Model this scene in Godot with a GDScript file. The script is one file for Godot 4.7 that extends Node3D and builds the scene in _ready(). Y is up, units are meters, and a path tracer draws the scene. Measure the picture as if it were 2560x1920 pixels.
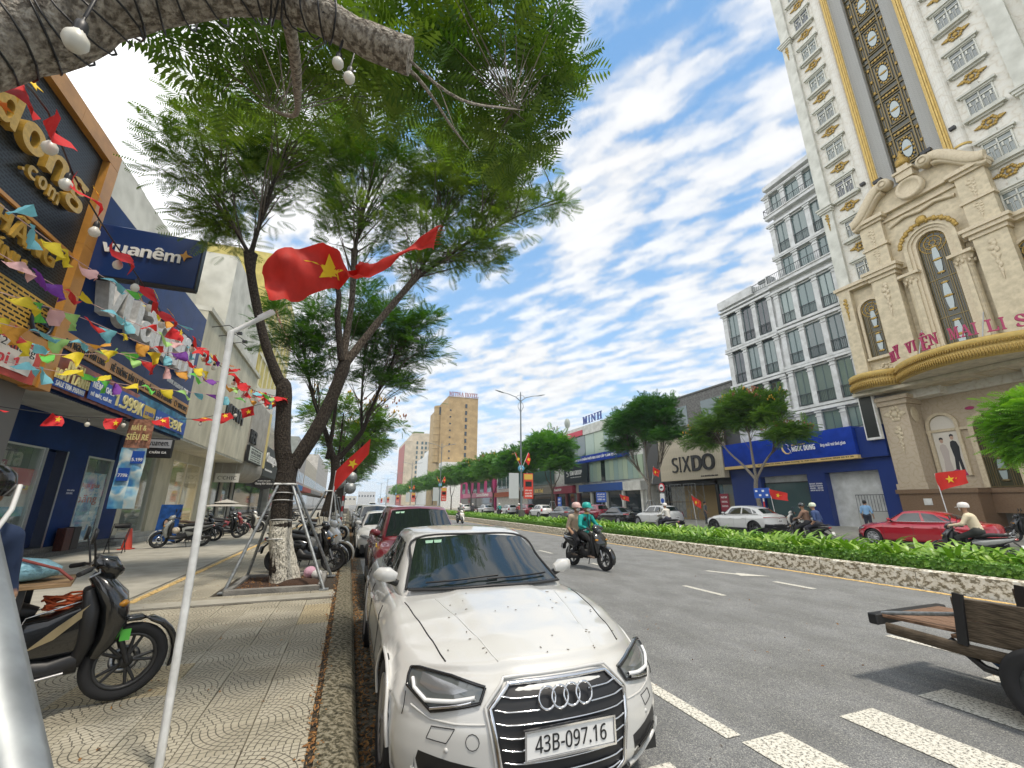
extends Node3D
# A wide street under a half cloudy sky: x runs across the street (right positive), -z runs down the street, y is up.

const UP := Vector3.UP
const PAVE := 0.15
var mats := {}
var noises := {}
var taken := {}
var rng := RandomNumberGenerator.new()
var sans: SystemFont
var bold: SystemFont
var serif: SystemFont

# ---------------------------------------------------------------- helpers: naming and nodes
func numbered(called: String) -> String:
	if not taken.has(called):
		taken[called] = 0
		return called
	taken[called] += 1
	return "%s_%03d" % [called, taken[called]]

func tag(o: Node, label: String, category: String, group := "", kind := "") -> Node:
	if label: o.set_meta("label", label)
	if category: o.set_meta("category", category)
	if group: o.set_meta("group", group)
	if kind: o.set_meta("kind", kind)
	return o

func thing(called: String, label: String, category: String, at := Vector3.ZERO, turn := 0.0, group := "") -> Node3D:
	var o := Node3D.new()
	o.name = numbered(called)
	add_child(o)
	o.position = at
	o.rotation.y = turn
	tag(o, label, category, group)
	return o

func dup(src: Node3D, at: Vector3, turn: float, label: String, group := "") -> Node3D:
	var base: String = src.name
	var c: Node3D = src.duplicate()
	c.name = numbered(base.trim_suffix("_" + base.get_slice("_", base.get_slice_count("_") - 1)) if base.get_slice("_", base.get_slice_count("_") - 1).is_valid_int() else base)
	add_child(c)
	c.position = at
	c.rotation.y = turn
	c.set_meta("label", label)
	if group: c.set_meta("group", group)
	return c

func put(called: String, mesh: Mesh, m: Material, parent: Node = null, at := Vector3.ZERO, basis := Basis()) -> MeshInstance3D:
	var o := MeshInstance3D.new()
	o.name = called if parent else numbered(called)
	o.mesh = mesh
	o.material_override = m
	o.transform = Transform3D(basis, at)
	(parent if parent else self).add_child(o, true)
	return o

func struct(called: String, mesh: Mesh, m: Material) -> MeshInstance3D:
	var o := put(called, mesh, m)
	o.set_meta("kind", "structure")
	return o

func multi(called: String, mesh: Mesh, m: Material, xf: Array, cols: Array, parent: Node = null) -> MultiMeshInstance3D:
	var mm := MultiMesh.new()
	mm.transform_format = MultiMesh.TRANSFORM_3D
	mm.use_colors = cols.size() > 0
	mm.mesh = mesh
	mm.instance_count = xf.size()
	for i in xf.size():
		mm.set_instance_transform(i, xf[i])
		if cols.size() > 0: mm.set_instance_color(i, cols[i])
	var o := MultiMeshInstance3D.new()
	o.name = called if parent else numbered(called)
	o.multimesh = mm
	o.material_override = m
	(parent if parent else self).add_child(o, true)
	return o

# ---------------------------------------------------------------- helpers: materials
func noise_tex(key: String) -> NoiseTexture2D:
	if noises.has(key): return noises[key]
	var n := FastNoiseLite.new()
	var t := NoiseTexture2D.new()
	t.width = 512
	t.height = 512
	t.seamless = true
	t.generate_mipmaps = false
	var g := Gradient.new()
	n.noise_type = FastNoiseLite.TYPE_SIMPLEX
	n.fractal_octaves = 5
	match key:
		"mottle":
			n.frequency = 0.008
			g.set_color(0, Color(0.62, 0.62, 0.62)); g.set_color(1, Color(1, 1, 1))
		"faint":
			n.frequency = 0.006
			g.set_color(0, Color(0.84, 0.84, 0.83)); g.set_color(1, Color(1, 1, 1))
		"grain":
			n.noise_type = FastNoiseLite.TYPE_VALUE
			n.frequency = 0.35
			n.fractal_octaves = 3
			g.set_color(0, Color(0.25, 0.25, 0.25)); g.set_color(1, Color(1.0, 1.0, 1.0))
		"aggregate":
			n.noise_type = FastNoiseLite.TYPE_VALUE
			n.frequency = 0.22
			n.fractal_octaves = 3
			t.width = 1024; t.height = 1024
			g.offsets = PackedFloat32Array([0.0, 0.42, 0.68, 0.8, 1.0])
			g.colors = PackedColorArray([Color(0.42, 0.42, 0.43), Color(0.62, 0.62, 0.63), Color(0.78, 0.78, 0.77), Color(1.0, 0.98, 0.93), Color(1, 1, 0.97)])
		"mould":
			n.frequency = 0.018
			n.fractal_octaves = 6
			n.fractal_gain = 0.68
			g.offsets = PackedFloat32Array([0.0, 0.4, 0.47, 0.56, 1.0])
			g.colors = PackedColorArray([Color(0.42, 0.4, 0.34), Color(0.55, 0.51, 0.43), Color(0.82, 0.79, 0.72), Color(0.95, 0.93, 0.89), Color(1, 1, 1)])
		"lichen":
			n.frequency = 0.022
			n.fractal_octaves = 6
			n.fractal_gain = 0.7
			g.offsets = PackedFloat32Array([0.0, 0.38, 0.5, 0.62, 1.0])
			g.colors = PackedColorArray([Color(0.3, 0.3, 0.25), Color(0.45, 0.44, 0.37), Color(0.72, 0.7, 0.62), Color(0.88, 0.86, 0.8), Color(1, 1, 0.97)])
		"worn":
			n.frequency = 0.02
			n.fractal_octaves = 6
			n.fractal_gain = 0.72
			g.offsets = PackedFloat32Array([0.0, 0.3, 0.36, 0.45, 1.0])
			g.colors = PackedColorArray([Color(0.3, 0.3, 0.3), Color(0.42, 0.42, 0.41), Color(0.8, 0.79, 0.76), Color(0.93, 0.92, 0.89), Color(1, 1, 1)])
		"bark":
			n.frequency = 0.025
			n.fractal_octaves = 5
			n.fractal_gain = 0.6
			g.offsets = PackedFloat32Array([0.0, 0.42, 0.55, 1.0])
			g.colors = PackedColorArray([Color(0.3, 0.28, 0.26), Color(0.58, 0.55, 0.52), Color(0.85, 0.83, 0.8), Color(1, 1, 1)])
		"wood":
			n.frequency = 0.012
			g.set_color(0, Color(0.45, 0.42, 0.38)); g.set_color(1, Color(1, 1, 1))
		"marble":
			n.noise_type = FastNoiseLite.TYPE_SIMPLEX
			n.frequency = 0.009
			n.fractal_type = FastNoiseLite.FRACTAL_RIDGED
			g.offsets = PackedFloat32Array([0.0, 0.55, 0.8, 1.0])
			g.colors = PackedColorArray([Color(1, 1, 1), Color(0.98, 0.97, 0.955), Color(0.93, 0.91, 0.88), Color(0.84, 0.8, 0.75)])
	t.color_ramp = g
	if key.begins_with("n_"):
		t.color_ramp = null
		t.as_normal_map = true
		n.frequency = {"n_fine": 0.2, "n_mid": 0.04, "n_cloth": 0.015}[key]
		t.bump_strength = {"n_fine": 3.0, "n_mid": 6.0, "n_cloth": 10.0}[key]
	t.noise = n
	noises[key] = t
	return t

func lin(r: float, g: float, b: float) -> Color:
	return Color(r, g, b).linear_to_srgb()

# tex: grey pattern that multiplies the colour, laid on by world triplanar mapping; scale: patterns per metre
func mat(key: String, c: Color, rough := 0.7, metal := 0.0, tex := "", scale: Variant = 1.0, bump := "", bump_scale := 1.0) -> StandardMaterial3D:
	if mats.has(key): return mats[key]
	var m := StandardMaterial3D.new()
	m.resource_name = key
	m.albedo_color = c
	m.roughness = rough
	m.metallic = metal
	if tex or bump:
		m.uv1_triplanar = true
		m.uv1_world_triplanar = true
		m.uv1_scale = scale if scale is Vector3 else Vector3.ONE * float(scale)
	if tex: m.albedo_texture = noise_tex(tex)
	if bump:
		m.normal_enabled = true
		m.normal_texture = noise_tex(bump)
		m.normal_scale = bump_scale
	mats[key] = m
	return m

func paint_mat(key: String, c: Color, rough := 0.25) -> StandardMaterial3D:
	var m := mat(key, c, rough)
	m.clearcoat_enabled = true
	m.clearcoat = 1.0
	m.clearcoat_roughness = 0.04
	return m

func glass_mat(key: String, c: Color, spec := 0.8, rough := 0.04) -> StandardMaterial3D:
	var m := mat(key, c, rough)
	m.metallic_specular = spec
	return m

# ---------------------------------------------------------------- helpers: shapes collected in a SurfaceTool
class Shape:
	var st := SurfaceTool.new()
	var any := false
	func _init() -> void:
		st.begin(Mesh.PRIMITIVE_TRIANGLES)
	func flat() -> Shape:
		st.set_smooth_group(-1)
		return self
	func smooth(g := 0) -> Shape:
		st.set_smooth_group(g)
		return self
	func tri(a: Vector3, b: Vector3, c: Vector3) -> void:
		st.add_vertex(a); st.add_vertex(b); st.add_vertex(c)
	func quad(a: Vector3, b: Vector3, c: Vector3, d: Vector3) -> void:
		tri(a, b, c); tri(a, c, d)
	func uvquad(a: Vector3, b: Vector3, c: Vector3, d: Vector3, ua: Vector2, ub: Vector2, uc: Vector2, ud: Vector2) -> void:
		for k in [[a, ua], [b, ub], [c, uc], [a, ua], [c, uc], [d, ud]]:
			st.set_uv(k[1]); st.add_vertex(k[0])
	func box(c: Vector3, s: Vector3, b := Basis()) -> Shape:
		flat()
		var h := s * 0.5
		var p := []
		for i in 8:
			p.append(c + b * Vector3(h.x if i & 1 else -h.x, h.y if i & 2 else -h.y, h.z if i & 4 else -h.z))
		for f in [[0, 2, 3, 1], [5, 7, 6, 4], [4, 6, 2, 0], [1, 3, 7, 5], [2, 6, 7, 3], [4, 0, 1, 5]]:
			quad(p[f[0]], p[f[3]], p[f[2]], p[f[1]])
		return self
	func bx(x0: float, y0: float, z0: float, x1: float, y1: float, z1: float) -> Shape:
		return box(Vector3(x0 + x1, y0 + y1, z0 + z1) * 0.5, Vector3(absf(x1 - x0), absf(y1 - y0), absf(z1 - z0)))
	func cbox(c: Vector3, s: Vector3, r: float, b := Basis()) -> Shape:
		flat()
		var h := s * 0.5
		var idx := {}
		for sx in [-1, 1]:
			for sy in [-1, 1]:
				for sz in [-1, 1]:
					var k := Vector3i(sx, sy, sz)
					var e := Vector3(sx * h.x, sy * h.y, sz * h.z)
					idx[k] = [c + b * (e - Vector3(0, sy * r, sz * r)), c + b * (e - Vector3(sx * r, 0, sz * r)), c + b * (e - Vector3(sx * r, sy * r, 0))]
		for ax in 3:
			for s0 in [-1, 1]:
				var a1 := (ax + 1) % 3
				var a2 := (ax + 2) % 3
				var q := []
				for t in [[-1, -1], [1, -1], [1, 1], [-1, 1]]:
					var k := Vector3i(); k[ax] = s0; k[a1] = t[0]; k[a2] = t[1]
					q.append(idx[k][ax])
				if s0 > 0: q.reverse()
				quad(q[0], q[1], q[2], q[3])
				for s1 in [-1, 1]:
					var k0 := Vector3i(); k0[ax] = s0; k0[a1] = s1; k0[a2] = -1
					var k1 := Vector3i(); k1[ax] = s0; k1[a1] = s1; k1[a2] = 1
					var e := [idx[k0][ax], idx[k0][a1], idx[k1][a1], idx[k1][ax]]
					if s0 * s1 < 0: e.reverse()
					quad(e[0], e[1], e[2], e[3])
		for k in idx:
			if k.x * k.y * k.z > 0: tri(idx[k][0], idx[k][2], idx[k][1])
			else: tri(idx[k][0], idx[k][1], idx[k][2])
		return self
	func grid(rows: Array, close := false) -> Shape:
		for i in rows.size() - 1:
			var a: PackedVector3Array = rows[i]
			var b: PackedVector3Array = rows[i + 1]
			var n := a.size()
			for j in (n if close else n - 1):
				var k := (j + 1) % n
				quad(a[j], a[k], b[k], b[j])
		return self
	func fan(ring: PackedVector3Array, c: Vector3, turn := false) -> Shape:
		for j in ring.size():
			var k := (j + 1) % ring.size()
			if turn: tri(c, ring[k], ring[j])
			else: tri(c, ring[j], ring[k])
		return self
	func tube(pts: Array, rx: Array, n := 8, ry: Array = [], caps := true, up := Vector3.UP, power := 2.0, g := 0) -> Shape:
		smooth(g)
		var rows := []
		var m := pts.size()
		var side := Vector3.ZERO
		for i in m:
			var d: Vector3 = (pts[mini(i + 1, m - 1)] - pts[maxi(i - 1, 0)]).normalized()
			var s := d.cross(up)
			if s.length() < 0.05: s = side if side != Vector3.ZERO else d.cross(Vector3(0.3, 0.1, 1))
			if ry.is_empty() and side != Vector3.ZERO: s = side - d * side.dot(d)
			s = s.normalized()
			side = s
			var u := s.cross(d).normalized()
			var row := PackedVector3Array()
			var a: float = rx[mini(i, rx.size() - 1)]
			var b: float = a if ry.is_empty() else ry[mini(i, ry.size() - 1)]
			for j in n:
				var t := TAU * j / n
				var cs := cos(t); var sn := sin(t)
				if power != 2.0:
					cs = signf(cs) * pow(absf(cs), 2.0 / power)
					sn = signf(sn) * pow(absf(sn), 2.0 / power)
				row.append(pts[i] + s * cs * a + u * sn * b)
			rows.append(row)
		grid(rows, true)
		if caps:
			smooth(g + 1)
			var c0 := Vector3.ZERO; var c1 := Vector3.ZERO
			for v in rows[0]: c0 += v / n
			for v in rows[m - 1]: c1 += v / n
			fan(rows[0], c0, true)
			fan(rows[m - 1], c1)
		return self
	func cyl(a: Vector3, b: Vector3, r0: float, r1 := -1.0, n := 10) -> Shape:
		return tube([a, b], [r0, r0 if r1 < 0 else r1], n)
	func lathe(prof: Array, n := 16, o := Vector3.ZERO, axis := Vector3.UP, g := 0) -> Shape:
		smooth(g)
		var z := axis.normalized()
		var x := z.cross(Vector3(1, 0, 0) if absf(z.x) < 0.9 else Vector3(0, 0, 1)).normalized()
		var y := z.cross(x)
		var rows := []
		for p in prof:
			var row := PackedVector3Array()
			for j in n:
				var t := TAU * j / n
				row.append(o + (x * cos(t) + y * sin(t)) * p[0] + z * p[1])
			rows.append(row)
		return grid(rows, true)
	func prism(poly: PackedVector2Array, depth: float, o := Vector3.ZERO, b := Basis()) -> Shape:
		flat()
		var t := Geometry2D.triangulate_polygon(poly)
		for i in range(0, t.size(), 3):
			var a := Vector3(poly[t[i]].x, poly[t[i]].y, 0)
			var c := Vector3(poly[t[i + 1]].x, poly[t[i + 1]].y, 0)
			var e := Vector3(poly[t[i + 2]].x, poly[t[i + 2]].y, 0)
			var f := Vector3(0, 0, depth)
			if (c - a).cross(e - a).z > 0:
				var w := c; c = e; e = w
			tri(o + b * (a + f), o + b * (c + f), o + b * (e + f))
			tri(o + b * a, o + b * e, o + b * c)
		var n := poly.size()
		var cw := Geometry2D.is_polygon_clockwise(poly)
		for i in n:
			var p := poly[i]; var q := poly[(i + 1) % n]
			if cw:
				var w := p; p = q; q = w
			quad(o + b * Vector3(p.x, p.y, 0), o + b * Vector3(p.x, p.y, depth), o + b * Vector3(q.x, q.y, depth), o + b * Vector3(q.x, q.y, 0))
		return self
	func ball(c: Vector3, r: Vector3, n := 12, m := 8, g := 0) -> Shape:
		smooth(g)
		var rows := []
		for i in m + 1:
			var a := PI * i / m
			var row := PackedVector3Array()
			for j in n:
				var t := TAU * j / n
				row.append(c + Vector3(sin(a) * cos(t) * r.x, cos(a) * r.y, sin(a) * sin(t) * r.z))
			rows.append(row)
		return grid(rows, true)
	func mesh() -> ArrayMesh:
		st.generate_normals()
		return st.commit()

func S() -> Shape:
	return Shape.new()

func bxm(x0: float, y0: float, z0: float, x1: float, y1: float, z1: float) -> ArrayMesh:
	return S().bx(x0, y0, z0, x1, y1, z1).mesh()

func v3(x: float, y: float, z: float) -> Vector3:
	return Vector3(x, y, z)

func rect(w: float, h: float) -> PackedVector2Array:
	return PackedVector2Array([Vector2(0, 0), Vector2(w, 0), Vector2(w, h), Vector2(0, h)])

# ring outline with n points
func circle2(r: float, n := 24, rx := 1.0) -> PackedVector2Array:
	var p := PackedVector2Array()
	for i in n: p.append(Vector2(cos(TAU * i / n) * r * rx, sin(TAU * i / n) * r))
	return p

func poly2(a: Array) -> PackedVector2Array:
	var p := PackedVector2Array()
	for i in range(0, a.size(), 2): p.append(Vector2(a[i], a[i + 1]))
	return p

# lettering whose outline fills w by h from its lower left corner at o; w or h 0 keeps the proportion
const MARKED := {"ạ": "a.", "ả": "a?", "ấ": "â'", "ầ": "â`", "ẩ": "â?", "ậ": "â.", "ắ": "ă'", "ằ": "ă`", "ẳ": "ă?", "ẵ": "ă~", "ặ": "ă.", "ẹ": "e.", "ẻ": "e?", "ẽ": "e~", "ế": "ê'", "ề": "ê`", "ể": "ê?", "ễ": "ê~", "ệ": "ê.", "ỉ": "i?", "ị": "i.", "ọ": "o.", "ỏ": "o?", "ố": "ô'", "ồ": "ô`", "ổ": "ô?", "ỗ": "ô~", "ộ": "ô.", "ơ": "o+", "ớ": "o+'", "ờ": "o+`", "ở": "o+?", "ợ": "o+.", "ụ": "u.", "ủ": "u?", "ư": "u+", "ứ": "u+'", "ừ": "u+`", "ử": "u+?", "ữ": "u+~", "ự": "u+.", "ỳ": "y`", "ỷ": "y?", "ỹ": "y~", "ỵ": "y."}

func text(parent: Node, called: String, s: String, o: Vector3, right: Vector3, up: Vector3, w: float, h: float, depth: float, m: Material, font: Font = null) -> MeshInstance3D:
	var f: Font = font if font else bold
	var plain := ""
	var marks := []
	for k in s.length():
		var low := s[k].to_lower()
		if MARKED.has(low):
			var spec: String = MARKED[low]
			var capital := low != s[k]
			var base := spec[0].to_upper() if capital else spec[0]
			marks.append([plain, base, spec.substr(1), capital or spec[0] in "âêôă"])
			plain += base
		else:
			plain += s[k]
	var t := TextMesh.new()
	t.text = plain
	t.font = f
	t.font_size = 64
	t.pixel_size = 0.01
	t.depth = 0.1
	t.curve_step = 4.0
	t.horizontal_alignment = HORIZONTAL_ALIGNMENT_LEFT
	var mesh: Mesh = t
	var bb := t.get_aabb()
	if not marks.is_empty():
		var st := S()
		st.st.append_from(t, 0, Transform3D())
		st.flat()
		for k in marks:
			var x0: float = f.get_string_size(k[0], HORIZONTAL_ALIGNMENT_LEFT, -1, 64).x * 0.01
			var cw: float = f.get_string_size(k[1], HORIZONTAL_ALIGNMENT_LEFT, -1, 64).x * 0.01
			var one := TextMesh.new()
			one.text = k[1]; one.font = f; one.font_size = 64; one.pixel_size = 0.01; one.depth = 0.1; one.horizontal_alignment = HORIZONTAL_ALIGNMENT_LEFT
			var ob := one.get_aabb()
			var top := ob.end.y
			var foot := ob.position.y
			var cx := x0 + ob.get_center().x
			for c in k[2]:
				match c:
					".": st.box(v3(cx, foot - 0.09, 0), v3(0.075, 0.075, 0.1))
					"'": st.box(v3(cx + 0.05, top + 0.08, 0), v3(0.06, 0.15, 0.1), Basis(Vector3(0, 0, 1), -0.6))
					"`": st.box(v3(cx - 0.05, top + 0.08, 0), v3(0.06, 0.15, 0.1), Basis(Vector3(0, 0, 1), 0.6))
					"?": st.box(v3(cx + 0.02, top + 0.08, 0), v3(0.05, 0.12, 0.1)).box(v3(cx - 0.02, top + 0.14, 0), v3(0.1, 0.04, 0.1))
					"~": st.box(v3(cx, top + 0.07, 0), v3(0.2, 0.05, 0.1), Basis(Vector3(0, 0, 1), 0.2))
					"+": st.box(v3(x0 + ob.end.x, top - 0.02, 0), v3(0.07, 0.12, 0.1), Basis(Vector3(0, 0, 1), -0.5))
		mesh = st.st.commit()
	var sx := w / bb.size.x if w > 0 else h / bb.size.y
	var sy := h / bb.size.y if h > 0 else sx
	var out := right.cross(up).normalized()
	var b := Basis(right.normalized() * sx, up.normalized() * sy, out * depth / 0.1)
	return put(called, mesh, m, parent, o - b * Vector3(bb.position.x, bb.position.y, bb.position.z), b)

const AWAY := Vector3(0, 0, -1)   # reading direction on the left hand fronts
const NEAR := Vector3(0, 0, 1)    # reading direction on the right hand fronts

func _ready() -> void:
	rng.seed = 7
	sans = SystemFont.new(); sans.font_names = PackedStringArray(["Droid Sans"])
	bold = SystemFont.new(); bold.font_names = PackedStringArray(["Droid Sans"]); bold.font_weight = 700
	serif = SystemFont.new(); serif.font_names = PackedStringArray(["Droid Serif"]); serif.font_weight = 700
	var cam := Camera3D.new()
	cam.name = "camera"
	cam.fov = 85.0
	cam.near = 0.05
	cam.far = 3000.0
	cam.position = v3(0, 1.7, 0)
	cam.rotation = v3(deg_to_rad(15.94), deg_to_rad(-20.56), 0)
	add_child(cam)
	cam.current = true
	var env := Environment.new()
	env.background_mode = Environment.BG_SKY
	var sky := Sky.new()
	sky.sky_material = make_sky()
	env.sky = sky
	env.background_energy_multiplier = 1.2
	env.tonemap_mode = Environment.TONE_MAPPER_LINEAR
	env.tonemap_exposure = 1.48
	env.sdfgi_enabled = true
	env.ssao_enabled = true
	env.ssil_enabled = true
	env.fog_enabled = true
	env.fog_density = 0.00035
	env.fog_light_color = Color(0.8, 0.87, 0.93)
	var we := WorldEnvironment.new()
	we.name = "world_environment"
	we.environment = env
	add_child(we)
	var sun := DirectionalLight3D.new()
	sun.name = "sun"
	sun.light_energy = 0.75
	sun.light_color = Color(1.0, 0.96, 0.9)
	sun.light_angular_distance = 7.0
	sun.shadow_enabled = true
	add_child(sun)
	sun.look_at_from_position(v3(5, 24, 8), Vector3.ZERO)
	materials()
	build_roads()
	build_pavement()
	build_median()
	build_left_shops()
	build_left_far()
	build_tower()
	build_white_building()
	build_right_shops()
	build_far_right()
	build_left_trees()
	build_right_trees()
	build_cars_left()
	build_cars_right()
	build_bikes()
	build_people()
	build_street_things()
	build_bunting()
	build_litter()

func make_sky() -> PanoramaSkyMaterial:
	var w := 2048
	var h := 1024
	var big := FastNoiseLite.new()
	big.seed = 21; big.frequency = 0.55; big.fractal_octaves = 4
	var rip := FastNoiseLite.new()
	rip.seed = 5; rip.frequency = 1.0; rip.fractal_octaves = 5; rip.fractal_gain = 0.55
	rip.domain_warp_enabled = true; rip.domain_warp_amplitude = 0.35; rip.domain_warp_frequency = 0.7
	var img := Image.create(w, h, false, Image.FORMAT_RGBF)
	var zen := lin(0.12, 0.25, 0.46).srgb_to_linear()
	var low := lin(0.34, 0.52, 0.72).srgb_to_linear()
	var dir := deg_to_rad(-32.0)
	var cd := cos(dir); var sd := sin(dir)
	var ground := Color(0.24, 0.24, 0.23)
	for y in h:
		var el := PI * (0.5 - (y + 0.5) / h)
		var sy := sin(el)
		if sy < -0.01:
			for x in w: img.set_pixel(x, y, ground)
			continue
		var cy := cos(el)
		var k := 1.0 / (maxf(sy, 0.0) + 0.09)
		var blue := zen.lerp(low, pow(1.0 - maxf(sy, 0.0), 2.2))
		var haze := pow(1.0 - maxf(sy, 0.0), 7.0)
		for x in w:
			var az := TAU * ((x + 0.5) / w - 0.5)
			var dx := -sin(az) * cy
			var dz := cos(az) * cy
			var px := dx * k
			var pz := dz * k
			var a := px * cd + pz * sd
			var b := -px * sd + pz * cd
			var n := rip.get_noise_2d(a * 6.4, b * 3.0)
			var g := big.get_noise_2d(px * 1.1 + 3.1, pz * 1.1)
			var veil := smoothstep(0.15, -0.75, dx)
			var c := smoothstep(-0.34, 0.36, n * 1.0 + g * 0.6 + 0.15 + veil * 0.55 + haze * 0.25)
			c = minf(1.0, c * (0.92 + 0.35 * g))
			var white := 0.54 + 0.17 * n + 0.8 * veil * veil
			var col := blue.lerp(Color(white, white * 1.005, white * 1.015), clampf(c, 0.0, 1.0))
			col = col.lerp(Color(0.5, 0.57, 0.62), haze * 0.6)
			img.set_pixel(x, y, col)
	var m := PanoramaSkyMaterial.new()
	m.panorama = ImageTexture.create_from_image(img)
	return m

func materials() -> void:
	var asp := mat("asphalt", lin(0.5, 0.51, 0.505), 0.82, 0, "aggregate", 0.75, "n_fine", 0.5)
	asp.detail_enabled = true
	asp.detail_albedo = noise_tex("faint")
	asp.detail_blend_mode = BaseMaterial3D.BLEND_MODE_MUL
	asp.detail_uv_layer = BaseMaterial3D.DETAIL_UV_2
	asp.uv2_triplanar = true
	asp.uv2_world_triplanar = true
	asp.uv2_scale = v3(0.4, 0.1, 0.22)
	mat("asphalt_gutter", lin(0.15, 0.14, 0.12), 0.9, 0, "lichen", 0.7, "n_fine", 0.5)
	mat("concrete", lin(0.42, 0.4, 0.34), 0.9, 0, "faint", 0.4, "n_fine", 0.4)
	mat("concrete_plain", lin(0.36, 0.35, 0.32), 0.9, 0, "mottle", 0.3, "n_fine", 0.4)
	mat("kerb", lin(0.3, 0.285, 0.24), 0.95, 0, "lichen", 1.4, "n_mid", 0.6)
	mat("joint", lin(0.12, 0.095, 0.065), 1.0, 0, "grain", 1.0)
	mat("soil", lin(0.16, 0.085, 0.05), 1.0, 0, "grain", 1.5, "n_mid", 1.5)
	mat("white_line", lin(0.72, 0.71, 0.66), 0.75, 0, "worn", 2.6)
	mat("yellow_line", lin(0.72, 0.5, 0.2), 0.8, 0, "worn", 0.8)
	mat("median_paint", lin(0.78, 0.765, 0.71), 0.85, 0, "mould", Vector3(0.55, 0.8, 0.55), "n_mid", 0.4)
	mat("black_plastic", lin(0.015, 0.015, 0.016), 0.45)
	mat("black_gloss", lin(0.008, 0.008, 0.009), 0.12).metallic_specular = 0.6
	mat("rubber", lin(0.02, 0.02, 0.021), 0.85)
	mat("chrome", lin(0.72, 0.72, 0.73), 0.12, 1.0)
	mat("steel", lin(0.5, 0.51, 0.52), 0.35, 1.0)
	mat("alloy", lin(0.42, 0.42, 0.43), 0.35, 0.8)
	mat("dark_alloy", lin(0.05, 0.05, 0.05), 0.4, 0.4)
	mat("galvanised", lin(0.43, 0.46, 0.47), 0.5, 0.55, "mottle", 2.5)
	mat("white_metal", lin(0.82, 0.83, 0.82), 0.5, 0, "faint", 2.0)
	mat("white_paint", lin(0.76, 0.76, 0.73), 0.7, 0, "faint", 0.5)
	mat("white_plastic", lin(0.74, 0.74, 0.72), 0.4)
	glass_mat("window_dark", lin(0.02, 0.028, 0.032))
	glass_mat("window_green", lin(0.06, 0.10, 0.10), 0.75)
	glass_mat("car_glass", lin(0.012, 0.018, 0.018), 0.95, 0.02)
	var pane := mat("pane", Color(0.82, 0.9, 0.88, 0.12), 0.03)
	pane.transparency = BaseMaterial3D.TRANSPARENCY_ALPHA
	mat("red_cloth", lin(0.66, 0.035, 0.025), 0.75).backlight_enabled = true
	mats["red_cloth"].backlight = lin(0.3, 0.01, 0.01)
	mat("yellow_cloth", lin(0.8, 0.55, 0.02), 0.75)
	mat("red_print", lin(0.55, 0.03, 0.04), 0.5)
	mat("blue_print", lin(0.02, 0.09, 0.42), 0.45)
	mat("gold", lin(0.62, 0.4, 0.1), 0.35, 0.6, "mottle", 2.0)
	mat("gold_paint", lin(0.6, 0.38, 0.1), 0.5, 0.1)
	mat("black_letter", lin(0.015, 0.015, 0.016), 0.5)
	mat("white_letter", lin(0.82, 0.82, 0.8), 0.4)

# ---------------------------------------------------------------- roads
func sheet(x0: float, z0: float, x1: float, z1: float, y: float) -> ArrayMesh:
	var s := S().flat()
	s.quad(v3(x0, y, z0), v3(x0, y, z1), v3(x1, y, z1), v3(x1, y, z0))
	return s.mesh()

func build_roads() -> void:
	struct("ground", sheet(-900, 300, 900, -1600, -0.03), mats["concrete_plain"])
	var road := struct("road", sheet(0.2, 40, 11.36, -900, 0.0), mats["asphalt"])
	struct("far_road", sheet(14.2, 40, 24.1, -900, 0.0), mats["asphalt"])
	struct("gutter", sheet(0.2, 40, 0.52, -120, 0.004), mats["asphalt_gutter"])
	for i in 9:
		var x := 1.8 + 1.09 * i
		put("crosswalk_stripe", sheet(x, 1.4, x + 0.42, -2.86 - 0.012 * i, 0.006), mats["white_line"], road)
	for i in 26:
		var z := -3.06 - 3.79 * i
		put("lane_dash", sheet(6.87, z, 6.99, z - 1.09, 0.006), mats["white_line"], road)
	for i in 14:
		var z := -2.95 - 5.4 * i
		put("lane_dash", sheet(2.83, z, 2.97, z - 4.2, 0.006), mats["white_line"], road)
	put("edge_line", sheet(11.0, 20, 11.17, -300, 0.006), mats["yellow_line"], road)
	var a := S().flat()
	a.prism(poly2([9.12, -6.7, 9.27, -6.7, 9.27, -7.6, 9.12, -7.6]), 0.001, v3(0, 0.006, 0), Basis(v3(1, 0, 0), v3(0, 0, 1), v3(0, 1, 0)))
	a.prism(poly2([8.9, -9.4, 9.06, -9.4, 9.3, -8.75, 9.42, -8.85, 9.76, -8.15, 9.14, -8.45, 9.2, -8.6]), 0.001, v3(0, 0.006, 0), Basis(v3(1, 0, 0), v3(0, 0, 1), v3(0, 1, 0)))
	put("lane_arrow", a.mesh(), mats["white_line"], road)

# ---------------------------------------------------------------- left pavement
func fan_image() -> Image:
	var n := 256
	var img := Image.create(n, n, false, Image.FORMAT_RGBA8)
	var r := RandomNumberGenerator.new()
	r.seed = 3
	var ring := 0.118
	for y in n:
		for x in n:
			var u := (x + 0.5) / n
			var v := (y + 0.5) / n
			var d := sqrt(u * u + v * v)
			var k := int(d / ring)
			var e := d - k * ring
			var groove := minf(e, ring - e) < 0.0085
			if d > 0.985:
				groove = fmod(u, 0.125) < 0.014 or fmod(v, 0.125) < 0.014
			else:
				var cells := maxi(1, int(round(k * 1.45 + 0.6)))
				var t := atan2(v, u) / (PI * 0.5) * cells + (0.5 if k % 2 else 0.0)
				var f := t - floorf(t)
				groove = groove or minf(f, 1.0 - f) * (PI * 0.5 * d / cells) < 0.0085
			var c := 0.52 if groove else 0.93 + r.randf() * 0.07
			img.set_pixel(x, y, Color(c, c * 0.985, c * 0.95, 1.0))
	return img

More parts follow.
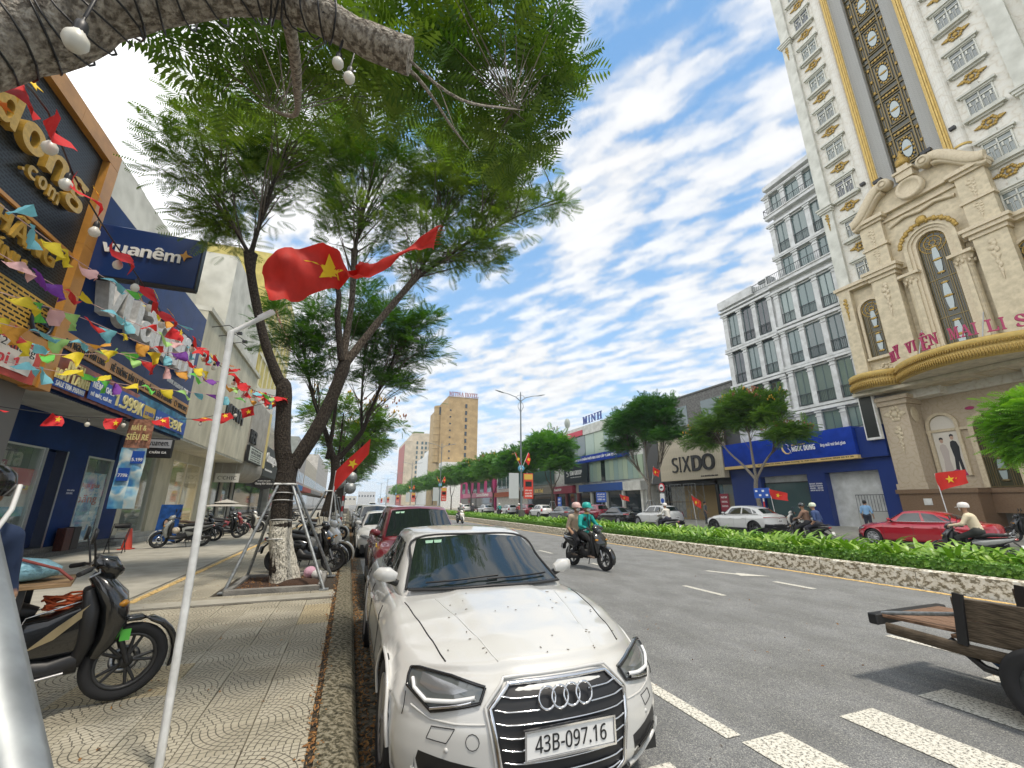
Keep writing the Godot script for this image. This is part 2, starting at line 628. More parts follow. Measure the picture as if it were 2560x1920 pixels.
func build_pavement() -> void:
	var base := struct("pavement", bxm(-9.2, 0.0, 12.0, 0.0, 0.128, -160.0), mats["joint"])
	var img := fan_image()
	var bump: Image = img.duplicate()
	bump.bump_map_to_normal_map(5.0)
	var tones := []
	for c in [lin(0.5, 0.475, 0.4), lin(0.55, 0.525, 0.45), lin(0.46, 0.435, 0.365), lin(0.6, 0.52, 0.36)]:
		var m := StandardMaterial3D.new()
		m.albedo_texture = ImageTexture.create_from_image(img)
		if not tones.is_empty(): m.albedo_texture = tones[0].albedo_texture
		m.albedo_color = c
		m.roughness = 0.9
		m.normal_enabled = true
		m.normal_texture = tones[0].normal_texture if not tones.is_empty() else ImageTexture.create_from_image(bump)
		m.detail_enabled = true
		m.detail_albedo = noise_tex("faint")
		m.detail_blend_mode = BaseMaterial3D.BLEND_MODE_MUL
		m.detail_uv_layer = BaseMaterial3D.DETAIL_UV_2
		m.uv2_triplanar = true
		m.uv2_world_triplanar = true
		m.uv2_scale = Vector3.ONE * 0.35
		tones.append(m)
	var meshes := []
	var w := 0.1965
	for turn in 4:
		var s := S().flat()
		var b := 0.006
		var p := [v3(-w + b, 0, -w + b), v3(w - b, 0, -w + b), v3(w - b, 0, w - b), v3(-w + b, 0, w - b)]
		var q := [v3(-w, -b, -w), v3(w, -b, -w), v3(w, -b, w), v3(-w, -b, w)]
		var uv := [Vector2(0.01, 0.01), Vector2(0.99, 0.01), Vector2(0.99, 0.99), Vector2(0.01, 0.99)]
		var f := func(i: int) -> Vector2: return uv[(i + turn) % 4]
		s.uvquad(p[0], p[1], p[2], p[3], f.call(0), f.call(1), f.call(2), f.call(3))
		for i in 4:
			var j := (i + 1) % 4
			s.uvquad(q[i], q[j], p[j], p[i], f.call(i), f.call(j), f.call(j), f.call(i))
			s.uvquad(q[i] - v3(0, 0.03, 0), q[j] - v3(0, 0.03, 0), q[j], q[i], f.call(i), f.call(j), f.call(j), f.call(i))
		meshes.append(s.mesh())
	var far := [[], [], [], []]
	var count := 0
	for row in 190:
		for col in 8:
			var x := -0.10 - 0.2 - 0.4 * col
			var z := -1.5 - 0.4 * row
			if x > -2.05 and x < -0.2 and z < -9.15 and z > -11.25: continue
			if z < -8.62 and z > -9.05: continue
			if z < -14.5 and fposmod(z + 27.5, 8.0) < 2.0 and x > -2.0: continue
			var turn: int = [[2, 3], [1, 0]][row % 2][col % 2]
			var tone := 0
			var pick := rng.randf()
			if pick > 0.82: tone = 1
			elif pick < 0.16: tone = 2
			if (row in [9, 10] and col in [3, 4]) or (row == 15 and col == 7) or (row in [14, 15, 16] and col == 0): tone = 3
			var xf := Transform3D(Basis.from_euler(v3(rng.randf_range(-0.004, 0.004), rng.randf_range(-0.006, 0.006), rng.randf_range(-0.004, 0.004))), v3(x + rng.randf_range(-0.003, 0.003), PAVE - 0.002 + rng.randf_range(-0.004, 0.003), z))
			if count < 290:
				var o := put("tile", meshes[turn], tones[tone], base)
				o.transform = xf
				count += 1
			else:
				far[turn].append(xf)
	for turn in 4:
		var o := multi("tile_field", meshes[turn], tones[0], far[turn], [], base)
		o.set_meta("kind", "stuff")
	put("cement_strip", bxm(-3.3, 0.1, -8.64, -0.08, PAVE + 0.002, -9.04), mats["concrete"], base)
	put("apron", bxm(-8.36, 0.1, 10, -3.34, PAVE - 0.004, -120), mats["concrete"], base)
	put("guide_line", bxm(-3.22, PAVE - 0.02, -9.2, -3.1, PAVE + 0.004, -60), mats["yellow_line"], base)
	put("guide_line", bxm(-3.26, PAVE - 0.02, -5.2, -3.16, PAVE + 0.004, -8.4), mats["white_line"], base)
	var kerb := struct("kerb", bxm(-0.02, -0.02, 10, 0.16, 0.11, -160), mats["joint"])
	var prof := poly2([-0.05, 0.0, 0.235, 0.0, 0.225, 0.075, 0.19, 0.125, 0.13, 0.152, -0.05, 0.155])
	var stone := S().prism(prof, 0.985).mesh()
	for i in 70:
		var o := put("kerb_stone", stone, mats["kerb"], kerb, v3(rng.randf_range(-0.006, 0.006), rng.randf_range(-0.006, 0.004), 1.0 - i * 1.0), Basis.from_euler(v3(0, rng.randf_range(-0.004, 0.004), 0)))
	put("kerb_run", S().prism(prof, 91.0, v3(0, 0, -160)).mesh(), mats["kerb"], kerb)
	struct("far_pavement", bxm(24.1, -0.02, 40, 60, PAVE, -400), mats["concrete"])

# ---------------------------------------------------------------- planted median
func leaf_blade() -> ArrayMesh:
	var s := S().smooth()
	var r := RandomNumberGenerator.new()
	r.seed = 11
	for k in 11:
		var a := TAU * k / 11.0 + r.randf() * 0.4
		var d := v3(cos(a), 0, sin(a))
		var side := v3(-sin(a), 0, cos(a))
		var len := r.randf_range(0.34, 0.55)
		var rise := r.randf_range(0.6, 1.25)
		var rows := []
		for i in 6:
			var t := i / 5.0
			var p := d * len * (t * 0.55 + t * t * 0.35) * (1.5 - rise * 0.6) + v3(0, len * rise * (t * 1.15 - t * t * 0.62), 0)
			var w := 0.030 * sin(PI * (0.12 + 0.86 * t))
			rows.append(PackedVector3Array([p - side * w + v3(0, w * 0.35, 0), p, p + side * w + v3(0, w * 0.35, 0)]))
		s.grid(rows)
	return s.mesh()

func leaf_mat(key: String, c: Color, back: Color, rough := 0.45) -> StandardMaterial3D:
	var m := mat(key, c, rough)
	m.vertex_color_use_as_albedo = true
	m.backlight_enabled = true
	m.backlight = back
	m.cull_mode = BaseMaterial3D.CULL_DISABLED
	return m

func build_median() -> void:
	struct("median_soil", bxm(11.5, 0.0, 40, 14.1, 0.26, -300), mats["soil"])
	var kerb := struct("median_kerb", bxm(11.4, 0.0, 40, 11.5, 0.3, -300), mats["joint"])
	var prof := poly2([11.32, 0.0, 11.56, 0.0, 11.56, 0.37, 11.40, 0.37, 11.36, 0.345])
	var block := S().prism(prof, 1.985).mesh()
	for i in 60:
		put("kerb_block", block, mats["median_paint"], kerb, v3(rng.randf_range(-0.008, 0.008), rng.randf_range(-0.008, 0.006), 2.0 - i * 2.0))
	put("kerb_run", S().prism(prof, 180, v3(0, 0, -298)).mesh(), mats["median_paint"], kerb)
	struct("median_far_kerb", bxm(14.0, 0.0, 40, 14.2, 0.37, -300), mats["median_paint"])
	var blade := leaf_blade()
	var xf := []
	var cols := []
	var z := 4.0
	while z > -150.0:
		var step := 0.16 + maxf(0.0, -z - 30.0) * 0.004
		for x in [12.1, 12.4, 12.75, 13.15, 13.6]:
			if rng.randf() < 0.8:
				var sc := rng.randf_range(1.15, 1.75)
				xf.append(Transform3D(Basis.from_euler(v3(rng.randf_range(-0.2, 0.2), rng.randf() * TAU, rng.randf_range(-0.2, 0.2))).scaled(Vector3.ONE * sc), v3(x + rng.randf_range(-0.12, 0.12), 0.24, z + rng.randf_range(-0.1, 0.1))))
				var g := rng.randf()
				cols.append(Color(0.13 + 0.16 * g, 0.27 + 0.17 * g, 0.035 + 0.02 * g))
		z -= step
	var plants := multi("median_plants", blade, leaf_mat("blade", Color.WHITE, lin(0.25, 0.4, 0.05), 0.4), xf, cols)
	tag(plants, "bright green strap leaved plants filling the median bed", "plants", "", "stuff")
	var leaf := S().smooth()
	for k in 7:
		var a := TAU * k / 7.0
		var d := v3(cos(a), 0.5, sin(a)).normalized()
		var sd := v3(-sin(a), 0.3, cos(a))
		leaf.quad(Vector3.ZERO, d * 0.02 + sd * 0.009, d * 0.042, d * 0.02 - sd * 0.009)
	xf = []
	cols = []
	z = 4.0
	while z > -110.0:
		var n := 11 if z > -30 else (5 if z > -60 else 2)
		for k in n * 5:
			var a := rng.randf()
			var p := Vector3.ZERO
			var nrm := UP
			if a < 0.45:
				p = v3(11.60 + rng.randf() * 0.3, 0.57 + rng.randf_range(-0.03, 0.02), z - rng.randf() * 0.16)
			elif a < 0.9:
				p = v3(11.6 + rng.randf_range(-0.03, 0.02), 0.3 + rng.randf() * 0.27, z - rng.randf() * 0.16)
				nrm = v3(-1, 0.3, 0)
			else:
				p = v3(11.9, 0.3 + rng.randf() * 0.27, z - rng.randf() * 0.16)
				nrm = v3(1, 0.3, 0)
			var b := Basis(Quaternion(UP, nrm.normalized())) * Basis.from_euler(v3(rng.randf_range(-0.6, 0.6), rng.randf() * TAU, rng.randf_range(-0.6, 0.6)))
			xf.append(Transform3D(b.scaled(Vector3.ONE * rng.randf_range(0.8, 1.4)), p))
			var g := rng.randf()
			cols.append(Color(0.07 + 0.12 * g, 0.19 + 0.16 * g, 0.02 + 0.02 * g))
		z -= 0.16
	var hedge := thing("low_hedge", "clipped low green box hedge running along the median kerb", "hedge", Vector3.ZERO)
	put("twig_core", bxm(11.63, 0.26, 4, 11.88, 0.53, -110), mat("hedge_core", lin(0.1, 0.22, 0.03), 1.0), hedge)
	multi("leaves", leaf.mesh(), leaf_mat("hedge_leaf", Color.WHITE, lin(0.2, 0.35, 0.04), 0.4), xf, cols, hedge).set_meta("kind", "stuff")

# ---------------------------------------------------------------- shops on the left
# panel on a left hand front: from z0 (near) to z1 (far), y0 to y1, face at x
func lpanel(parent: Node, called: String, x: float, z0: float, z1: float, y0: float, y1: float, m: Material, d := 0.03) -> MeshInstance3D:
	return put(called, bxm(x - d, y0, z1, x, y1, z0), m, parent)

func ltext(parent: Node, s: String, x: float, z0: float, z1: float, y0: float, y1: float, m: Material, d := 0.012, font: Font = null, called := "lettering") -> MeshInstance3D:
	return text(parent, called, s, v3(x, y0, z0), AWAY, UP, absf(z1 - z0), y1 - y0, d, m, font)

# frame round an opening in a plane of constant x; w is the bar width, d the depth
func xframe(s: Shape, x: float, z0: float, z1: float, y0: float, y1: float, w: float, d: float) -> Shape:
	var a := minf(z0, z1); var b := maxf(z0, z1)
	s.bx(x - d * 0.5, y0, a, x + d * 0.5, y1, a + w)
	s.bx(x - d * 0.5, y0, b - w, x + d * 0.5, y1, b)
	s.bx(x - d * 0.5, y0, a + w, x + d * 0.5, y0 + w, b - w)
	s.bx(x - d * 0.5, y1 - w, a + w, x + d * 0.5, y1, b - w)
	return s

func slot_tex(hole: Color, metal: Color) -> ImageTexture:
	var img := Image.create(128, 128, false, Image.FORMAT_RGBA8)
	img.fill(metal)
	for r in 4:
		for k in 2:
			var x := k * 64 + (32 if r % 2 else 0) + 6
			for i in 50:
				for j in 13: img.set_pixel((x + i) % 128, r * 32 + 10 + j, hole)
	return ImageTexture.create_from_image(img)

# printed sheet with soft colour patches (posters, vinyl banners)
func print_tex(seed_n: int, cols: Array, w := 256, h := 256, freq := 0.008) -> ImageTexture:
	var n := FastNoiseLite.new()
	n.seed = seed_n
	n.frequency = freq
	n.fractal_octaves = 4
	var img := Image.create(w, h, false, Image.FORMAT_RGBA8)
	for y in h:
		for x in w:
			var t := clampf(n.get_noise_2d(x, y) * 1.1 + 0.5, 0.0, 0.999) * (cols.size() - 1)
			var i := int(t)
			img.set_pixel(x, y, cols[i].lerp(cols[i + 1], t - i))
	return ImageTexture.create_from_image(img)

func print_mat(key: String, tex: Texture2D, rough := 0.5) -> StandardMaterial3D:
	var m := mat(key, Color.WHITE, rough)
	m.albedo_texture = tex
	m.uv1_triplanar = true
	m.uv1_world_triplanar = true
	m.uv1_scale = Vector3.ONE * 0.45
	return m

func wavy_sheet(o: Vector3, right: Vector3, up: Vector3, w: float, h: float, amp: float, n := 16, m := 10, seed_n := 1) -> ArrayMesh:
	var noise := FastNoiseLite.new()
	noise.seed = seed_n; noise.frequency = 0.9
	var out := right.cross(up).normalized()
	var s := S().smooth()
	for side in [0.0, 0.008]:
		var rows := []
		for j in m + 1:
			var row := PackedVector3Array()
			for i in n + 1:
				var u := float(i) / n; var v := float(j) / m
				row.append(o + right * w * u + up * h * v + out * (noise.get_noise_2d(u * w * 1.3, v * h * 1.3) * amp + side))
			rows.append(row)
		s.grid(rows)
	return s.mesh()

func build_left_shops() -> void:
	var navy := mat("navy_panel", lin(0.012, 0.04, 0.16), 0.28, 0, "faint", 0.3)
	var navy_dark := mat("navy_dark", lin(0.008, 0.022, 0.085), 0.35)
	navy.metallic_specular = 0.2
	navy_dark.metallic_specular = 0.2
	var orange := mat("orange_panel", lin(0.62, 0.29, 0.06), 0.35, 0, "faint", 0.4)
	var beige := mat("beige_render", lin(0.68, 0.64, 0.5), 0.85, 0, "faint", Vector3(0.3, 0.12, 0.3))
	var cream := mat("cream_render", lin(0.66, 0.64, 0.55), 0.85, 0, "faint", 0.25)
	var black := mat("perforated_black", Color.WHITE, 0.45, 0.2)
	black.albedo_texture = slot_tex(Color(0.015, 0.015, 0.02), lin(0.035, 0.045, 0.05))
	black.uv1_triplanar = true; black.uv1_world_triplanar = true; black.uv1_scale = Vector3.ONE * 3.6
	var yellow := mat("perforated_yellow", Color.WHITE, 0.45)
	yellow.albedo_texture = slot_tex(Color(0.03, 0.02, 0.01), lin(0.6, 0.36, 0.06))
	yellow.uv1_triplanar = true; yellow.uv1_world_triplanar = true; yellow.uv1_scale = Vector3.ONE * 2.6
	var letter := mat("letter_gold", lin(0.66, 0.4, 0.07), 0.3, 0.25, "faint", 2.0)
	var fx := -7.0
	var a := thing("phone_store", "store front of black slotted metal in an orange frame with gold lettering", "shop building", v3(0, 0, 0))
	put("wall", bxm(-20, 0, 3, -7.3, 10.9, -12.8), mat("store_body", lin(0.2, 0.19, 0.18), 0.9), a)
	lpanel(a, "facade_panel", fx - 0.06, 3, -12.44, 6.2, 10.56, black, 0.2)
	lpanel(a, "facade_panel", fx - 0.02, 3, -12.44, 5.36, 6.18, yellow, 0.2)
	var i := 0
	while i < 9:
		var z := 3.0 - i * 1.7622
		lpanel(a, "frame_panel", fx + 0.1, z, z - 1.755, 10.56, 11.02, orange, 0.35)
		i += 1
	for k in 5:
		var y := 4.25 + k * 1.261
		lpanel(a, "frame_panel", fx + 0.1, -12.44, -12.86, y, y + 1.253, orange, 0.35)
	lpanel(a, "frame_panel", fx + 0.06, 3, -12.43, 4.28, 5.34, orange, 0.3)
	lpanel(a, "facade_rail", fx + 0.0, 3, -12.44, 7.58, 7.66, orange, 0.06)
	var zz := -9.05
	for l in [["d", 0.55, 8.72, 9.58], ["o", 0.66, 8.7, 9.32], ["n", 0.66, 8.72, 9.3], ["g", 0.64, 8.45, 9.3]]:
		ltext(a, l[0], fx, zz, zz - l[1], l[2], l[3], letter, 0.14, bold, "letter")
		zz -= l[1] + 0.13
	zz = -10.12
	for l in [[".", 0.07, 0.07], ["c", 0.26, 0.28], ["o", 0.26, 0.28], ["m", 0.38, 0.28]]:
		ltext(a, l[0], fx, zz, zz - l[1], 8.3, 8.3 + l[2], letter, 0.07, bold, "letter")
		zz -= l[1] + 0.07
	zz = -9.95
	for l in [["H", 0.4, 0.42], ["Ã", 0.44, 0.56], ["N", 0.4, 0.42], ["G", 0.4, 0.42]]:
		ltext(a, l[0], fx, zz, zz - l[1], 6.92, 6.92 + l[2], letter, 0.08, bold, "letter")
		zz -= l[1] + 0.06
	zz = -9.55
	for l in [["C", 0.3, 0.3], ["H", 0.3, 0.3], ["Í", 0.12, 0.42], ["N", 0.3, 0.3], ["H", 0.3, 0.3]]:
		ltext(a, l[0], fx, zz, zz - l[1], 6.4, 6.4 + l[2], letter, 0.06, bold, "letter")
		zz -= l[1] + 0.05
	var emblem := mat("emblem_dark", lin(0.02, 0.03, 0.05), 0.4)
	var ring := S()
	ring.lathe([[0.36, -0.02], [0.36, 0.04], [0.31, 0.04], [0.31, -0.02], [0.36, -0.02]], 28, v3(fx + 0.03, 5.72, -12.05), v3(1, 0, 0))
	put("emblem_ring", ring.mesh(), emblem, a)
	ltext(a, "OKAL", fx + 0.01, -11.8, -12.3, 5.64, 5.82, emblem, 0.04)
	var b := thing("canvas_sign", "red edged white canvas sign hanging under the orange frame", "banner", v3(0, 0, 0))
	put("canvas", wavy_sheet(v3(fx + 0.16, 4.22, -6.0), AWAY, UP, 6.12, 0.86, 0.06), mat("canvas_red", lin(0.55, 0.08, 0.06), 0.6), b)
	put("print_field", wavy_sheet(v3(fx + 0.185, 4.36, -6.2), AWAY, UP, 5.72, 0.58, 0.06), mat("canvas_white", lin(0.72, 0.68, 0.62), 0.6), b)
	ltext(b, "miễn 12 tháng", fx + 0.24, -9.9, -11.8, 4.72, 4.93, mats["black_letter"], 0.01, sans)
	ltext(b, "với 1", fx + 0.24, -10.6, -11.4, 4.42, 4.66, mats["red_print"], 0.01)
	var v := thing("mattress_store", "blue mattress store with large white raised letters and orange band", "shop building", v3(0, 0, 0))
	put("wall", bxm(-20, 4.3, -12.9, fx - 0.12, 9.85, -21.78), mat("store_side", lin(0.55, 0.55, 0.52), 0.9, 0, "faint", 0.3), v)
	for k in 6:
		var z := -12.88 - k * 1.483
		lpanel(v, "facade_panel", fx, z, z - 1.478, 5.84, 9.92, navy, 0.11)
	lpanel(v, "orange_band", fx + 0.03, -12.88, -21.76, 5.42, 5.83, orange, 0.1)
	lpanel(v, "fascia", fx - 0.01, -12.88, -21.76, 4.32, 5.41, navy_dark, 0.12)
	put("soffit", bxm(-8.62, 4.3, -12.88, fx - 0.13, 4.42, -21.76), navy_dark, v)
	put("ground_floor_wall", S().bx(-9.1, 0.42, -14.8, -8.6, 4.3, 3).bx(-9.1, 3.3, -20.75, -8.6, 4.3, -14.8).bx(-9.1, 0.42, -18.9, -8.6, 3.3, -17.66).bx(-9.1, 0.42, -21.76, -8.6, 4.3, -20.65).mesh(), navy, v)
	put("shop_interior", S().bx(-13.0, 0.42, -20.7, -12.9, 3.3, -14.8).bx(-13, 0.3, -20.7, -8.62, 0.41, -14.8).bx(-13, 3.3, -20.7, -9.1, 3.4, -14.8).bx(-13, 0.4, -18.8, -9.1, 3.3, -18.7).mesh(), mat("interior_grey", lin(0.3, 0.3, 0.27), 0.8), v)
	put("door_leaf", bxm(-8.9, 0.44, -17.6, -8.82, 3.26, -16.66), navy_dark, v)
	put("door_frame", S().bx(-8.85, 0.42, -16.66, -8.55, 3.3, -16.58).bx(-8.85, 0.42, -17.68, -8.55, 3.3, -17.6).mesh(), mats["steel"], v)
	for w in [[-14.8, -16.58], [-18.9, -20.65]]:
		var win := put("window", xframe(S(), -8.62, w[0], w[1], 0.38, 3.3, 0.05, 0.08).mesh(), mat("window_alu", lin(0.55, 0.58, 0.56), 0.4, 0.5), v)
		put("pane", bxm(-8.63, 0.42, w[1] + 0.04, -8.62, 3.26, w[0] - 0.04), mats["pane"], win)
	put("step", bxm(-8.9, 0.12, -21.7, -8.32, 0.27, 3), mat("step_granite", lin(0.16, 0.16, 0.15), 0.5, 0, "mottle", 2.0), v)
	put("step", bxm(-8.95, 0.27, -21.7, -8.5, 0.42, 3), mats["step_granite"], v)
	zz = -13.4
	var white3d := mat("letter_white", lin(0.74, 0.74, 0.73), 0.28, 0, "faint", 1.5)
	for l in [["v", 1.05, 7.6], ["u", 1.12, 7.7], ["a", 1.02, 7.78], ["n", 1.1, 7.86], ["e", 1.08, 7.94], ["m", 1.5, 8.06]]:
		ltext(v, l[0], fx, zz, zz - l[1], 6.74, l[2] + 0.12, white3d, 0.3, bold, "letter")
		zz -= l[1] + 0.04
	ltext(v, "324 NGUYỄN VĂN LINH", fx + 0.03, -12.98, -14.85, 5.5, 5.72, mats["black_letter"])
	ltext(v, "HỆ THỐNG BÁN LẺ NỆM CHĂN GA GỐI & GIƯỜNG", fx + 0.03, -15.2, -19.9, 5.5, 5.76, mats["black_letter"])
	ltext(v, "18002092", fx + 0.03, -20.55, -21.6, 5.52, 5.72, mats["black_letter"])
	put("phone_symbol", S().lathe([[0.13, 0], [0.13, 0.014], [0.1, 0.014], [0.1, 0]], 16, v3(fx + 0.03, 5.62, -20.32), v3(1, 0, 0)).mesh(), mats["black_letter"], v)
	ltext(v, "www.vuanem.com", fx, -19.1, -21.4, 6.24, 6.42, mats["white_letter"])
	var plaque := mat("plaque_white", lin(0.6, 0.62, 0.68), 0.5)
	ltext(v, "VUA NỆM", -8.6, -18.2, -18.6, 2.1, 2.16, plaque, 0.006)
	ltext(v, "324 NVL", -8.6, -18.2, -18.55, 2.0, 2.06, plaque, 0.006)
	ltext(v, "vua", -8.98, -15.2, -16.4, 2.72, 3.12, mat("sign_dim", lin(0.5, 0.47, 0.38), 0.5), 0.05)
	put("sign_board", bxm(-9.05, 2.5, -16.5, -8.98, 3.2, -14.9), mat("sign_back", lin(0.04, 0.035, 0.03), 0.6), v)
	var ice := print_mat("ice_print", print_tex(4, [lin(0.02, 0.16, 0.4), lin(0.16, 0.42, 0.62), lin(0.5, 0.66, 0.7), lin(0.75, 0.78, 0.72), lin(0.1, 0.34, 0.6)]))
	var po := thing("window_poster", "icy blue window poster with red lettering in the mattress store", "poster")
	lpanel(po, "sheet", -8.66, -18.96, -20.5, 0.46, 2.76, ice, 0.01)
	ltext(po, "Ngủ giữa", -8.66, -19.1, -20.2, 2.2, 2.42, mat("red_word", lin(0.5, 0.08, 0.05), 0.5), 0.008)
	ltext(po, "trời băng", -8.66, -19.55, -20.2, 2.02, 2.14, mats["white_letter"], 0.008, sans)
	ltext(po, "băng", -8.66, -19.0, -20.25, 1.66, 2.0, mats["red_word"], 0.008)
	var p2 := thing("sale_poster", "red and white mattress price poster inside the store window", "poster")
	lpanel(p2, "sheet", -8.68, -15.55, -16.56, 1.36, 2.66, mat("poster_white", lin(0.5, 0.5, 0.48), 0.5), 0.01)
	lpanel(p2, "red_field", -8.675, -15.55, -16.56, 2.2, 2.66, mats["red_print"], 0.005)
	lpanel(p2, "yellow_field", -8.672, -15.75, -16.5, 2.08, 2.2, mat("yellow_print", lin(0.7, 0.6, 0.03), 0.5), 0.004)
	lpanel(p2, "blue_field", -8.672, -15.55, -16.56, 1.36, 1.62, mat("cyan_print", lin(0.03, 0.3, 0.45), 0.5), 0.004)
	ltext(p2, "1.999K", -8.672, -15.8, -16.4, 2.1, 2.19, mats["blue_print"], 0.004)
	var p3 := thing("percent_sign", "small crimson percentage sign hanging in the store window", "sign")
	lpanel(p3, "sheet", -8.7, -14.85, -15.45, 2.55, 2.84, mat("crimson_print", lin(0.35, 0.03, 0.12), 0.5), 0.02)
	ltext(p3, "50%", -8.7, -14.92, -15.4, 2.6, 2.79, mats["white_letter"], 0.006)
	var vb := thing("sale_banner", "long blue and rust vinyl sale banner with price panels under the orange band", "banner")
	var vinyl := print_mat("vinyl_print", print_tex(9, [lin(0.35, 0.1, 0.08), lin(0.5, 0.28, 0.2), lin(0.55, 0.5, 0.42), lin(0.2, 0.4, 0.55), lin(0.05, 0.25, 0.5)], 256, 256, 0.006))
	put("vinyl", wavy_sheet(v3(fx + 0.06, 4.36, -12.6), AWAY, UP, 4.6, 0.86, 0.05, 24, 8, 3), mat("vinyl_rust", lin(0.42, 0.13, 0.09), 0.45, 0, "mottle", 0.6), vb)
	put("vinyl", wavy_sheet(v3(fx + 0.065, 4.37, -17.1), AWAY, UP, 4.6, 0.9, 0.05, 24, 8, 4), mat("vinyl_blue", lin(0.06, 0.3, 0.52), 0.45, 0, "mottle", 0.5), vb)
	lpanel(vb, "price_panel", fx + 0.12, -14.3, -17.6, 4.44, 5.06, mats["blue_print"], 0.012)
	lpanel(vb, "price_panel", fx + 0.12, -12.85, -14.15, 4.42, 4.62, mats["blue_print"], 0.012)
	lpanel(vb, "price_panel", fx + 0.12, -17.65, -18.5, 4.55, 4.98, mat("amber_print", lin(0.62, 0.42, 0.08), 0.5), 0.012)
	lpanel(vb, "price_panel", fx + 0.12, -18.6, -21.6, 4.5, 5.02, mats["blue_print"], 0.012)
	var cream_l := mat("cream_letter", lin(0.78, 0.68, 0.3), 0.45)
	ltext(vb, "NGỦ", fx + 0.12, -13.2, -13.85, 4.9, 5.14, cream_l, 0.03)
	ltext(vb, "MÁT LẠNH", fx + 0.12, -12.8, -14.2, 4.62, 4.92, cream_l, 0.03)
	ltext(vb, "SALE THẢ PHANH", fx + 0.12, -12.92, -14.1, 4.45, 4.58, mats["white_letter"], 0.01)
	ltext(vb, "NỆM FOAM", fx + 0.12, -14.4, -15.55, 4.78, 5.0, mats["white_letter"], 0.01)
	ltext(vb, "HÈ MÁT, GIÁ RẺ", fx + 0.12, -14.4, -15.5, 4.54, 4.68, mats["white_letter"], 0.01)
	ltext(vb, "1.999K", fx + 0.12, -15.6, -17.5, 4.54, 4.98, cream_l, 0.03)
	ltext(vb, "2.9 TRIỆU", fx + 0.12, -17.72, -18.4, 4.66, 4.82, mats["blue_print"], 0.01)
	ltext(vb, "MÁT", fx + 0.12, -18.65, -19.3, 4.6, 4.82, mats["white_letter"], 0.01)
	ltext(vb, "439K", fx + 0.12, -19.45, -21.2, 4.58, 4.96, cream_l, 0.03)
	var sg := thing("projecting_sign", "dark blue projecting sign board with white lettering and an orange star", "sign")
	put("board", S().cbox(v3(-5.82, 8.17, -12.95), v3(2.48, 1.52, 0.2), 0.02).mesh(), mat("sign_navy", lin(0.01, 0.035, 0.14), 0.3), sg)
	put("edge_strip", S().bx(-7.06, 7.36, -13.05, -4.56, 7.41, -12.84).bx(-4.58, 7.41, -13.05, -4.55, 8.93, -12.84).mesh(), mats["black_plastic"], sg)
	var xx := -6.75
	for l in ["v", "u", "a", "n", "ệ", "m"]:
		var wd: float = {"m": 0.36, "v": 0.26}.get(l, 0.24)
		var hh: Array = {"ệ": [-0.1, 0.42]}.get(l, [0.0, 0.26])
		text(sg, "letter", l, v3(xx, 8.1, -12.84), v3(1, 0, 0), UP, wd, 0.36 if l == "ệ" else 0.26, 0.04, mats["white_letter"])
		xx += wd + 0.03
	put("star", S().prism(poly2([0, 0.17, 0.045, 0.045, 0.17, 0, 0.045, -0.045, 0, -0.17, -0.045, -0.045, -0.17, 0, -0.045, 0.045]), 0.03, v3(-4.94, 8.35, -12.84)).mesh(), mat("star_orange", lin(0.6, 0.3, 0.05), 0.4), sg)
	var nb := thing("vertical_banner", "narrow vertical sale banner with a curling foot beside the blue store", "banner")
	put("vinyl", wavy_sheet(v3(-7.05, 1.55, -17.2), v3(1, 0, 0), UP, 0.68, 1.9, 0.09, 10, 16, 8), ice, nb)
	put("vinyl", wavy_sheet(v3(-7.02, 3.45, -17.2), v3(1, 0, 0), UP, 0.68, 0.95, 0.06, 10, 10, 9), mat("vinyl_peach", lin(0.62, 0.3, 0.2), 0.45, 0, "mottle", 1.5), nb)
	text(nb, "lettering", "MÁT &", v3(-6.9, 4.02, -17.14), v3(1, 0, 0), UP, 0.4, 0.22, 0.02, cream_l)
	text(nb, "lettering", "SIÊU RẺ", v3(-6.98, 3.7, -17.14), v3(1, 0, 0), UP, 0.58, 0.26, 0.02, cream_l)
	put("price_panel", bxm(-6.72, 2.95, -17.15, -6.4, 3.35, -17.135), mats["blue_print"], nb)
	put("price_panel", bxm(-6.98, 2.4, -17.15, -6.68, 2.8, -17.135), mats["blue_print"], nb)
	text(nb, "lettering", "5.199", v3(-6.7, 3.02, -17.135), v3(1, 0, 0), UP, 0.28, 0.11, 0.006, mats["white_letter"])
	text(nb, "lettering", "779k", v3(-6.96, 2.52, -17.135), v3(1, 0, 0), UP, 0.26, 0.11, 0.006, mats["white_letter"])
	var ws := thing("wall_sign", "small black framed wall sign behind the vertical banner", "sign")
	put("board", S().cbox(v3(-6.55, 3.62, -18.6), v3(0.8, 0.7, 0.12), 0.03).mesh(), mats["black_plastic"], ws)
	put("face", bxm(-6.9, 3.62, -18.54, -6.2, 3.92, -18.53), mat("sign_grey", lin(0.35, 0.36, 0.38), 0.5), ws)
	text(ws, "lettering", "vuanem.", v3(-6.86, 3.7, -18.53), v3(1, 0, 0), UP, 0.6, 0.14, 0.006, mats["black_letter"])
	text(ws, "lettering", "CHĂN GA", v3(-6.8, 3.42, -18.535), v3(1, 0, 0), UP, 0.5, 0.1, 0.006, sg.get_child(1).material_override if false else mats["white_letter"])
	var c := thing("beige_boutique", "beige rendered boutique building with overhanging blank upper floor and lit windows", "shop building")
	put("upper_wall", S().bx(-22, 4.45, -33.6, fx, 10.4, -21.8).mesh(), beige, c)
	put("roof_edge", bxm(-22, 10.4, -33.75, fx + 0.12, 10.62, -21.78), cream, c)
	put("soffit", bxm(-9.2, 4.35, -33.6, fx - 0.02, 4.447, -21.8), cream, c)
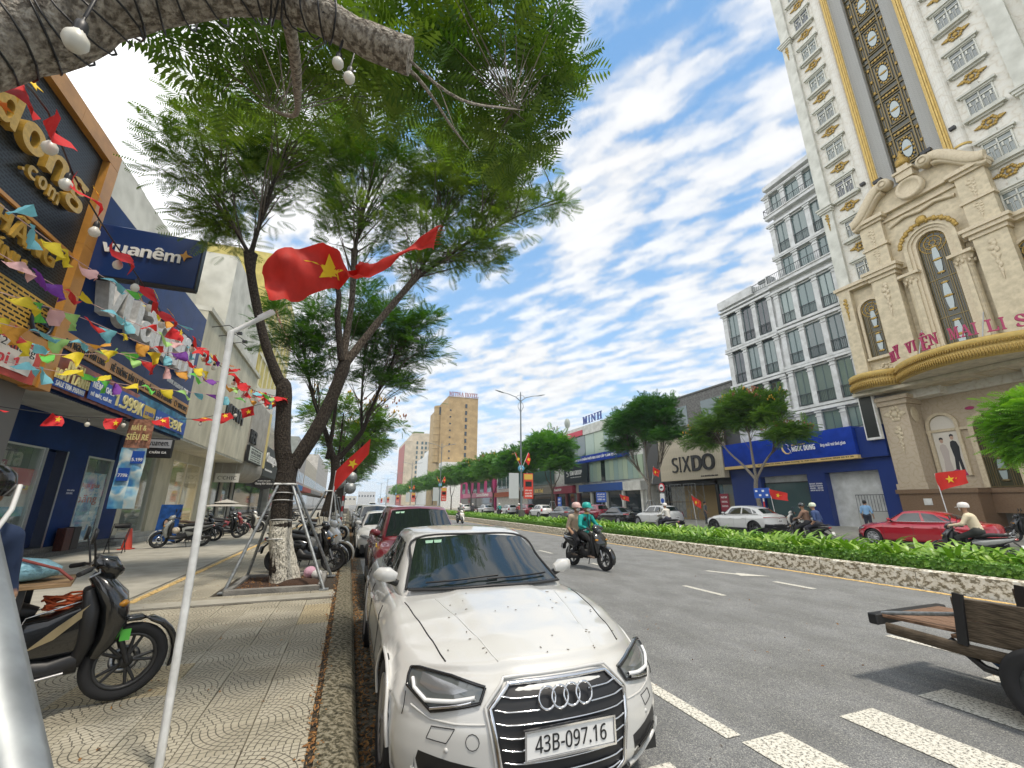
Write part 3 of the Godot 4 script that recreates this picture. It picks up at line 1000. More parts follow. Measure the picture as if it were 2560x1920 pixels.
	put("ground_floor_wall", S().bx(-9.1, 3.9, -33.6, -8.6, 4.35, -21.8).bx(-9.1, 0.5, -22.2, -8.6, 3.9, -21.8).bx(-9.1, 0.5, -26.2, -8.5, 3.9, -24.5).bx(-9.1, 0.5, -33.6, -8.6, 3.9, -31.0).mesh(), beige, c)
	put("step", bxm(-9.0, 0.12, -33.6, -8.2, 0.32, -21.8), mat("step_white", lin(0.55, 0.54, 0.5), 0.6, 0, "faint", 0.6), c)
	put("step", bxm(-9.0, 0.32, -33.6, -8.45, 0.5, -21.8), mats["step_white"], c)
	put("shop_interior", S().bx(-12.0, 0.5, -33.5, -11.9, 3.9, -21.9).bx(-12, 0.38, -33.5, -9.01, 0.49, -21.9).bx(-12, 3.9, -33.5, -9.1, 4.0, -21.9).bx(-12, 0.5, -25.6, -9.1, 3.9, -25.5).mesh(), mat("interior_cream", lin(0.6, 0.55, 0.4), 0.8), c)
	for w in [[-22.2, -24.5], [-26.2, -28.6], [-28.6, -31.0]]:
		var win := put("window", xframe(S(), -8.66, w[0], w[1], 0.5, 3.9, 0.06, 0.08).mesh(), mat("frame_cream", lin(0.6, 0.58, 0.5), 0.5), c)
		put("pane", bxm(-8.67, 0.55, w[1] + 0.05, -8.66, 3.85, w[0] - 0.05), mats["pane"], win)
	for k in 5:
		var lamp := put("ceiling_spot", S().lathe([[0.0, 0.0], [0.07, 0.0], [0.08, 0.06], [0.0, 0.06]], 10, v3(-10.0, 3.82, -27.2 - k * 0.7)).mesh(), mat("spot_glow", lin(0.9, 0.85, 0.7), 0.5), c)
		mats["spot_glow"].emission_enabled = true
		mats["spot_glow"].emission = Color(1.0, 0.92, 0.75)
		mats["spot_glow"].emission_energy_multiplier = 4.0
		var sp := SpotLight3D.new()
		sp.name = "shop_spot"
		sp.light_color = Color(1.0, 0.9, 0.72)
		sp.light_energy = 2.2
		sp.spot_angle = 70
		sp.light_size = 0.07
		sp.shadow_enabled = true
		sp.position = v3(-10.0, 3.8, -27.2 - k * 0.7)
		sp.rotation = v3(-PI / 2, 0, 0)
		c.add_child(sp, true)
	zz = -27.3
	for l in ["M", "I", "N", "H"]:
		var wd: float = 0.35 if l == "I" else 0.95
		ltext(c, l, fx, zz, zz - wd, 6.55, 7.3, mats["black_letter"], 0.08, bold, "letter")
		zz -= wd + 0.25
	var h := thing("grey_boutique", "grey rendered boutique with rounded overhang and dark raised letters", "shop building")
	var hw := mat("grey_render", lin(0.46, 0.43, 0.38), 0.85, 0, "faint", 0.3)
	var prof := PackedVector2Array([Vector2(-22, 4.4), Vector2(-8.2, 3.3)])
	for k in 7:
		var t := PI * 0.5 * k / 6.0
		prof.append(Vector2(-7.8 + 0.86 * sin(t), 4.2 - 0.9 * cos(t)))
	prof.append(Vector2(-6.94, 9.0)); prof.append(Vector2(-22, 9.0))
	put("upper_wall", S().prism(prof, 6.6, v3(0, 0, -40.3)).mesh(), hw, h)
	put("ground_floor_wall", S().bx(-9.3, 0.15, -34.4, -8.8, 4.2, -33.6).bx(-9.3, 0.15, -37.2, -8.8, 4.2, -36.6).bx(-9.3, 0.15, -40.3, -8.8, 4.2, -39.8).mesh(), hw, h)
	put("shop_interior", bxm(-11.5, 0.15, -40.2, -11.4, 4.2, -33.7), mat("interior_dark", lin(0.06, 0.075, 0.075), 0.8), h)
	for w in [[-34.4, -36.6], [-37.2, -39.8]]:
		var win := put("window", xframe(S(), -8.9, w[0], w[1], 0.2, 3.6, 0.06, 0.08).mesh(), mats["black_plastic"], h)
		put("pane", bxm(-8.91, 0.25, w[1] + 0.05, -8.9, 3.55, w[0] - 0.05), mats["pane"], win)
	zz = -33.75
	for l in ["H", "E", "R"]:
		ltext(h, l, -6.94, zz, zz - 0.62, 5.85, 6.75, mats["black_letter"], 0.12, bold, "letter")
		zz -= 0.72
	put("pilaster", bxm(-7.1, 4.5, -40.3, -6.84, 9.0, -39.9), mat("yellow_strip", lin(0.62, 0.52, 0.22), 0.6), h)
	var ns := thing("name_plate_sign", "white framed board with black print under the dark raised letters", "sign")
	lpanel(ns, "frame", -6.72, -33.4, -38.1, 4.5, 5.62, mats["black_plastic"], 0.2)
	lpanel(ns, "face", -6.7, -33.55, -37.95, 4.58, 5.54, mat("plate_white", lin(0.6, 0.64, 0.58), 0.5), 0.02)
	for r in [["KHAI TRƯƠNG CƠ SỞ", 5.34, 5.46], ["HER SILK HOUSE", 5.08, 5.28], ["322 NGUYỄN VĂN LINH", 4.94, 5.02], ["ĐÀ NẴNG", 4.8, 4.88], ["HOTLINE 0905", 4.64, 4.72]]:
		ltext(ns, r[0], -6.7, -33.9, -37.4, r[1], r[2], mats["black_letter"], 0.008)
	var ch := thing("hanging_sign", "white hanging shop sign with thin black capitals under the overhang", "sign")
	put("board", bxm(-8.3, 3.05, -32.95, -6.95, 3.62, -32.88), mat("board_white", lin(0.68, 0.67, 0.63), 0.5), ch)
	put("hanger", S().cyl(v3(-8.0, 3.62, -32.92), v3(-8.0, 4.4, -32.92), 0.012, -1, 6).cyl(v3(-7.2, 3.62, -32.92), v3(-7.2, 4.4, -32.92), 0.012, -1, 6).mesh(), mats["steel"], ch)
	text(ch, "lettering", "C'CHIC", v3(-8.15, 3.22, -32.88), v3(1, 0, 0), UP, 1.05, 0.22, 0.01, mats["black_letter"], sans)
	var k := thing("restaurant", "dark fronted restaurant with glass upper floor and white script sign", "shop building")
	put("wall", bxm(-22, 0.15, -54, -8.9, 11.5, -40.4), mat("grey_wall", lin(0.3, 0.3, 0.29), 0.85), k)
	put("glass_front", bxm(-8.9, 6.5, -54, -7.1, 11.2, -41.0), mats["window_green"], k)
	put("frame", S().bx(-9.0, 6.4, -41.0, -6.98, 11.4, -40.8).bx(-9, 11.2, -54, -7.0, 11.4, -41.0).bx(-7.12, 6.5, -47.5, -7.0, 11.2, -47.3).mesh(), mat("pale_trim", lin(0.55, 0.55, 0.52), 0.6), k)
	put("sign_box", bxm(-8.9, 3.95, -53.5, -6.96, 6.45, -40.7), mat("sign_charcoal", lin(0.03, 0.035, 0.035), 0.5), k)
	ltext(k, "Chuong Mat Chicken", -6.96, -41.2, -52.5, 4.95, 6.0, mats["white_letter"], 0.06, serif)
	ltext(k, "Gà rán Hàn Quốc", -6.96, -41.4, -45, 4.4, 4.6, mats["white_letter"], 0.03)
	put("glass_front", bxm(-8.9, 0.2, -53.6, -8.84, 3.9, -41.0), mats["window_dark"], k)
	var ov := thing("oval_sign", "black oval hanging sign with white lettering outside the restaurant", "sign")
	put("board", S().prism(circle2(0.42, 28, 1.75), 0.1, v3(-6.35, 3.2, -38.4)).mesh(), mats["black_letter"], ov)
	text(ov, "lettering", "Chuong Mat Chicken", v3(-6.95, 3.1, -38.3), v3(1, 0, 0), UP, 1.2, 0.2, 0.01, mats["white_letter"], serif)
	text(ov, "lettering", "GÀ RÁN HÀN QUỐC", v3(-6.8, 3.36, -38.3), v3(1, 0, 0), UP, 0.9, 0.12, 0.01, mats["white_letter"])

func build_left_far() -> void:
	var white := mat("far_white", lin(0.7, 0.69, 0.62), 0.85, 0, "faint", 0.15)
	var w := thing("white_building", "tall plain white building rising behind the beige boutique", "building")
	put("wall", S().bx(-30, 0, -33, -11.5, 17.2, -20).mesh(), white, w)
	put("wall", S().bx(-30, 0, -44, -9.5, 19.5, -33.02).mesh(), white, w)
	put("stair_tower", bxm(-16.5, 17.2, -26, -12.5, 18.6, -21), white, w)
	for k in 3:
		var lamp := S()
		var z := -22.6 - k * 1.2
		lamp.tube([v3(fx_l(), 9.9, z), v3(-6.3, 10.1, z), v3(-5.9, 9.85, z)], [0.02], 6)
		lamp.box(v3(-5.82, 9.75, z), v3(0.22, 0.12, 0.18))
		var o := thing("flood_lamp", ["flood lamp on a bent arm above the blue store, nearest", "flood lamp on a bent arm above the beige roof edge, middle one", "flood lamp on a bent arm above the beige roof edge, farthest"][k], "lamp", Vector3.ZERO, 0.0, "flood lamps over the shop fronts")
		put("arm", lamp.mesh(), mats["black_plastic"], o)
	var y := thing("yellow_building", "yellow gridded facade behind the street trees on the left", "building")
	put("wall", bxm(-26, 0, -62, -9.6, 27, -45), mat("far_yellow", lin(0.62, 0.52, 0.16), 0.7, 0, "faint", 0.3), y)
	for k in 8:
		put("mullion", bxm(-9.6, 6, -46 - k * 2.1 - 0.12, -9.5, 27, -46 - k * 2.1), mat("mullion_pale", lin(0.6, 0.58, 0.45), 0.6), y)
	for k in 7:
		put("floor_band", bxm(-9.6, 6.5 + k * 3.1, -62, -9.52, 6.8 + k * 3.1, -45), mat("band_red", lin(0.5, 0.16, 0.08), 0.6) if k == 5 else mats["mullion_pale"], y)
	var fronts := [["shop_house", "white slatted shop house past the restaurant", -54.2, -64, 9.5, lin(0.62, 0.62, 0.6)], ["shop_house", "blue and teal striped shop house past the white slatted one", -64.2, -74, 8.0, lin(0.04, 0.3, 0.42)], ["shop_house", "grey shop house half hidden by street trees on the left", -74.2, -90, 12.0, lin(0.45, 0.44, 0.42)], ["shop_house", "cream shop house far down the left side of the street", -90.2, -120, 10.0, lin(0.6, 0.55, 0.45)], ["shop_house", "pale shop house farthest down the left side", -120.2, -175, 14.0, lin(0.55, 0.53, 0.5)]]
	var i := 0
	for f in fronts:
		var o := thing(f[0], f[1], "shop building", Vector3.ZERO, 0.0, "shop houses far down the left side")
		put("wall", bxm(-24, 0, f[3], -8.4, f[4], f[2]), mat("shop_wall_%d" % i, f[5], 0.8, 0, "faint", 0.3), o)
		put("awning", bxm(-8.4, 3.6, f[3], -6.9, 4.3, f[2] - 0.2), mat("awning_%d" % i, [lin(0.1, 0.1, 0.1), lin(0.03, 0.16, 0.4), lin(0.35, 0.05, 0.04), lin(0.2, 0.2, 0.2), lin(0.3, 0.2, 0.1)][i], 0.6), o)
		put("glass_front", bxm(-8.4, 0.2, f[3] + 0.4, -8.36, 3.5, f[2] - 0.4), mats["window_dark"], o)
		var n := int((f[2] - f[3]) / 2.4)
		for k in n:
			put("window", bxm(-8.4, 5.2, f[2] - 0.8 - k * 2.4 - 1.4, -8.36, 7.0, f[2] - 0.8 - k * 2.4), mats["window_green"], o)
		if i == 0:
			for q in 12:
				put("slat", bxm(-8.36, 4.6 + q * 0.4, f[3], -8.26, 4.75 + q * 0.4, f[2]), mats["white_paint"], o)
		i += 1

func fx_l() -> float:
	return -7.0

# ---------------------------------------------------------------- right hand side: fronts face -x
func rpanel(parent: Node, called: String, x: float, z0: float, z1: float, y0: float, y1: float, m: Material, d := 0.03) -> MeshInstance3D:
	return put(called, bxm(x, y0, minf(z0, z1), x + d, y1, maxf(z0, z1)), m, parent)

func rtext(parent: Node, s: String, x: float, z0: float, z1: float, y0: float, y1: float, m: Material, d := 0.02, font: Font = null, called := "lettering") -> MeshInstance3D:
	return text(parent, called, s, v3(x, y0, minf(z0, z1)), NEAR, UP, absf(z1 - z0), y1 - y0, d, m, font)

# basis whose x runs along +z, y up, z towards the street
func rb() -> Basis:
	return Basis(v3(0, 0, 1), UP, v3(-1, 0, 0))

# gilded diamond shaped rosette, w wide and h tall, facing the street
func rosette(w: float, h: float) -> ArrayMesh:
	var s := S()
	s.ball(Vector3.ZERO, v3(0.07, h * 0.17, h * 0.17), 8, 5)
	for k in 12:
		var a := TAU * k / 12.0
		var r := 0.30 if k % 2 else 0.36
		s.ball(v3(0, sin(a) * h * r, cos(a) * w * r * 0.72), v3(0.05, h * 0.11, w * 0.085), 6, 4)
	for sg in [-1, 1]:
		for k in 3:
			s.ball(v3(0, 0, sg * w * (0.32 + 0.065 * k)), v3(0.045, h * (0.17 - 0.05 * k), w * 0.07), 6, 4)
	return s.mesh()

# drop of carved flowers
func festoon(w: float, h: float) -> ArrayMesh:
	var s := S()
	var r := RandomNumberGenerator.new()
	r.seed = 4
	for k in 13:
		var t := k / 12.0
		s.ball(v3(0, -h * t, sin(k * 2.6) * w * 0.16 * (1.0 - t)), v3(0.04, h * 0.075, w * (0.26 - 0.2 * t) * (1.0 + 0.3 * sin(k * 4.0))), 6, 4)
	return s.mesh()

# half round arch outline (u across, v up) from spring y1, radius r, n points, closed down to y0
func arch2(r: float, y0: float, y1: float, n := 14) -> PackedVector2Array:
	var p := PackedVector2Array()
	p.append(Vector2(-r, y0))
	for i in n + 1:
		var a := PI - PI * i / n
		p.append(Vector2(cos(a) * r, y1 + sin(a) * r))
	p.append(Vector2(r, y0))
	return p

# moulding that follows the arch, between radii r0 and r1
func arch_band(s: Shape, x: float, zc: float, r0: float, r1: float, y0: float, y1: float, d: float) -> Shape:
	var a := arch2(r1, y0, y1, 18)
	var b := arch2(r0, y0, y1, 18)
	s.flat()
	for i in a.size() - 1:
		var p := [a[i], a[i + 1], b[i + 1], b[i]]
		var f := []
		var g := []
		for q in p:
			f.append(v3(x, q.y, zc + q.x))
			g.append(v3(x + d, q.y, zc + q.x))
		s.quad(f[0], f[1], f[2], f[3])
		s.quad(f[0], g[0], g[1], f[1])
		s.quad(f[2], g[2], g[3], f[3])
	return s

# fluted half column
func half_column(s: Shape, x: float, zc: float, r: float, y0: float, y1: float, flutes := 10) -> Shape:
	s.smooth(3)
	var rows := []
	for y in [y0, y1]:
		var row := PackedVector3Array()
		var n := flutes * 4
		for i in n + 1:
			var a := PI * i / n
			var rr := r * (1.0 - 0.045 * absf(sin(a * flutes)))
			row.append(v3(x - sin(a) * rr, y, zc + cos(a) * rr))
		rows.append(row)
	return s.grid(rows)

# arched stained glass with a wheel in its head and a lattice of bronze bars
func arched_window(parent: Node, x: float, zc: float, r: float, y0: float, y1: float, gold_m: Material) -> void:
	var w := put("window", S().prism(arch2(r, y0, y1), 0.05, v3(x + 0.06, 0, zc), rb()).mesh(), mats["stained"], parent)
	var s := S()
	for q in [0.92, 0.6, 0.22]:
		arch_ring(s, x, zc, y1, r * q, 0.035)
	for k in 10:
		var a := TAU * k / 10.0
		s.cyl(v3(x, y1 + sin(a) * r * 0.25, zc + cos(a) * r * 0.25), v3(x, y1 + sin(a) * r * 0.9, zc + cos(a) * r * 0.9), 0.02, -1, 4)
	put("wheel_tracery", s.mesh(), gold_m, w)
	s = S()
	for zz in [-0.98, -0.55, 0.55, 0.98]: s.bx(x - 0.03, y0, zc + zz * r - 0.02, x + 0.03, y1, zc + zz * r + 0.02)
	var yy := y0
	while yy < y1:
		s.bx(x - 0.025, yy, zc - r, x + 0.025, yy + 0.05, zc + r)
		yy += (y1 - y0) / maxf(2.0, round((y1 - y0) / 2.2))
	for zz in [-0.85, -0.7, 0.7, 0.85, -0.42, 0.42]: s.bx(x - 0.015, y0, zc + zz * r - 0.012, x + 0.015, y1 - 0.1, zc + zz * r + 0.012)
	put("lattice", s.mesh(), mats["bronze"], w)
	yy = y0 + 0.25
	var span := (y1 - y0) / maxf(2.0, round((y1 - y0) / 2.2))
	while yy + span * 0.6 < y1:
		var o := S()
		o.prism(oval(0.24 * r, span * 0.36), 0.03, v3(x - 0.01, yy + span * 0.42, zc), rb())
		put("mirror_oval", o.mesh(), mats["mirror_pane"], w)
		var g := S()
		g.ball(v3(x - 0.03, yy + span * 0.42, zc), v3(0.05, 0.09, r * 0.36), 8, 5)
		for sg in [-1, 1]: g.ball(v3(x - 0.02, yy + span * (0.42 + 0.36 * sg), zc), v3(0.04, 0.08, r * 0.3), 8, 5)
		put("gilt_ornament", g.mesh(), gold_m, w)
		yy += span

func arch_ring(s: Shape, x: float, zc: float, yc: float, r: float, w: float) -> void:
	var pts := []
	for i in 21:
		var a := TAU * i / 20.0
		pts.append(v3(x, yc + sin(a) * r, zc + cos(a) * r))
	s.tube(pts, [w], 5, [], false, v3(1, 0, 0))

func oval(w: float, h: float, n := 20) -> PackedVector2Array:
	var p := PackedVector2Array()
	for i in n:
		var a := TAU * i / n
		p.append(Vector2(cos(a) * w, sin(a) * h * (1.0 + 0.12 * absf(sin(a)))))
	return p

func build_tower() -> void:
	var wall := mat("tower_white", lin(0.7, 0.69, 0.63), 0.75, 0, "marble", 0.25)
	var plain := mat("tower_plain", lin(0.68, 0.68, 0.61), 0.8, 0, "faint", 0.2)
	var marble := mat("marble_gold", lin(0.64, 0.545, 0.37), 0.5, 0, "faint", 0.6)
	var trim := mat("marble_trim", lin(0.6, 0.52, 0.37), 0.55, 0, "marble", 0.5)
	var gold := mat("gilt", lin(0.58, 0.38, 0.09), 0.45, 0.45, "mottle", 3.0)
	var gold_flat := mat("gilt_strip", lin(0.66, 0.46, 0.13), 0.5, 0.15, "faint", 1.0)
	mat("bronze", lin(0.16, 0.12, 0.05), 0.4, 0.6)
	glass_mat("stained", lin(0.05, 0.05, 0.03), 0.5, 0.1)
	glass_mat("mirror_pane", lin(0.3, 0.36, 0.36), 0.9, 0.05)
	var curtain := mat("lace", lin(0.15, 0.17, 0.16), 0.2)
	curtain.metallic_specular = 0.7
	var t := thing("clinic_tower", "ornate white and gold clinic tower with marble portico and gilded canopy", "tower", v3(0, 0, 0))
	var ax := -12.2
	put("wall", S().bx(33.12, 8.2, -17.8, 52, 62, -13.95).bx(33.12, 8.2, -10.45, 52, 62, -5.6).bx(33.9, 8.2, -13.95, 52, 62, -10.45).mesh(), wall, t)
	put("wing_wall", bxm(32.6, 20.0, -5.6, 52, 62, 4.0), plain, t)
	put("wing_wall", bxm(32.7, 9.0, -5.6, 52, 20.0, 4.0), marble, t)
	for p in [[-17.85, -17.1], [-7.0, -6.2]]:
		put("pilaster", bxm(32.86, 16.9, p[0], 33.12, 62, p[1]), plain, t)
		for y in [23.6, 41.2]:
			put("pilaster_cap", S().bx(32.74, y, p[0] - 0.08, 33.1, y + 0.14, p[1] + 0.08).bx(32.66, y + 0.14, p[0] - 0.16, 33.1, y + 0.34, p[1] + 0.16).bx(32.58, y + 0.34, p[0] - 0.22, 33.1, y + 0.46, p[1] + 0.22).mesh(), plain, t)
			put("gilt_drop", festoon(0.5, 1.3), gold, t, v3(32.84, y - 0.25, (p[0] + p[1]) * 0.5))
	var ros := rosette(1.35, 0.85)
	var sash := S()
	xframe(sash, 0, -0.64, 0.64, 0, 1.42, 0.07, 0.1)
	sash.bx(-0.05, 0.0, -0.03, 0.05, 1.42, 0.03)
	sash.bx(-0.05, 1.0, -0.6, 0.05, 1.05, 0.6)
	var sash_m := sash.mesh()
	var lace := S()
	for k in 4:
		var z := -0.45 + k * 0.3
		lace.bx(-0.012, 0.1, z - 0.1, 0.012, 0.13, z + 0.1).bx(-0.012, 0.7, z - 0.1, 0.012, 0.72, z + 0.1)
		lace.bx(-0.012, 0.1, z - 0.1, 0.012, 0.72, z - 0.085).bx(-0.012, 0.1, z + 0.085, 0.012, 0.72, z + 0.1)
		lace.bx(-0.012, 0.72, z - 0.04, 0.012, 0.95, z + 0.04)
	var lace_m := lace.mesh()
	var sill := S().bx(-0.2, -0.16, -0.82, 0.0, 0.0, 0.82).bx(-0.3, -0.3, -0.9, 0.0, -0.16, 0.9).bx(-0.14, -0.42, -0.74, 0.0, -0.3, 0.74).mesh()
	var head := S().bx(-0.14, 1.42, -0.74, 0.0, 1.54, 0.74).bx(-0.24, 1.54, -0.86, 0.0, 1.68, 0.86).bx(-0.16, 1.68, -0.16, 0.0, 2.0, 0.16).mesh()
	for zc in [-15.98, -8.34]:
		for k in 12:
			var y := 17.2 + k * 3.5
			if zc < -12 and y < 18: y = y
			var w := put("window", sash_m, plain, t, v3(33.08, y, zc))
			var tint := rng.randi() % 4
			put("pane", bxm(0.02, 0.03, -0.6, 0.03, 1.39, 0.6), curtain if tint < 2 else glass_mat("curtain_%d" % tint, lin(0.06 * tint, 0.07 * tint, 0.065 * tint) if tint == 3 else lin(0.05, 0.06, 0.07), 0.7, 0.15), w)
			put("lace_grille", lace_m, plain, w, v3(-0.01, 0, 0))
			put("window_sill", sill, plain, t, v3(33.1, y, zc))
			put("window_head", head, plain, t, v3(33.1, y, zc))
			put("gilt_rosette", ros, gold, t, v3(33.05, y - 0.95, zc))
	for zc in [-14.72, -9.7]:
		put("column", half_column(S(), 33.14, zc, 0.36, 22.6, 62).mesh(), wall, t)
		put("column_base", S().lathe([[0.40, 20.5], [0.40, 22.3], [0.44, 22.34], [0.44, 22.5], [0.38, 22.6]], 20, v3(33.16, 0, zc)).mesh(), wall, t)
		put("column_ring", S().lathe([[0.42, 22.62], [0.46, 22.7], [0.42, 22.78]], 20, v3(33.16, 0, zc)).mesh(), gold_flat, t)
		put("flood_light", S().box(v3(32.7, 24.0, zc), v3(0.2, 0.2, 0.3)).mesh(), mats["black_plastic"], t)
	for g in [[-14.36, -13.96], [-10.44, -10.04]]:
		put("gilt_strip", S().bx(32.98, 22.2, g[0], 33.12, 62, g[1]).bx(32.9, 22.2, g[0] + 0.1, 32.98, 62, g[0] + 0.18).bx(32.9, 22.2, g[1] - 0.18, 32.98, 62, g[1] - 0.1).mesh(), gold_flat, t)
	var pebble := mat("pebble_dash", lin(0.7, 0.7, 0.66), 0.8, 0, "mottle", 5.0, "n_fine", 2.0)
	put("pebble_jamb", S().bx(33.2, 22.2, -13.95, 33.9, 62, -13.2).bx(33.2, 22.2, -11.2, 33.9, 62, -10.45).mesh(), pebble, t)
	var bay := S()
	for z in [-1.0, -0.58, 0.58, 1.0]: bay.bx(-0.06, 0, z - 0.035, 0.02, 3.4, z + 0.035)
	for z in [-0.86, -0.72, 0.72, 0.86]: bay.bx(-0.03, 0.5, z - 0.02, 0.02, 2.9, z + 0.02)
	for y in [0.0, 0.46, 2.9]: bay.bx(-0.06, y, -1.0, 0.02, y + 0.06, 1.0)
	bay.bx(-0.05, 0.66, -0.44, 0.02, 0.74, 0.44).bx(-0.05, 2.62, -0.44, 0.02, 2.7, 0.44).bx(-0.05, 0.66, -0.44, 0.02, 2.7, -0.38).bx(-0.05, 0.66, 0.38, 0.02, 2.7, 0.44)
	var bay_m := bay.mesh()
	var orn := S()
	for k in 16:
		var a := TAU * k / 16.0
		orn.ball(v3(-0.03, 1.68 + sin(a) * 0.86, cos(a) * 0.36), v3(0.04, 0.1, 0.07), 6, 4)
	for sg in [-1, 1]:
		for y in [0.6, 1.65, 2.75]: orn.ball(v3(-0.03, y, sg * 0.79), v3(0.04, 0.14, 0.12), 6, 4)
	orn.ball(v3(-0.05, 1.68, 0), v3(0.05, 0.1, 0.26), 8, 5)
	for k in 5: orn.ball(v3(-0.04, 3.16, -0.4 + 0.2 * k), v3(0.04, 0.09 + 0.04 * (k % 2), 0.12), 6, 4)
	var orn_m := orn.mesh()
	var ova := S().prism(oval(0.27, 0.62), 0.03, v3(0, 1.68, 0), rb()).mesh()
	for k in 12:
		var y := 23.5 + k * 3.4
		var b := put("stair_glass", bxm(33.62, y - 0.0, -13.2, 33.7, y + 3.4, -11.2), mats["stained"], t)
		put("lattice", bay_m, mats["bronze"], b, v3(33.6, y, ax))
		put("gilt_ornament", orn_m, gold, b, v3(33.58, y, ax))
		put("mirror_oval", ova, mats["mirror_pane"], b, v3(33.57, y, ax))
	var px := 32.3
	put("portico_wall", S().bx(px + 0.5, 9.0, -17.7, 33.12, 16.6, -5.6).bx(px + 0.35, 16.6, -15.4, 33.12, 21.2, -9.0).mesh(), marble, t)
	for z in [[-15.5, -14.1], [-10.3, -8.9]]:
		put("pier", S().bx(px - 0.1, 9.6, z[0], px + 0.5, 16.3, z[1]).bx(px, 17.1, z[0] + 0.05, px + 0.5, 20.4, z[1] - 0.05).mesh(), marble, t)
		put("entablature", S().bx(px - 0.2, 16.3, z[0] - 0.1, px + 0.5, 16.55, z[1] + 0.1).bx(px - 0.35, 16.55, z[0] - 0.25, px + 0.5, 16.8, z[1] + 0.25).bx(px - 0.45, 16.8, z[0] - 0.35, px + 0.5, 17.0, z[1] + 0.35).mesh(), trim, t)
		put("entablature", S().bx(px - 0.1, 18.6, z[0] - 0.05, px + 0.5, 18.75, z[1] + 0.05).bx(px - 0.15, 20.4, z[0] - 0.1, px + 0.5, 20.6, z[1] + 0.1).bx(px - 0.3, 20.6, z[0] - 0.25, px + 0.5, 20.85, z[1] + 0.25).mesh(), trim, t)
		for q in [[20.0, 1.3, 0.0], [15.8, 2.2, -0.12], [18.4, 0.9, 0.0]]:
			put("carved_drop", festoon(0.7, q[1]), trim, t, v3(px + q[2], q[0], (z[0] + z[1]) * 0.5))
	put("corner_pier", bxm(px + 0.1, 9.0, -17.75, px + 0.5, 16.5, -17.0), marble, t)
	put("corner_pier", bxm(px + 0.1, 9.0, -7.4, px + 0.5, 16.5, -6.6), marble, t)
	put("gilt_drop", festoon(0.5, 1.5), gold, t, v3(px + 0.08, 15.9, -17.37))
	for z in [[-17.85, -15.75], [-8.65, -5.6]]:
		put("cornice", S().bx(px + 0.1, 16.5, z[0], px + 0.55, 16.7, z[1]).bx(px - 0.05, 16.7, z[0] - 0.08, px + 0.55, 16.92, z[1]).mesh(), trim, t)
	for zc in [-13.45, -10.95]:
		put("column", half_column(S(), px + 0.3, zc, 0.33, 10.4, 15.0, 12).mesh(), marble, t)
		var cap := S()
		cap.lathe([[0.33, 14.95], [0.36, 15.05], [0.33, 15.12], [0.4, 15.4], [0.52, 15.72]], 16, v3(px + 0.3, 0, zc))
		cap.bx(px - 0.28, 15.72, zc - 0.55, px + 0.5, 15.9, zc + 0.55)
		for k in 9:
			var a := PI * (k + 0.5) / 9.0
			cap.ball(v3(px + 0.3 - sin(a) * 0.43, 15.3 + 0.2 * (k % 2), zc + cos(a) * 0.43), v3(0.08, 0.14, 0.08), 6, 4)
		put("capital", cap.mesh(), trim, t)
	for q in [[0.72, 0.92, 0.0], [0.92, 1.08, -0.1], [1.08, 1.3, -0.2]]:
		put("archivolt", arch_band(S(), px + 0.1 + q[2], ax + 0.1, q[0], q[1], 10.0, 17.4, 0.6).mesh(), marble if q[2] < -0.15 else trim, t)
	var crest := S()
	for k in 21:
		var a := PI * (0.06 + 0.88 * k / 20.0)
		crest.ball(v3(px - 0.16, 17.4 + sin(a) * 1.42, ax + 0.1 + cos(a) * 1.42), v3(0.09, 0.13 + 0.07 * (k % 2), 0.14), 6, 4)
	crest.ball(v3(px - 0.2, 18.95, ax + 0.1), v3(0.12, 0.3, 0.3), 8, 5)
	put("arch_crest", crest.mesh(), gold, t)
	arched_window(t, px + 0.32, ax + 0.1, 0.72, 10.0, 17.4, gold)
	for zc in [-15.95 - 0.15, -8.45]:
		put("archivolt", arch_band(S(), px + 0.3, zc, 0.64, 0.8, 11.3, 14.75, 0.3).mesh(), trim, t)
		arched_window(t, px + 0.42, zc, 0.64, 11.3, 14.75, gold)
		put("window_sill", S().bx(px + 0.2, 11.1, zc - 0.85, px + 0.5, 11.28, zc + 0.85).mesh(), trim, t)
		put("carved_panel", rosette(1.3, 0.7), trim, t, v3(px + 0.46, 10.5, zc))
	for sg in [-1.0, 1.0]:
		var pts := []
		for k in 13:
			var u := k / 12.0
			pts.append(v3(px - 0.2, 20.9 + 1.75 * (u * u * (3.0 - 2.0 * u)), ax + sg * (3.5 - 2.15 * u)))
		put("pediment_scroll", S().tube(pts, [0.24, 0.24], 10, [0.3, 0.3], true, UP, 4.0).mesh(), trim, t)
		put("pediment_scroll", S().tube(pts.map(func(p: Vector3) -> Vector3: return p + v3(0.2, -0.42, 0)), [0.3, 0.3], 8, [0.14, 0.14], true, UP, 4.0).mesh(), trim, t)
		put("volute", S().lathe([[0.0, -0.34], [0.34, -0.34], [0.38, -0.25], [0.38, 0.3], [0.0, 0.3]], 18, v3(px - 0.2, 22.55, ax + sg * 1.1), v3(1, 0, 0)).lathe([[0.2, -0.4], [0.24, -0.34], [0.2, -0.28]], 14, v3(px - 0.2, 22.55, ax + sg * 1.1), v3(1, 0, 0)).mesh(), trim, t)
		put("flood_light", S().box(v3(px - 0.3, 23.05, ax + sg * 1.35), v3(0.3, 0.22, 0.5)).mesh(), mats["black_plastic"], t)
	put("pediment_wall", bxm(px + 0.2, 20.8, -14.6, 33.12, 22.3, -9.8), marble, t)
	put("medallion", S().lathe([[0.0, -0.1], [0.5, -0.1], [0.56, -0.2], [0.72, -0.16], [0.74, 0.2]], 24, v3(px - 0.05, 21.5, ax), v3(1, 0, 0)).mesh(), trim, t)
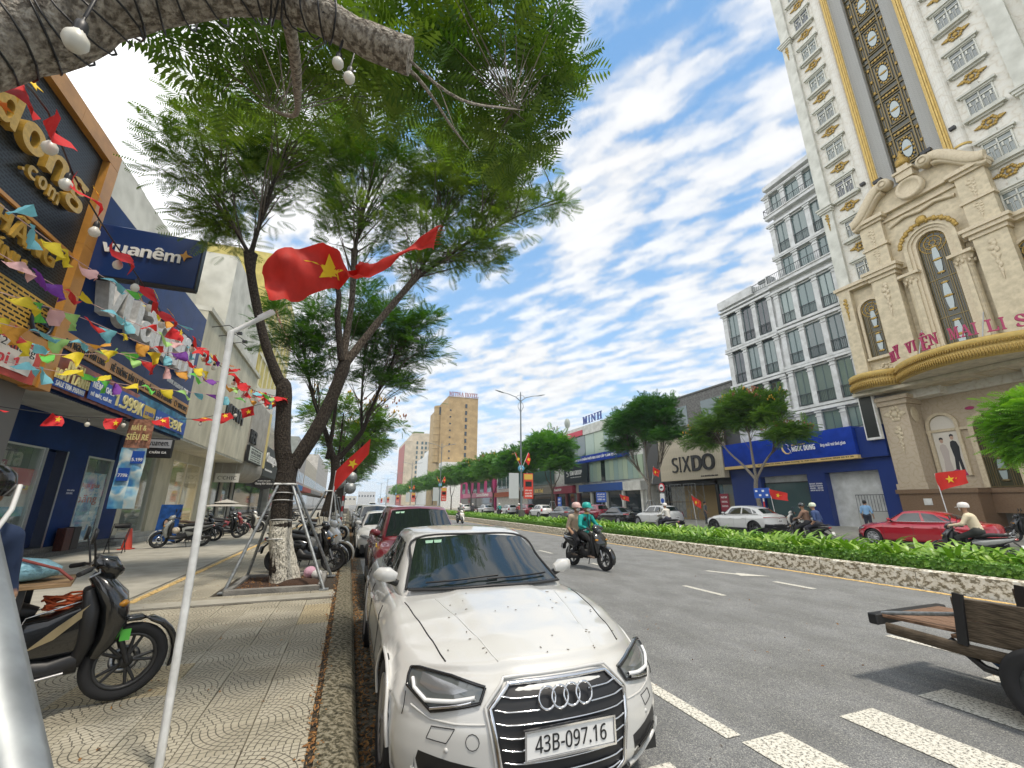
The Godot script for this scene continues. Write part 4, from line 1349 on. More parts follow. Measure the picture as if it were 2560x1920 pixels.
	put("finial_block", S().bx(px - 0.3, 22.2, ax - 0.45, px + 0.5, 22.7, ax + 0.45).bx(px - 0.4, 22.7, ax - 0.55, px + 0.5, 22.85, ax + 0.55).bx(px - 0.25, 22.85, ax - 0.3, px + 0.4, 23.2, ax + 0.3).mesh(), trim, t)
	put("finial", S().lathe([[0.0, 23.2], [0.3, 23.2], [0.38, 23.45], [0.34, 23.7], [0.14, 23.9], [0.2, 24.0], [0.1, 24.15], [0.05, 24.4], [0.0, 24.5]], 14, v3(px, 0, ax)).mesh(), gold, t)
	put("scroll_relief", S().tube([v3(px + 0.3, 19.7, ax - 1.7), v3(px + 0.25, 19.95, ax - 0.8), v3(px + 0.25, 19.8, ax), v3(px + 0.25, 19.95, ax + 0.8), v3(px + 0.3, 19.7, ax + 1.7)], [0.12], 6).bx(px + 0.2, 20.2, ax - 2.2, px + 0.4, 20.36, ax + 2.2).bx(px + 0.1, 20.75, ax - 2.6, px + 0.4, 20.95, ax + 2.6).mesh(), trim, t)
	var under := mat("canopy_ceiling", lin(0.68, 0.62, 0.48), 0.6, 0, "faint", 0.5)
	var bows := [[-17.9, -15.2, 0.75], [-15.2, -8.0, 2.1], [-8.0, -4.4, 0.75]]
	for b in bows:
		var outer := []
		var rows := []
		for pr in [[0.0, 8.95], [0.1, 9.05], [0.16, 9.25], [0.06, 9.5], [0.12, 9.72], [0.2, 9.9], [0.1, 10.02], [-0.2, 10.04]]:
			var row := PackedVector3Array()
			for k in 25:
				var u := k / 24.0
				row.append(v3(31.9 - b[2] * sin(PI * u) ** 0.75 - pr[0] * 1.6, pr[1], lerpf(b[0], b[1], u)))
			rows.append(row)
		put("canopy_fascia", S().smooth().grid(rows).mesh(), gold_flat, t)
		var n := int(absf(b[1] - b[0]) * 9)
		var beads := S()
		for k in n:
			var u := (k + 0.5) / n
			var x: float = 31.9 - b[2] * sin(PI * u) ** 0.75
			var z := lerpf(b[0], b[1], u)
			beads.ball(v3(x - 0.26, 9.2, z), v3(0.09, 0.24, 0.036), 5, 4)
			beads.ball(v3(x - 0.22, 9.64, z), v3(0.08, 0.12, 0.036), 5, 4)
		var bd := put("canopy_beading", beads.mesh(), gold, t)
		bd.set_meta("kind", "stuff")
		var cei := S().flat()
		for k in 24:
			var u0 := k / 24.0; var u1 := (k + 1) / 24.0
			for y in [8.95, 10.0]:
				cei.quad(v3(33.2, y, lerpf(b[0], b[1], u0)), v3(31.9 - b[2] * sin(PI * u0) ** 0.75, y, lerpf(b[0], b[1], u0)), v3(31.9 - b[2] * sin(PI * u1) ** 0.75, y, lerpf(b[0], b[1], u1)), v3(33.2, y, lerpf(b[0], b[1], u1)))
		put("canopy_ceiling", cei.mesh(), under, t)
	put("canopy_slab", S().bx(31.75, 8.72, -17.95, 40, 8.93, -3).mesh(), under, t)
	for zc in [-13.6, -9.0]:
		for r in [0.95, 0.7, 0.3]:
			var pts := []
			for k in 25: pts.append(v3(33.6 + cos(TAU * k / 24.0) * r * 0.9, 8.71, zc + sin(TAU * k / 24.0) * r * 1.3))
			put("ceiling_ring", S().tube(pts, [0.05], 5, [], false).mesh(), trim, t)
	for q in [[32.1, -16.8, 35.0, -15.4], [32.1, -11.9, 35.0, -10.7]]:
		put("ceiling_coffer", S().bx(q[0], 8.68, q[1], q[2], 8.71, q[1] + 0.08).bx(q[0], 8.68, q[3] - 0.08, q[2], 8.71, q[3]).bx(q[0], 8.68, q[1] + 0.08, q[0] + 0.08, 8.71, q[3] - 0.08).bx(q[2] - 0.08, 8.68, q[1] + 0.08, q[2], 8.71, q[3] - 0.08).mesh(), trim, t)
	for zc in [-13.6, -10.8]:
		put("stay_rod", S().cyl(v3(31.0, 10.0, zc), v3(32.2, 12.0, zc), 0.03, -1, 6).mesh(), mats["steel"], t)
	var red := mat("sign_maroon", lin(0.36, 0.02, 0.09), 0.4)
	var word := "MỸ VIỆN MAILISA"
	for k in word.length():
		if word[k] == " ": continue
		var u := (k + 0.5) / (word.length() + 0.6)
		var z := lerpf(-14.95, -8.2, u)
		var uu := (z + 15.2) / 7.2
		var x := 31.75 - 2.1 * sin(PI * uu) ** 0.75
		var slope := -2.1 * 0.75 * cos(PI * uu) * PI / 7.2
		var dirv := v3(slope, 0, 1).normalized()
		var ch := word[k]
		text(t, "letter", ch, v3(x, 10.2 - (0.16 if ch == "Ệ" else 0.0), z - 0.2), dirv, UP, 0.18 if ch == "I" else 0.42, {"Ỹ": 0.86, "Ệ": 1.05}.get(ch, 0.66), 0.09, red, serif)
	var stone := mat("stone_warm", lin(0.5, 0.42, 0.31), 0.6, 0, "marble", 0.4)
	var brown := mat("stone_brown", lin(0.2, 0.13, 0.08), 0.35, 0, "marble", 0.8)
	put("ground_wall", S().bx(34.2, 2.55, -17.0, 34.8, 8.72, -3).mesh(), stone, t)
	put("base_course", S().bx(32.6, 0.15, -17.1, 34.8, 2.3, -13.4).bx(33.9, 1.2, -13.4, 34.8, 2.3, -3).bx(32.5, 2.3, -17.2, 34.8, 2.55, -13.3).bx(33.8, 2.3, -13.3, 34.8, 2.55, -3).mesh(), brown, t)
	put("basement_wall", S().bx(38.0, 0.15, -13.4, 38.3, 2.3, -3).bx(34.8, 1.2, -13.4, 38.0, 1.4, -3).bx(34.8, 0.15, -13.5, 38.0, 1.2, -13.4).mesh(), mat("basement_grey", lin(0.3, 0.29, 0.27), 0.9), t)
	put("pillar", S().bx(32.7, 2.55, -17.05, 34.2, 8.0, -15.6).bx(32.6, 2.55, -17.12, 34.2, 2.9, -15.5).bx(32.55, 7.9, -17.15, 34.2, 8.2, -15.45).bx(32.4, 8.2, -17.3, 34.2, 8.45, -15.3).mesh(), stone, t)
	put("carved_panel", rosette(1.2, 1.2), trim, t, v3(32.68, 7.3, -16.3))
	put("carved_drop", festoon(0.7, 1.6), trim, t, v3(32.68, 6.4, -16.3))
	put("carved_drop", S().ball(v3(33.3, 7.2, -15.56), v3(0.4, 0.5, 0.06)).mesh(), trim, t)
	put("archivolt", arch_band(S(), 34.0, -14.75, 0.62, 0.78, 3.3, 6.4, 0.25).mesh(), trim, t)
	var niche := put("poster", S().prism(arch2(0.6, 3.3, 6.4), 0.03, v3(34.18, 0, -14.75), rb()).mesh(), mat("poster_pale", lin(0.66, 0.62, 0.54), 0.6), t)
	var suit := mat("print_black", lin(0.02, 0.02, 0.024), 0.6)
	var skin := mat("print_skin", lin(0.5, 0.33, 0.24), 0.6)
	put("printed_figure", S().prism(poly2([0.05, 3.4, 0.16, 4.4, 0.1, 5.1, 0.14, 5.35, 0.28, 5.42, 0.42, 5.34, 0.5, 5.0, 0.44, 4.4, 0.5, 3.4, 0.36, 3.4, 0.31, 4.2, 0.22, 3.4]), 0.006, v3(34.145, 0, -14.75), rb()).mesh(), suit, niche)
	put("printed_figure", S().prism(poly2([-0.45, 3.4, -0.36, 4.3, -0.42, 5.0, -0.36, 5.2, -0.22, 5.26, -0.1, 5.16, -0.02, 4.8, -0.08, 4.3, 0.0, 3.4]), 0.006, v3(34.145, 0, -14.75), rb()).mesh(), mat("print_grey", lin(0.5, 0.44, 0.4), 0.6), niche)
	for q in [[-0.25, 5.45], [0.27, 5.6]]:
		put("printed_face", S().prism(oval(0.085, 0.13), 0.007, v3(34.14, q[1], -14.75 + q[0]), rb()).mesh(), skin, niche)
		put("printed_hair", S().prism(poly2([-0.09, 0.02, -0.09, 0.14, 0.0, 0.2, 0.09, 0.14, 0.09, 0.02, 0.0, 0.08]), 0.008, v3(34.135, q[1] + 0.02, -14.75 + q[0]), rb()).mesh(), suit, niche)
	put("printed_glow", S().prism(poly2([-0.5, 3.32, 0.58, 3.32, 0.5, 3.55, 0.1, 3.7, -0.3, 3.5]), 0.008, v3(34.14, 0, -14.75), rb()).mesh(), mat("print_magenta", lin(0.4, 0.05, 0.16), 0.6), niche)
	put("archivolt", arch_band(S(), 34.0, -12.7, 0.66, 0.9, 2.6, 6.0, 0.25).mesh(), trim, t)
	arched_window(t, 34.1, -12.7, 0.66, 2.6, 6.0, mats["bronze"])
	put("archivolt", arch_band(S(), 34.0, -10.2, 0.66, 0.9, 2.6, 6.0, 0.25).mesh(), trim, t)
	arched_window(t, 34.1, -10.2, 0.66, 2.6, 6.0, mats["bronze"])
	put("cornice", S().bx(34.05, 6.0, -16.0, 34.2, 6.15, -13.5).bx(33.95, 8.3, -17, 34.2, 8.7, -3).mesh(), trim, t)
	put("logo_mark", S().ball(v3(34.15, 7.2, -13.3), v3(0.03, 0.1, 0.22), 8, 5).mesh(), mat("print_rose", lin(0.4, 0.03, 0.14), 0.5), t)
	put("stair_balustrade", S().prism(poly2([-10.9, 0.15, -10.3, 0.15, -8.6, 4.2, -8.6, 2.5]), 0.3, v3(32.0, 0, 0), rb()).mesh(), brown, t)
	put("notice", bxm(32.57, 1.62, -15.9, 32.6, 2.0, -15.5), mats["white_paint"], t)
	var led := thing("corner_screen", "dark switched off screen panel on the corner of the clinic tower", "screen")
	rpanel(led, "frame", 32.3, -18.0, -17.12, 5.8, 8.85, mats["white_paint"], 0.3)
	rpanel(led, "display", 32.28, -17.92, -17.2, 5.95, 8.7, mat("screen_off", lin(0.03, 0.033, 0.03), 0.3), 0.02)

func rail(s: Shape, x: float, z0: float, z1: float, y0: float, h: float, gap := 0.12) -> Shape:
	s.bx(x - 0.02, y0 + h - 0.04, z0, x + 0.02, y0 + h, z1)
	s.bx(x - 0.015, y0, z0, x + 0.015, y0 + 0.03, z1)
	var n := int((z1 - z0) / gap)
	for k in n + 1:
		var z := lerpf(z0 + 0.01, z1 - 0.01, float(k) / n)
		s.bx(x - 0.009, y0 + 0.03, z - 0.009, x + 0.009, y0 + h - 0.04, z + 0.009)
	return s

func build_white_building() -> void:
	var stone := mat("white_stone", lin(0.68, 0.69, 0.68), 0.7, 0, "faint", 0.35)
	var iron := mat("iron_black", lin(0.02, 0.024, 0.028), 0.5)
	var frame := mat("frame_teal", lin(0.08, 0.12, 0.12), 0.5)
	var drape := glass_mat("drape_glass", lin(0.10, 0.16, 0.155), 0.7, 0.08)
	var b := thing("white_hotel", "white stepped hotel with tall dark windows and black balcony railings", "building")
	put("wall", S().bx(33.45, 0, -28.85, 50, 21.0, -23.2).bx(33.45, 0, -23.2, 50, 20.3, -17.82).bx(33.65, 20.3, -22.1, 50, 29.6, -17.82).mesh(), stone, b)
	var cols := {"low": [[-28.1, -27.06], [-26.53, -25.48], [-24.96, -23.9]], "right": [[-22.65, -21.6], [-21.13, -19.88], [-19.39, -18.4]], "up": [[-21.95, -21.0], [-20.55, -19.35], [-18.88, -17.88]]}
	var rows := {"low": [[16.3, 19.42], [12.6, 15.55], [8.9, 11.8]], "right": [[16.45, 19.2], [12.82, 15.6], [9.25, 12.1], [7.0, 8.45]], "up": [[27.0, 28.75], [22.98, 25.68], [20.45, 22.3]]}
	var glass := {"low": mats["window_dark"], "right": drape, "up": drape}
	for part in ["low", "right", "up"]:
		var x: float = 33.65 if part == "up" else 33.45
		var zs: Array = cols[part]
		for r in rows[part]:
			var h: float = r[1] - r[0]
			var edges := [zs[0][0] - 0.5]
			for k in 2: edges.append((zs[k][1] + zs[k + 1][0]) * 0.5 - 0.2)
			edges.append(zs[2][1] + 0.1)
			for e in edges:
				put("pier", S().bx(x - 0.22, r[0] - 0.1, e, x, r[1] + 0.15, e + 0.4).bx(x - 0.27, r[1] - 0.28, e - 0.05, x, r[1] - 0.2, e + 0.45).bx(x - 0.3, r[1] + 0.0, e - 0.08, x, r[1] + 0.14, e + 0.48).mesh(), stone, b)
			for z in zs:
				var f := S()
				xframe(f, x - 0.02, z[0], z[1], r[0], r[1], 0.06, 0.1)
				f.bx(x - 0.06, r[0], (z[0] + z[1]) * 0.5 - 0.03, x + 0.02, r[1], (z[0] + z[1]) * 0.5 + 0.03)
				if h > 2.4: f.bx(x - 0.05, r[0] + 0.85, z[0] + 0.06, x + 0.02, r[0] + 0.91, z[1] - 0.06)
				var w := put("window", f.mesh(), frame, b)
				var tint := rng.randf()
				put("pane", bxm(x - 0.03, r[0] + 0.05, z[0] + 0.05, x - 0.02, r[1] - 0.05, z[1] - 0.05), glass[part] if tint < 0.6 else glass_mat("drape_%d" % int(tint * 10), lin(0.05 + 0.4 * (tint - 0.6), 0.08 + 0.5 * (tint - 0.6), 0.08 + 0.45 * (tint - 0.6)), 0.7, 0.08), w)
				if h > 2.4:
					put("railing", rail(S(), x - 0.18, z[0] - 0.04, z[1] + 0.04, r[0], 0.85).mesh(), iron, w)
					put("lintel", bxm(x - 0.16, r[1] + 0.02, z[0] - 0.08, x, r[1] + 0.14, z[1] + 0.08), iron if part == "low" else stone, w)
			var za: float = zs[0][0] - 0.75
			var zb: float = zs[2][1] + 0.55
			for q in [[0.3, r[0] - 0.32, r[0] - 0.12], [0.36, r[1] + 0.16, r[1] + 0.26], [0.26, r[1] + 0.27, r[1] + 0.42]]: put("string_course", bxm(x - q[0], q[1], za, x, q[2], zb), stone, b)
	for q in [[26.55, 33.2, -22.6, -17.8, 0.62], [20.0, 33.0, -23.3, -17.7, 0.72]]:
		put("balcony_slab", S().bx(q[1], q[0], q[2], 33.7, q[0] + 0.3, q[3]).bx(q[1] - 0.08, q[0] + 0.3, q[2] - 0.06, 33.7, q[0] + 0.4, q[3] + 0.04).mesh(), stone, b)
		put("railing", rail(S(), q[1], q[2], q[3], q[0] + 0.42, q[4], 0.16).mesh(), iron, b)
		put("railing", S().bx(q[1], q[0] + q[4] + 0.38, q[2], 33.6, q[0] + q[4] + 0.42, q[2] + 0.04).bx(q[1], q[0] + 0.42, q[2], q[1] + 0.04, q[0] + q[4] + 0.42, q[2] + 0.04).mesh(), iron, b)
	put("parapet", S().bx(33.25, 29.0, -22.25, 50, 29.12, -17.8).bx(33.2, 29.5, -22.3, 50, 29.9, -17.8).mesh(), stone, b)
	put("parapet", S().bx(33.1, 20.4, -28.95, 50, 21.2, -25.0).bx(33.1, 20.0, -29.0, 33.5, 20.14, -23.3).bx(33.1, 20.4, -23.5, 34, 21.3, -23.2).mesh(), stone, b)
	put("railing", rail(S(), 33.2, -24.95, -23.5, 20.45, 0.7, 0.2).mesh(), iron, b)
	for k in 3: put("vent_cap", bxm(33.6, 21.2, -27.6 + k * 1.5, 34.2, 21.5, -26.9 + k * 1.5), mat("vent_grey", lin(0.2, 0.21, 0.2), 0.7), b)

func build_right_shops() -> void:
	var blue := mat("shop_blue", lin(0.012, 0.05, 0.38), 0.4, 0, "faint", 0.3)
	var navy := mat("shop_navy", lin(0.008, 0.03, 0.17), 0.4)
	mats["shop_blue"].metallic_specular = 0.3
	var band := mat("band_gold", lin(0.7, 0.5, 0.2), 0.5)
	var n := thing("beauty_centre", "bright blue beauty centre front with gold band and white lettering", "shop building")
	rpanel(n, "sign_board", 32.3, -30.0, -18.8, 4.95, 6.92, blue, 1.1)
	rpanel(n, "gold_band", 32.26, -30.0, -18.76, 4.7, 4.94, band, 1.1)
	rpanel(n, "fascia", 32.9, -30.0, -17.15, 3.9, 4.7, navy, 0.6)
	rpanel(n, "return_block", 32.6, -18.75, -17.15, 4.72, 6.8, navy, 0.8)
	for q in [[-18.1, -17.15], [-22.95, -21.6], [-30.0, -27.0]]: put("column", bxm(32.9, 0.15, q[0], 33.5, 3.9, q[1]), navy, n)
	put("back_wall", S().bx(36.2, 0.15, -30, 36.4, 3.95, -17).bx(33.4, 3.9, -30, 36.4, 4.0, -17).bx(33.5, 0.15, -21.75, 36.2, 3.9, -21.65).mesh(), mat("lobby_wall", lin(0.42, 0.42, 0.38), 0.8), n)
	put("stair_rail", rail(S(), 33.2, -20.0, -17.8, 1.2, 1.1, 0.18).mesh(), mat("iron_black", Color.BLACK), n)
	put("stair_base", bxm(33.1, 0.15, -20.0, 34.5, 1.2, -17.8), mat("base_pale", lin(0.4, 0.4, 0.37), 0.8), n)
	for w in [[-27.0, -22.95, 3.4], [-20.0, -18.1, 3.9]]:
		var f := put("window", xframe(S(), 33.3 if w[2] < 3.5 else 34.5, w[0], w[1], 0.3, w[2], 0.07, 0.1).mesh(), mats["black_plastic"], n)
		rpanel(f, "pane", 33.3 if w[2] < 3.5 else 34.5, w[0] + 0.06, w[1] - 0.06, 0.35, w[2] - 0.05, mats["window_green"], 0.012)
	rtext(n, "NGỌC DUNG", 32.3, -23.3, -21.5, 5.62, 6.02, mats["white_letter"], 0.04)
	rtext(n, "BEAUTY CENTER", 32.3, -23.3, -22.2, 6.08, 6.18, band, 0.02)
	rtext(n, "Đẹp mãi với thời gian", 32.3, -21.1, -19.35, 5.68, 5.98, mats["white_letter"], 0.015, serif)
	rtext(n, "35 Nguyễn Văn Linh, P. Nam Dương, Q. Hải Châu     Hotline: 0939 86 87 36", 32.26, -26.5, -19.0, 4.76, 4.9, mats["black_letter"], 0.01)
	put("emblem", S().tube([v3(32.28, 6.25, -23.95), v3(32.28, 6.1, -24.1), v3(32.28, 5.8, -24.05), v3(32.28, 5.55, -23.85), v3(32.28, 5.5, -23.6), v3(32.28, 5.65, -23.5)], [0.02, 0.05, 0.08, 0.06, 0.04, 0.01], 6).mesh(), band, n)
	put("emblem", S().tube([v3(32.28, 6.3, -23.75), v3(32.28, 6.15, -23.55), v3(32.28, 5.9, -23.6), v3(32.28, 5.75, -23.45), v3(32.28, 5.5, -23.42)], [0.02], 5).mesh(), mats["white_letter"], n)
	for k in 4: rtext(n, ["NGỌC DUNG", "BEAUTY CENTER", "09:00 - 20:00", "0939 86 87 36"][k], 32.9, -22.85, -21.9, 3.1 - k * 0.16, 3.2 - k * 0.16, mats["white_letter"], 0.01)
	var s := thing("fashion_store", "fashion store with pale wood sign board and large black capitals", "shop building")
	rpanel(s, "grey_upper_wall", 33.4, -40.0, -28.9, 9.0, 13.0, mat("slate_cladding", lin(0.2, 0.195, 0.18), 0.7, 0, "mottle", 0.8), 8.0)
	rpanel(s, "parapet", 33.3, -40.0, -28.88, 13.0, 13.15, mat("parapet_dark", lin(0.12, 0.12, 0.11), 0.7), 8.1)
	for z in [[-33.0, -31.0], [-30.9, -29.2], [-37.5, -35.0]]:
		rpanel(s, "window", 33.36, z[0], z[1], 9.9, 12.0, mats["window_green"], 0.05)
	rpanel(s, "upper_wall", 33.45, -42.8, -28.9, 3.9, 9.0, mat("dark_wall", lin(0.08, 0.08, 0.08), 0.8), 8.0)
	rpanel(s, "sign_board", 32.3, -38.85, -30.15, 4.05, 8.6, mat("wood_pale", lin(0.6, 0.53, 0.4), 0.6, 0, "faint", Vector3(4, 0.4, 4)), 0.6)
	var zz := -36.85
	for l in [["S", 0.85, sans], ["I", 0.22, sans], ["X", 1.05, sans], ["D", 1.35, bold], ["O", 1.6, bold]]:
		rtext(s, l[0], 32.3, zz, zz + l[1], 4.85, 6.42, mats["black_letter"], 0.1, l[2], "letter")
		zz += l[1] + (0.24 if l[2] == sans else 0.02)
	rtext(s, "89-91 NGUYỄN VĂN LINH", 32.3, -33.0, -30.9, 4.24, 4.4, mats["black_letter"], 0.03)
	put("ground_floor_wall", S().bx(33.3, 0.15, -32.4, 34, 4.0, -32.1).bx(33.3, 0.15, -28.2, 34, 4.0, -27.98).bx(33.3, 3.5, -40, 34, 4.0, -28).bx(33.3, 0.15, -40, 34, 4, -39.4).mesh(), mats["black_plastic"], s)
	put("shop_interior", S().bx(36.4, 0.15, -40, 36.5, 3.9, -27.9).bx(33.4, 0.16, -40, 36.4, 0.2, -27.9).mesh(), mat("shop_tan", lin(0.45, 0.34, 0.18), 0.8), s)
	var sw := put("window", xframe(S(), 33.4, -32.1, -28.2, 0.3, 3.5, 0.06, 0.08).mesh(), mats["black_plastic"], s)
	rpanel(sw, "pane", 33.4, -32.0, -28.3, 0.36, 3.45, mats["pane"], 0.01)
	rpanel(s, "promo_sign", 33.2, -31.9, -30.9, 1.0, 2.6, mat("promo_maroon", lin(0.3, 0.03, 0.05), 0.5), 0.05)
	for k in 3: rtext(s, ["NEW", "ARRIVAL", "SIXDO"][k], 33.2, -31.75, -31.05, 2.2 - k * 0.4, 2.36 - k * 0.4, mats["white_letter"], 0.01)
	for k in 3:
		var d := S().lathe([[0.06, 1.9], [0.12, 1.85], [0.2, 1.55], [0.14, 1.3], [0.3, 0.6], [0.32, 0.35]], 12, v3(34.2, 0, -29.7 + k * 0.45))
		tag(put("mannequin_dress", d.mesh(), mat("dress_%d" % k, [lin(0.35, 0.5, 0.6), lin(0.6, 0.65, 0.66), lin(0.3, 0.5, 0.55)][k], 0.8)), ["pale blue dress on display in the fashion store window", "white dress on display in the fashion store window", "grey blue dress on display in the fashion store window"][k], "dress", "dresses in the fashion store window")
	var sc := thing("scaffolding", "steel tube scaffolding with cross braces in front of the fashion store", "scaffold")
	for bay in 3:
		for lvl in 2:
			var z0 := -38.8 + bay * 2.0
			var y0 := 0.15 + lvl * 1.75
			for dx in [0.0, 1.0]:
				for dz in [0.0, 1.6]:
					put("standard", S().cyl(v3(31.6 + dx, y0, z0 + dz), v3(31.6 + dx, y0 + 1.7, z0 + dz), 0.024, -1, 6).mesh(), mats["galvanised"], sc)
				put("cross_brace", S().cyl(v3(31.6 + dx, y0 + 0.2, z0), v3(31.6 + dx, y0 + 1.5, z0 + 1.6), 0.014, -1, 5).mesh(), mats["galvanised"], sc)
				put("cross_brace", S().cyl(v3(31.6 + dx, y0 + 1.5, z0), v3(31.6 + dx, y0 + 0.2, z0 + 1.6), 0.014, -1, 5).mesh(), mats["galvanised"], sc)
			put("ledger", S().cyl(v3(31.6, y0 + 1.7, z0), v3(31.6, y0 + 1.7, z0 + 1.6), 0.02, -1, 5).mesh(), mats["galvanised"], sc)
			if lvl == 0: put("platform", bxm(31.55, y0 + 1.7, z0, 32.65, y0 + 1.75, z0 + 1.65), mat("plank", lin(0.4, 0.3, 0.18), 0.8, 0, "wood", 1.0), sc)
	var g := thing("glass_office", "three storey glass office block with blue, red and black sign boards", "building")
	var pale := mat("office_white", lin(0.66, 0.66, 0.62), 0.7, 0, "faint", 0.3)
	put("wall", S().bx(33.3, 0, -67, 50, 13.2, -42.9).bx(33.0, 11.9, -67, 33.3, 13.3, -42.9).mesh(), pale, g)
	for k in 9:
		rpanel(g, "pane", 33.2, -66.8 + k * 2.6, -64.3 + k * 2.6, 8.75, 11.9, mats["window_green"] if k < 4 else mat("pane_pale_%d" % (k % 3), lin(0.26 + 0.05 * (k % 3), 0.36 + 0.04 * (k % 3), 0.33), 0.15), 0.1)
	for k in 12:
		rpanel(g, "pane", 33.15, -55.5 + k * 1.05, -54.5 + k * 1.05, 4.75, 7.6, mats["window_dark"] if k in [3] else mat("pane_pale_%d" % (k % 3), lin(0.3, 0.4, 0.37), 0.15), 0.15)
	rpanel(g, "sign_board", 32.9, -66.5, -56.75, 11.95, 12.75, mat("sign_red", lin(0.5, 0.02, 0.05), 0.5), 0.2)
	rtext(g, "ĐỒI BIỂN ĐÍNH LỘC", 32.9, -65.8, -60.5, 12.1, 12.55, mats["white_letter"], 0.03)
	rpanel(g, "sign_board", 32.7, -62.5, -45.5, 7.62, 8.66, blue, 0.4)
	rtext(g, "SSMGROUP   ĐẠI LÝ F1 PHÂN PHỐI BĐS CAO CẤP TOÀN QUỐC", 32.7, -62.2, -47.5, 7.9, 8.42, mats["white_letter"], 0.03)
	rpanel(g, "sign_board", 32.8, -63.0, -55.65, 4.75, 7.6, mat("sign_black", lin(0.012, 0.02, 0.03), 0.4), 0.3)
	rtext(g, "SSM GROUP", 32.8, -61.0, -57.2, 6.0, 6.7, mats["white_letter"], 0.03)
	put("sign_mark", S().tube([v3(32.78, 6.7, -61.4), v3(32.78, 6.75, -61.9), v3(32.78, 6.4, -62.0), v3(32.78, 6.3, -61.5), v3(32.78, 6.0, -61.5), v3(32.78, 5.9, -62.0)], [0.07], 5).mesh(), mats["white_letter"], g)
	rtext(g, "GROUP", 32.8, -60.8, -57.4, 5.6, 5.75, mats["white_letter"], 0.02)
	rpanel(g, "sign_board", 32.6, -58.0, -46.6, 3.4, 4.4, mat("awning_blue", lin(0.02, 0.08, 0.3), 0.6), 0.7)
	rpanel(g, "white_block", 32.5, -46.5, -42.9, 3.3, 4.4, pale, 0.8)
	rpanel(g, "sign_board", 32.6, -67, -60.0, 3.3, 4.45, mat("sign_maroon_b", lin(0.3, 0.03, 0.06), 0.5), 0.6)
	rtext(g, "EvaSHOP", 32.6, -66.3, -63.8, 3.7, 4.1, mats["white_letter"], 0.03)
	rpanel(g, "glass_front", 33.2, -66.5, -43.2, 0.3, 3.3, mats["window_dark"], 0.1)
	for k in 7: put("column", bxm(32.9, 0.15, -66.9 + k * 3.9, 33.3, 3.3, -66.5 + k * 3.9), mat("column_brick", lin(0.2, 0.05, 0.05), 0.7) if k < 3 else pale, g)
	zz = -56.4
	for l in ["M", "I", "N", "H"]:
		var wd: float = 0.5 if l == "I" else 1.35
		text(g, "letter", l, v3(33.0, 13.5, zz), NEAR, UP, wd, 1.15, 0.12, mat("letter_navy", lin(0.02, 0.05, 0.24), 0.4), serif)
		zz += wd + 0.3
	zz = -74.0
	for l in ["'", "S", "P", "L", "A", "Z", "A"]:
		var wd: float = 0.3 if l == "'" else 1.15
		text(g, "letter", l, v3(33.0, 13.5, zz), NEAR, UP, wd, 1.3 if l != "'" else 0.4, 0.12, mat("letter_grey", lin(0.3, 0.33, 0.3), 0.5), serif)
		zz += wd + 0.35
	put("roof_tank", S().ball(v3(34, 15.0, -63.5), v3(0.5, 0.9, 0.5)).mesh(), mats["letter_grey"], g)
	put("roof_base", bxm(33.2, 12.6, -76, 45, 13.3, -67.1), pale, g)
	var kt := thing("tea_shop", "tea shop with brown glass front and lit cream lettering", "shop building")
	put("wall", bxm(33.3, 0, -80, 48, 12.6, -67.1), mat("tea_wall", lin(0.4, 0.38, 0.34), 0.8, 0, "faint", 0.3), kt)
	rpanel(kt, "sign_board", 32.9, -79.5, -67.6, 3.4, 4.6, mat("sign_taupe", lin(0.22, 0.19, 0.15), 0.5), 0.5)
	rtext(kt, "KOI Thé", 32.9, -75.3, -71.6, 3.65, 4.35, mat("lit_cream", lin(0.85, 0.62, 0.2), 0.4), 0.05)
	rpanel(kt, "glass_front", 33.2, -79.5, -67.6, 0.3, 3.3, mats["window_dark"], 0.1)
	rpanel(kt, "upper_glass", 33.2, -79.5, -67.6, 5.0, 8.0, mats["window_green"], 0.1)

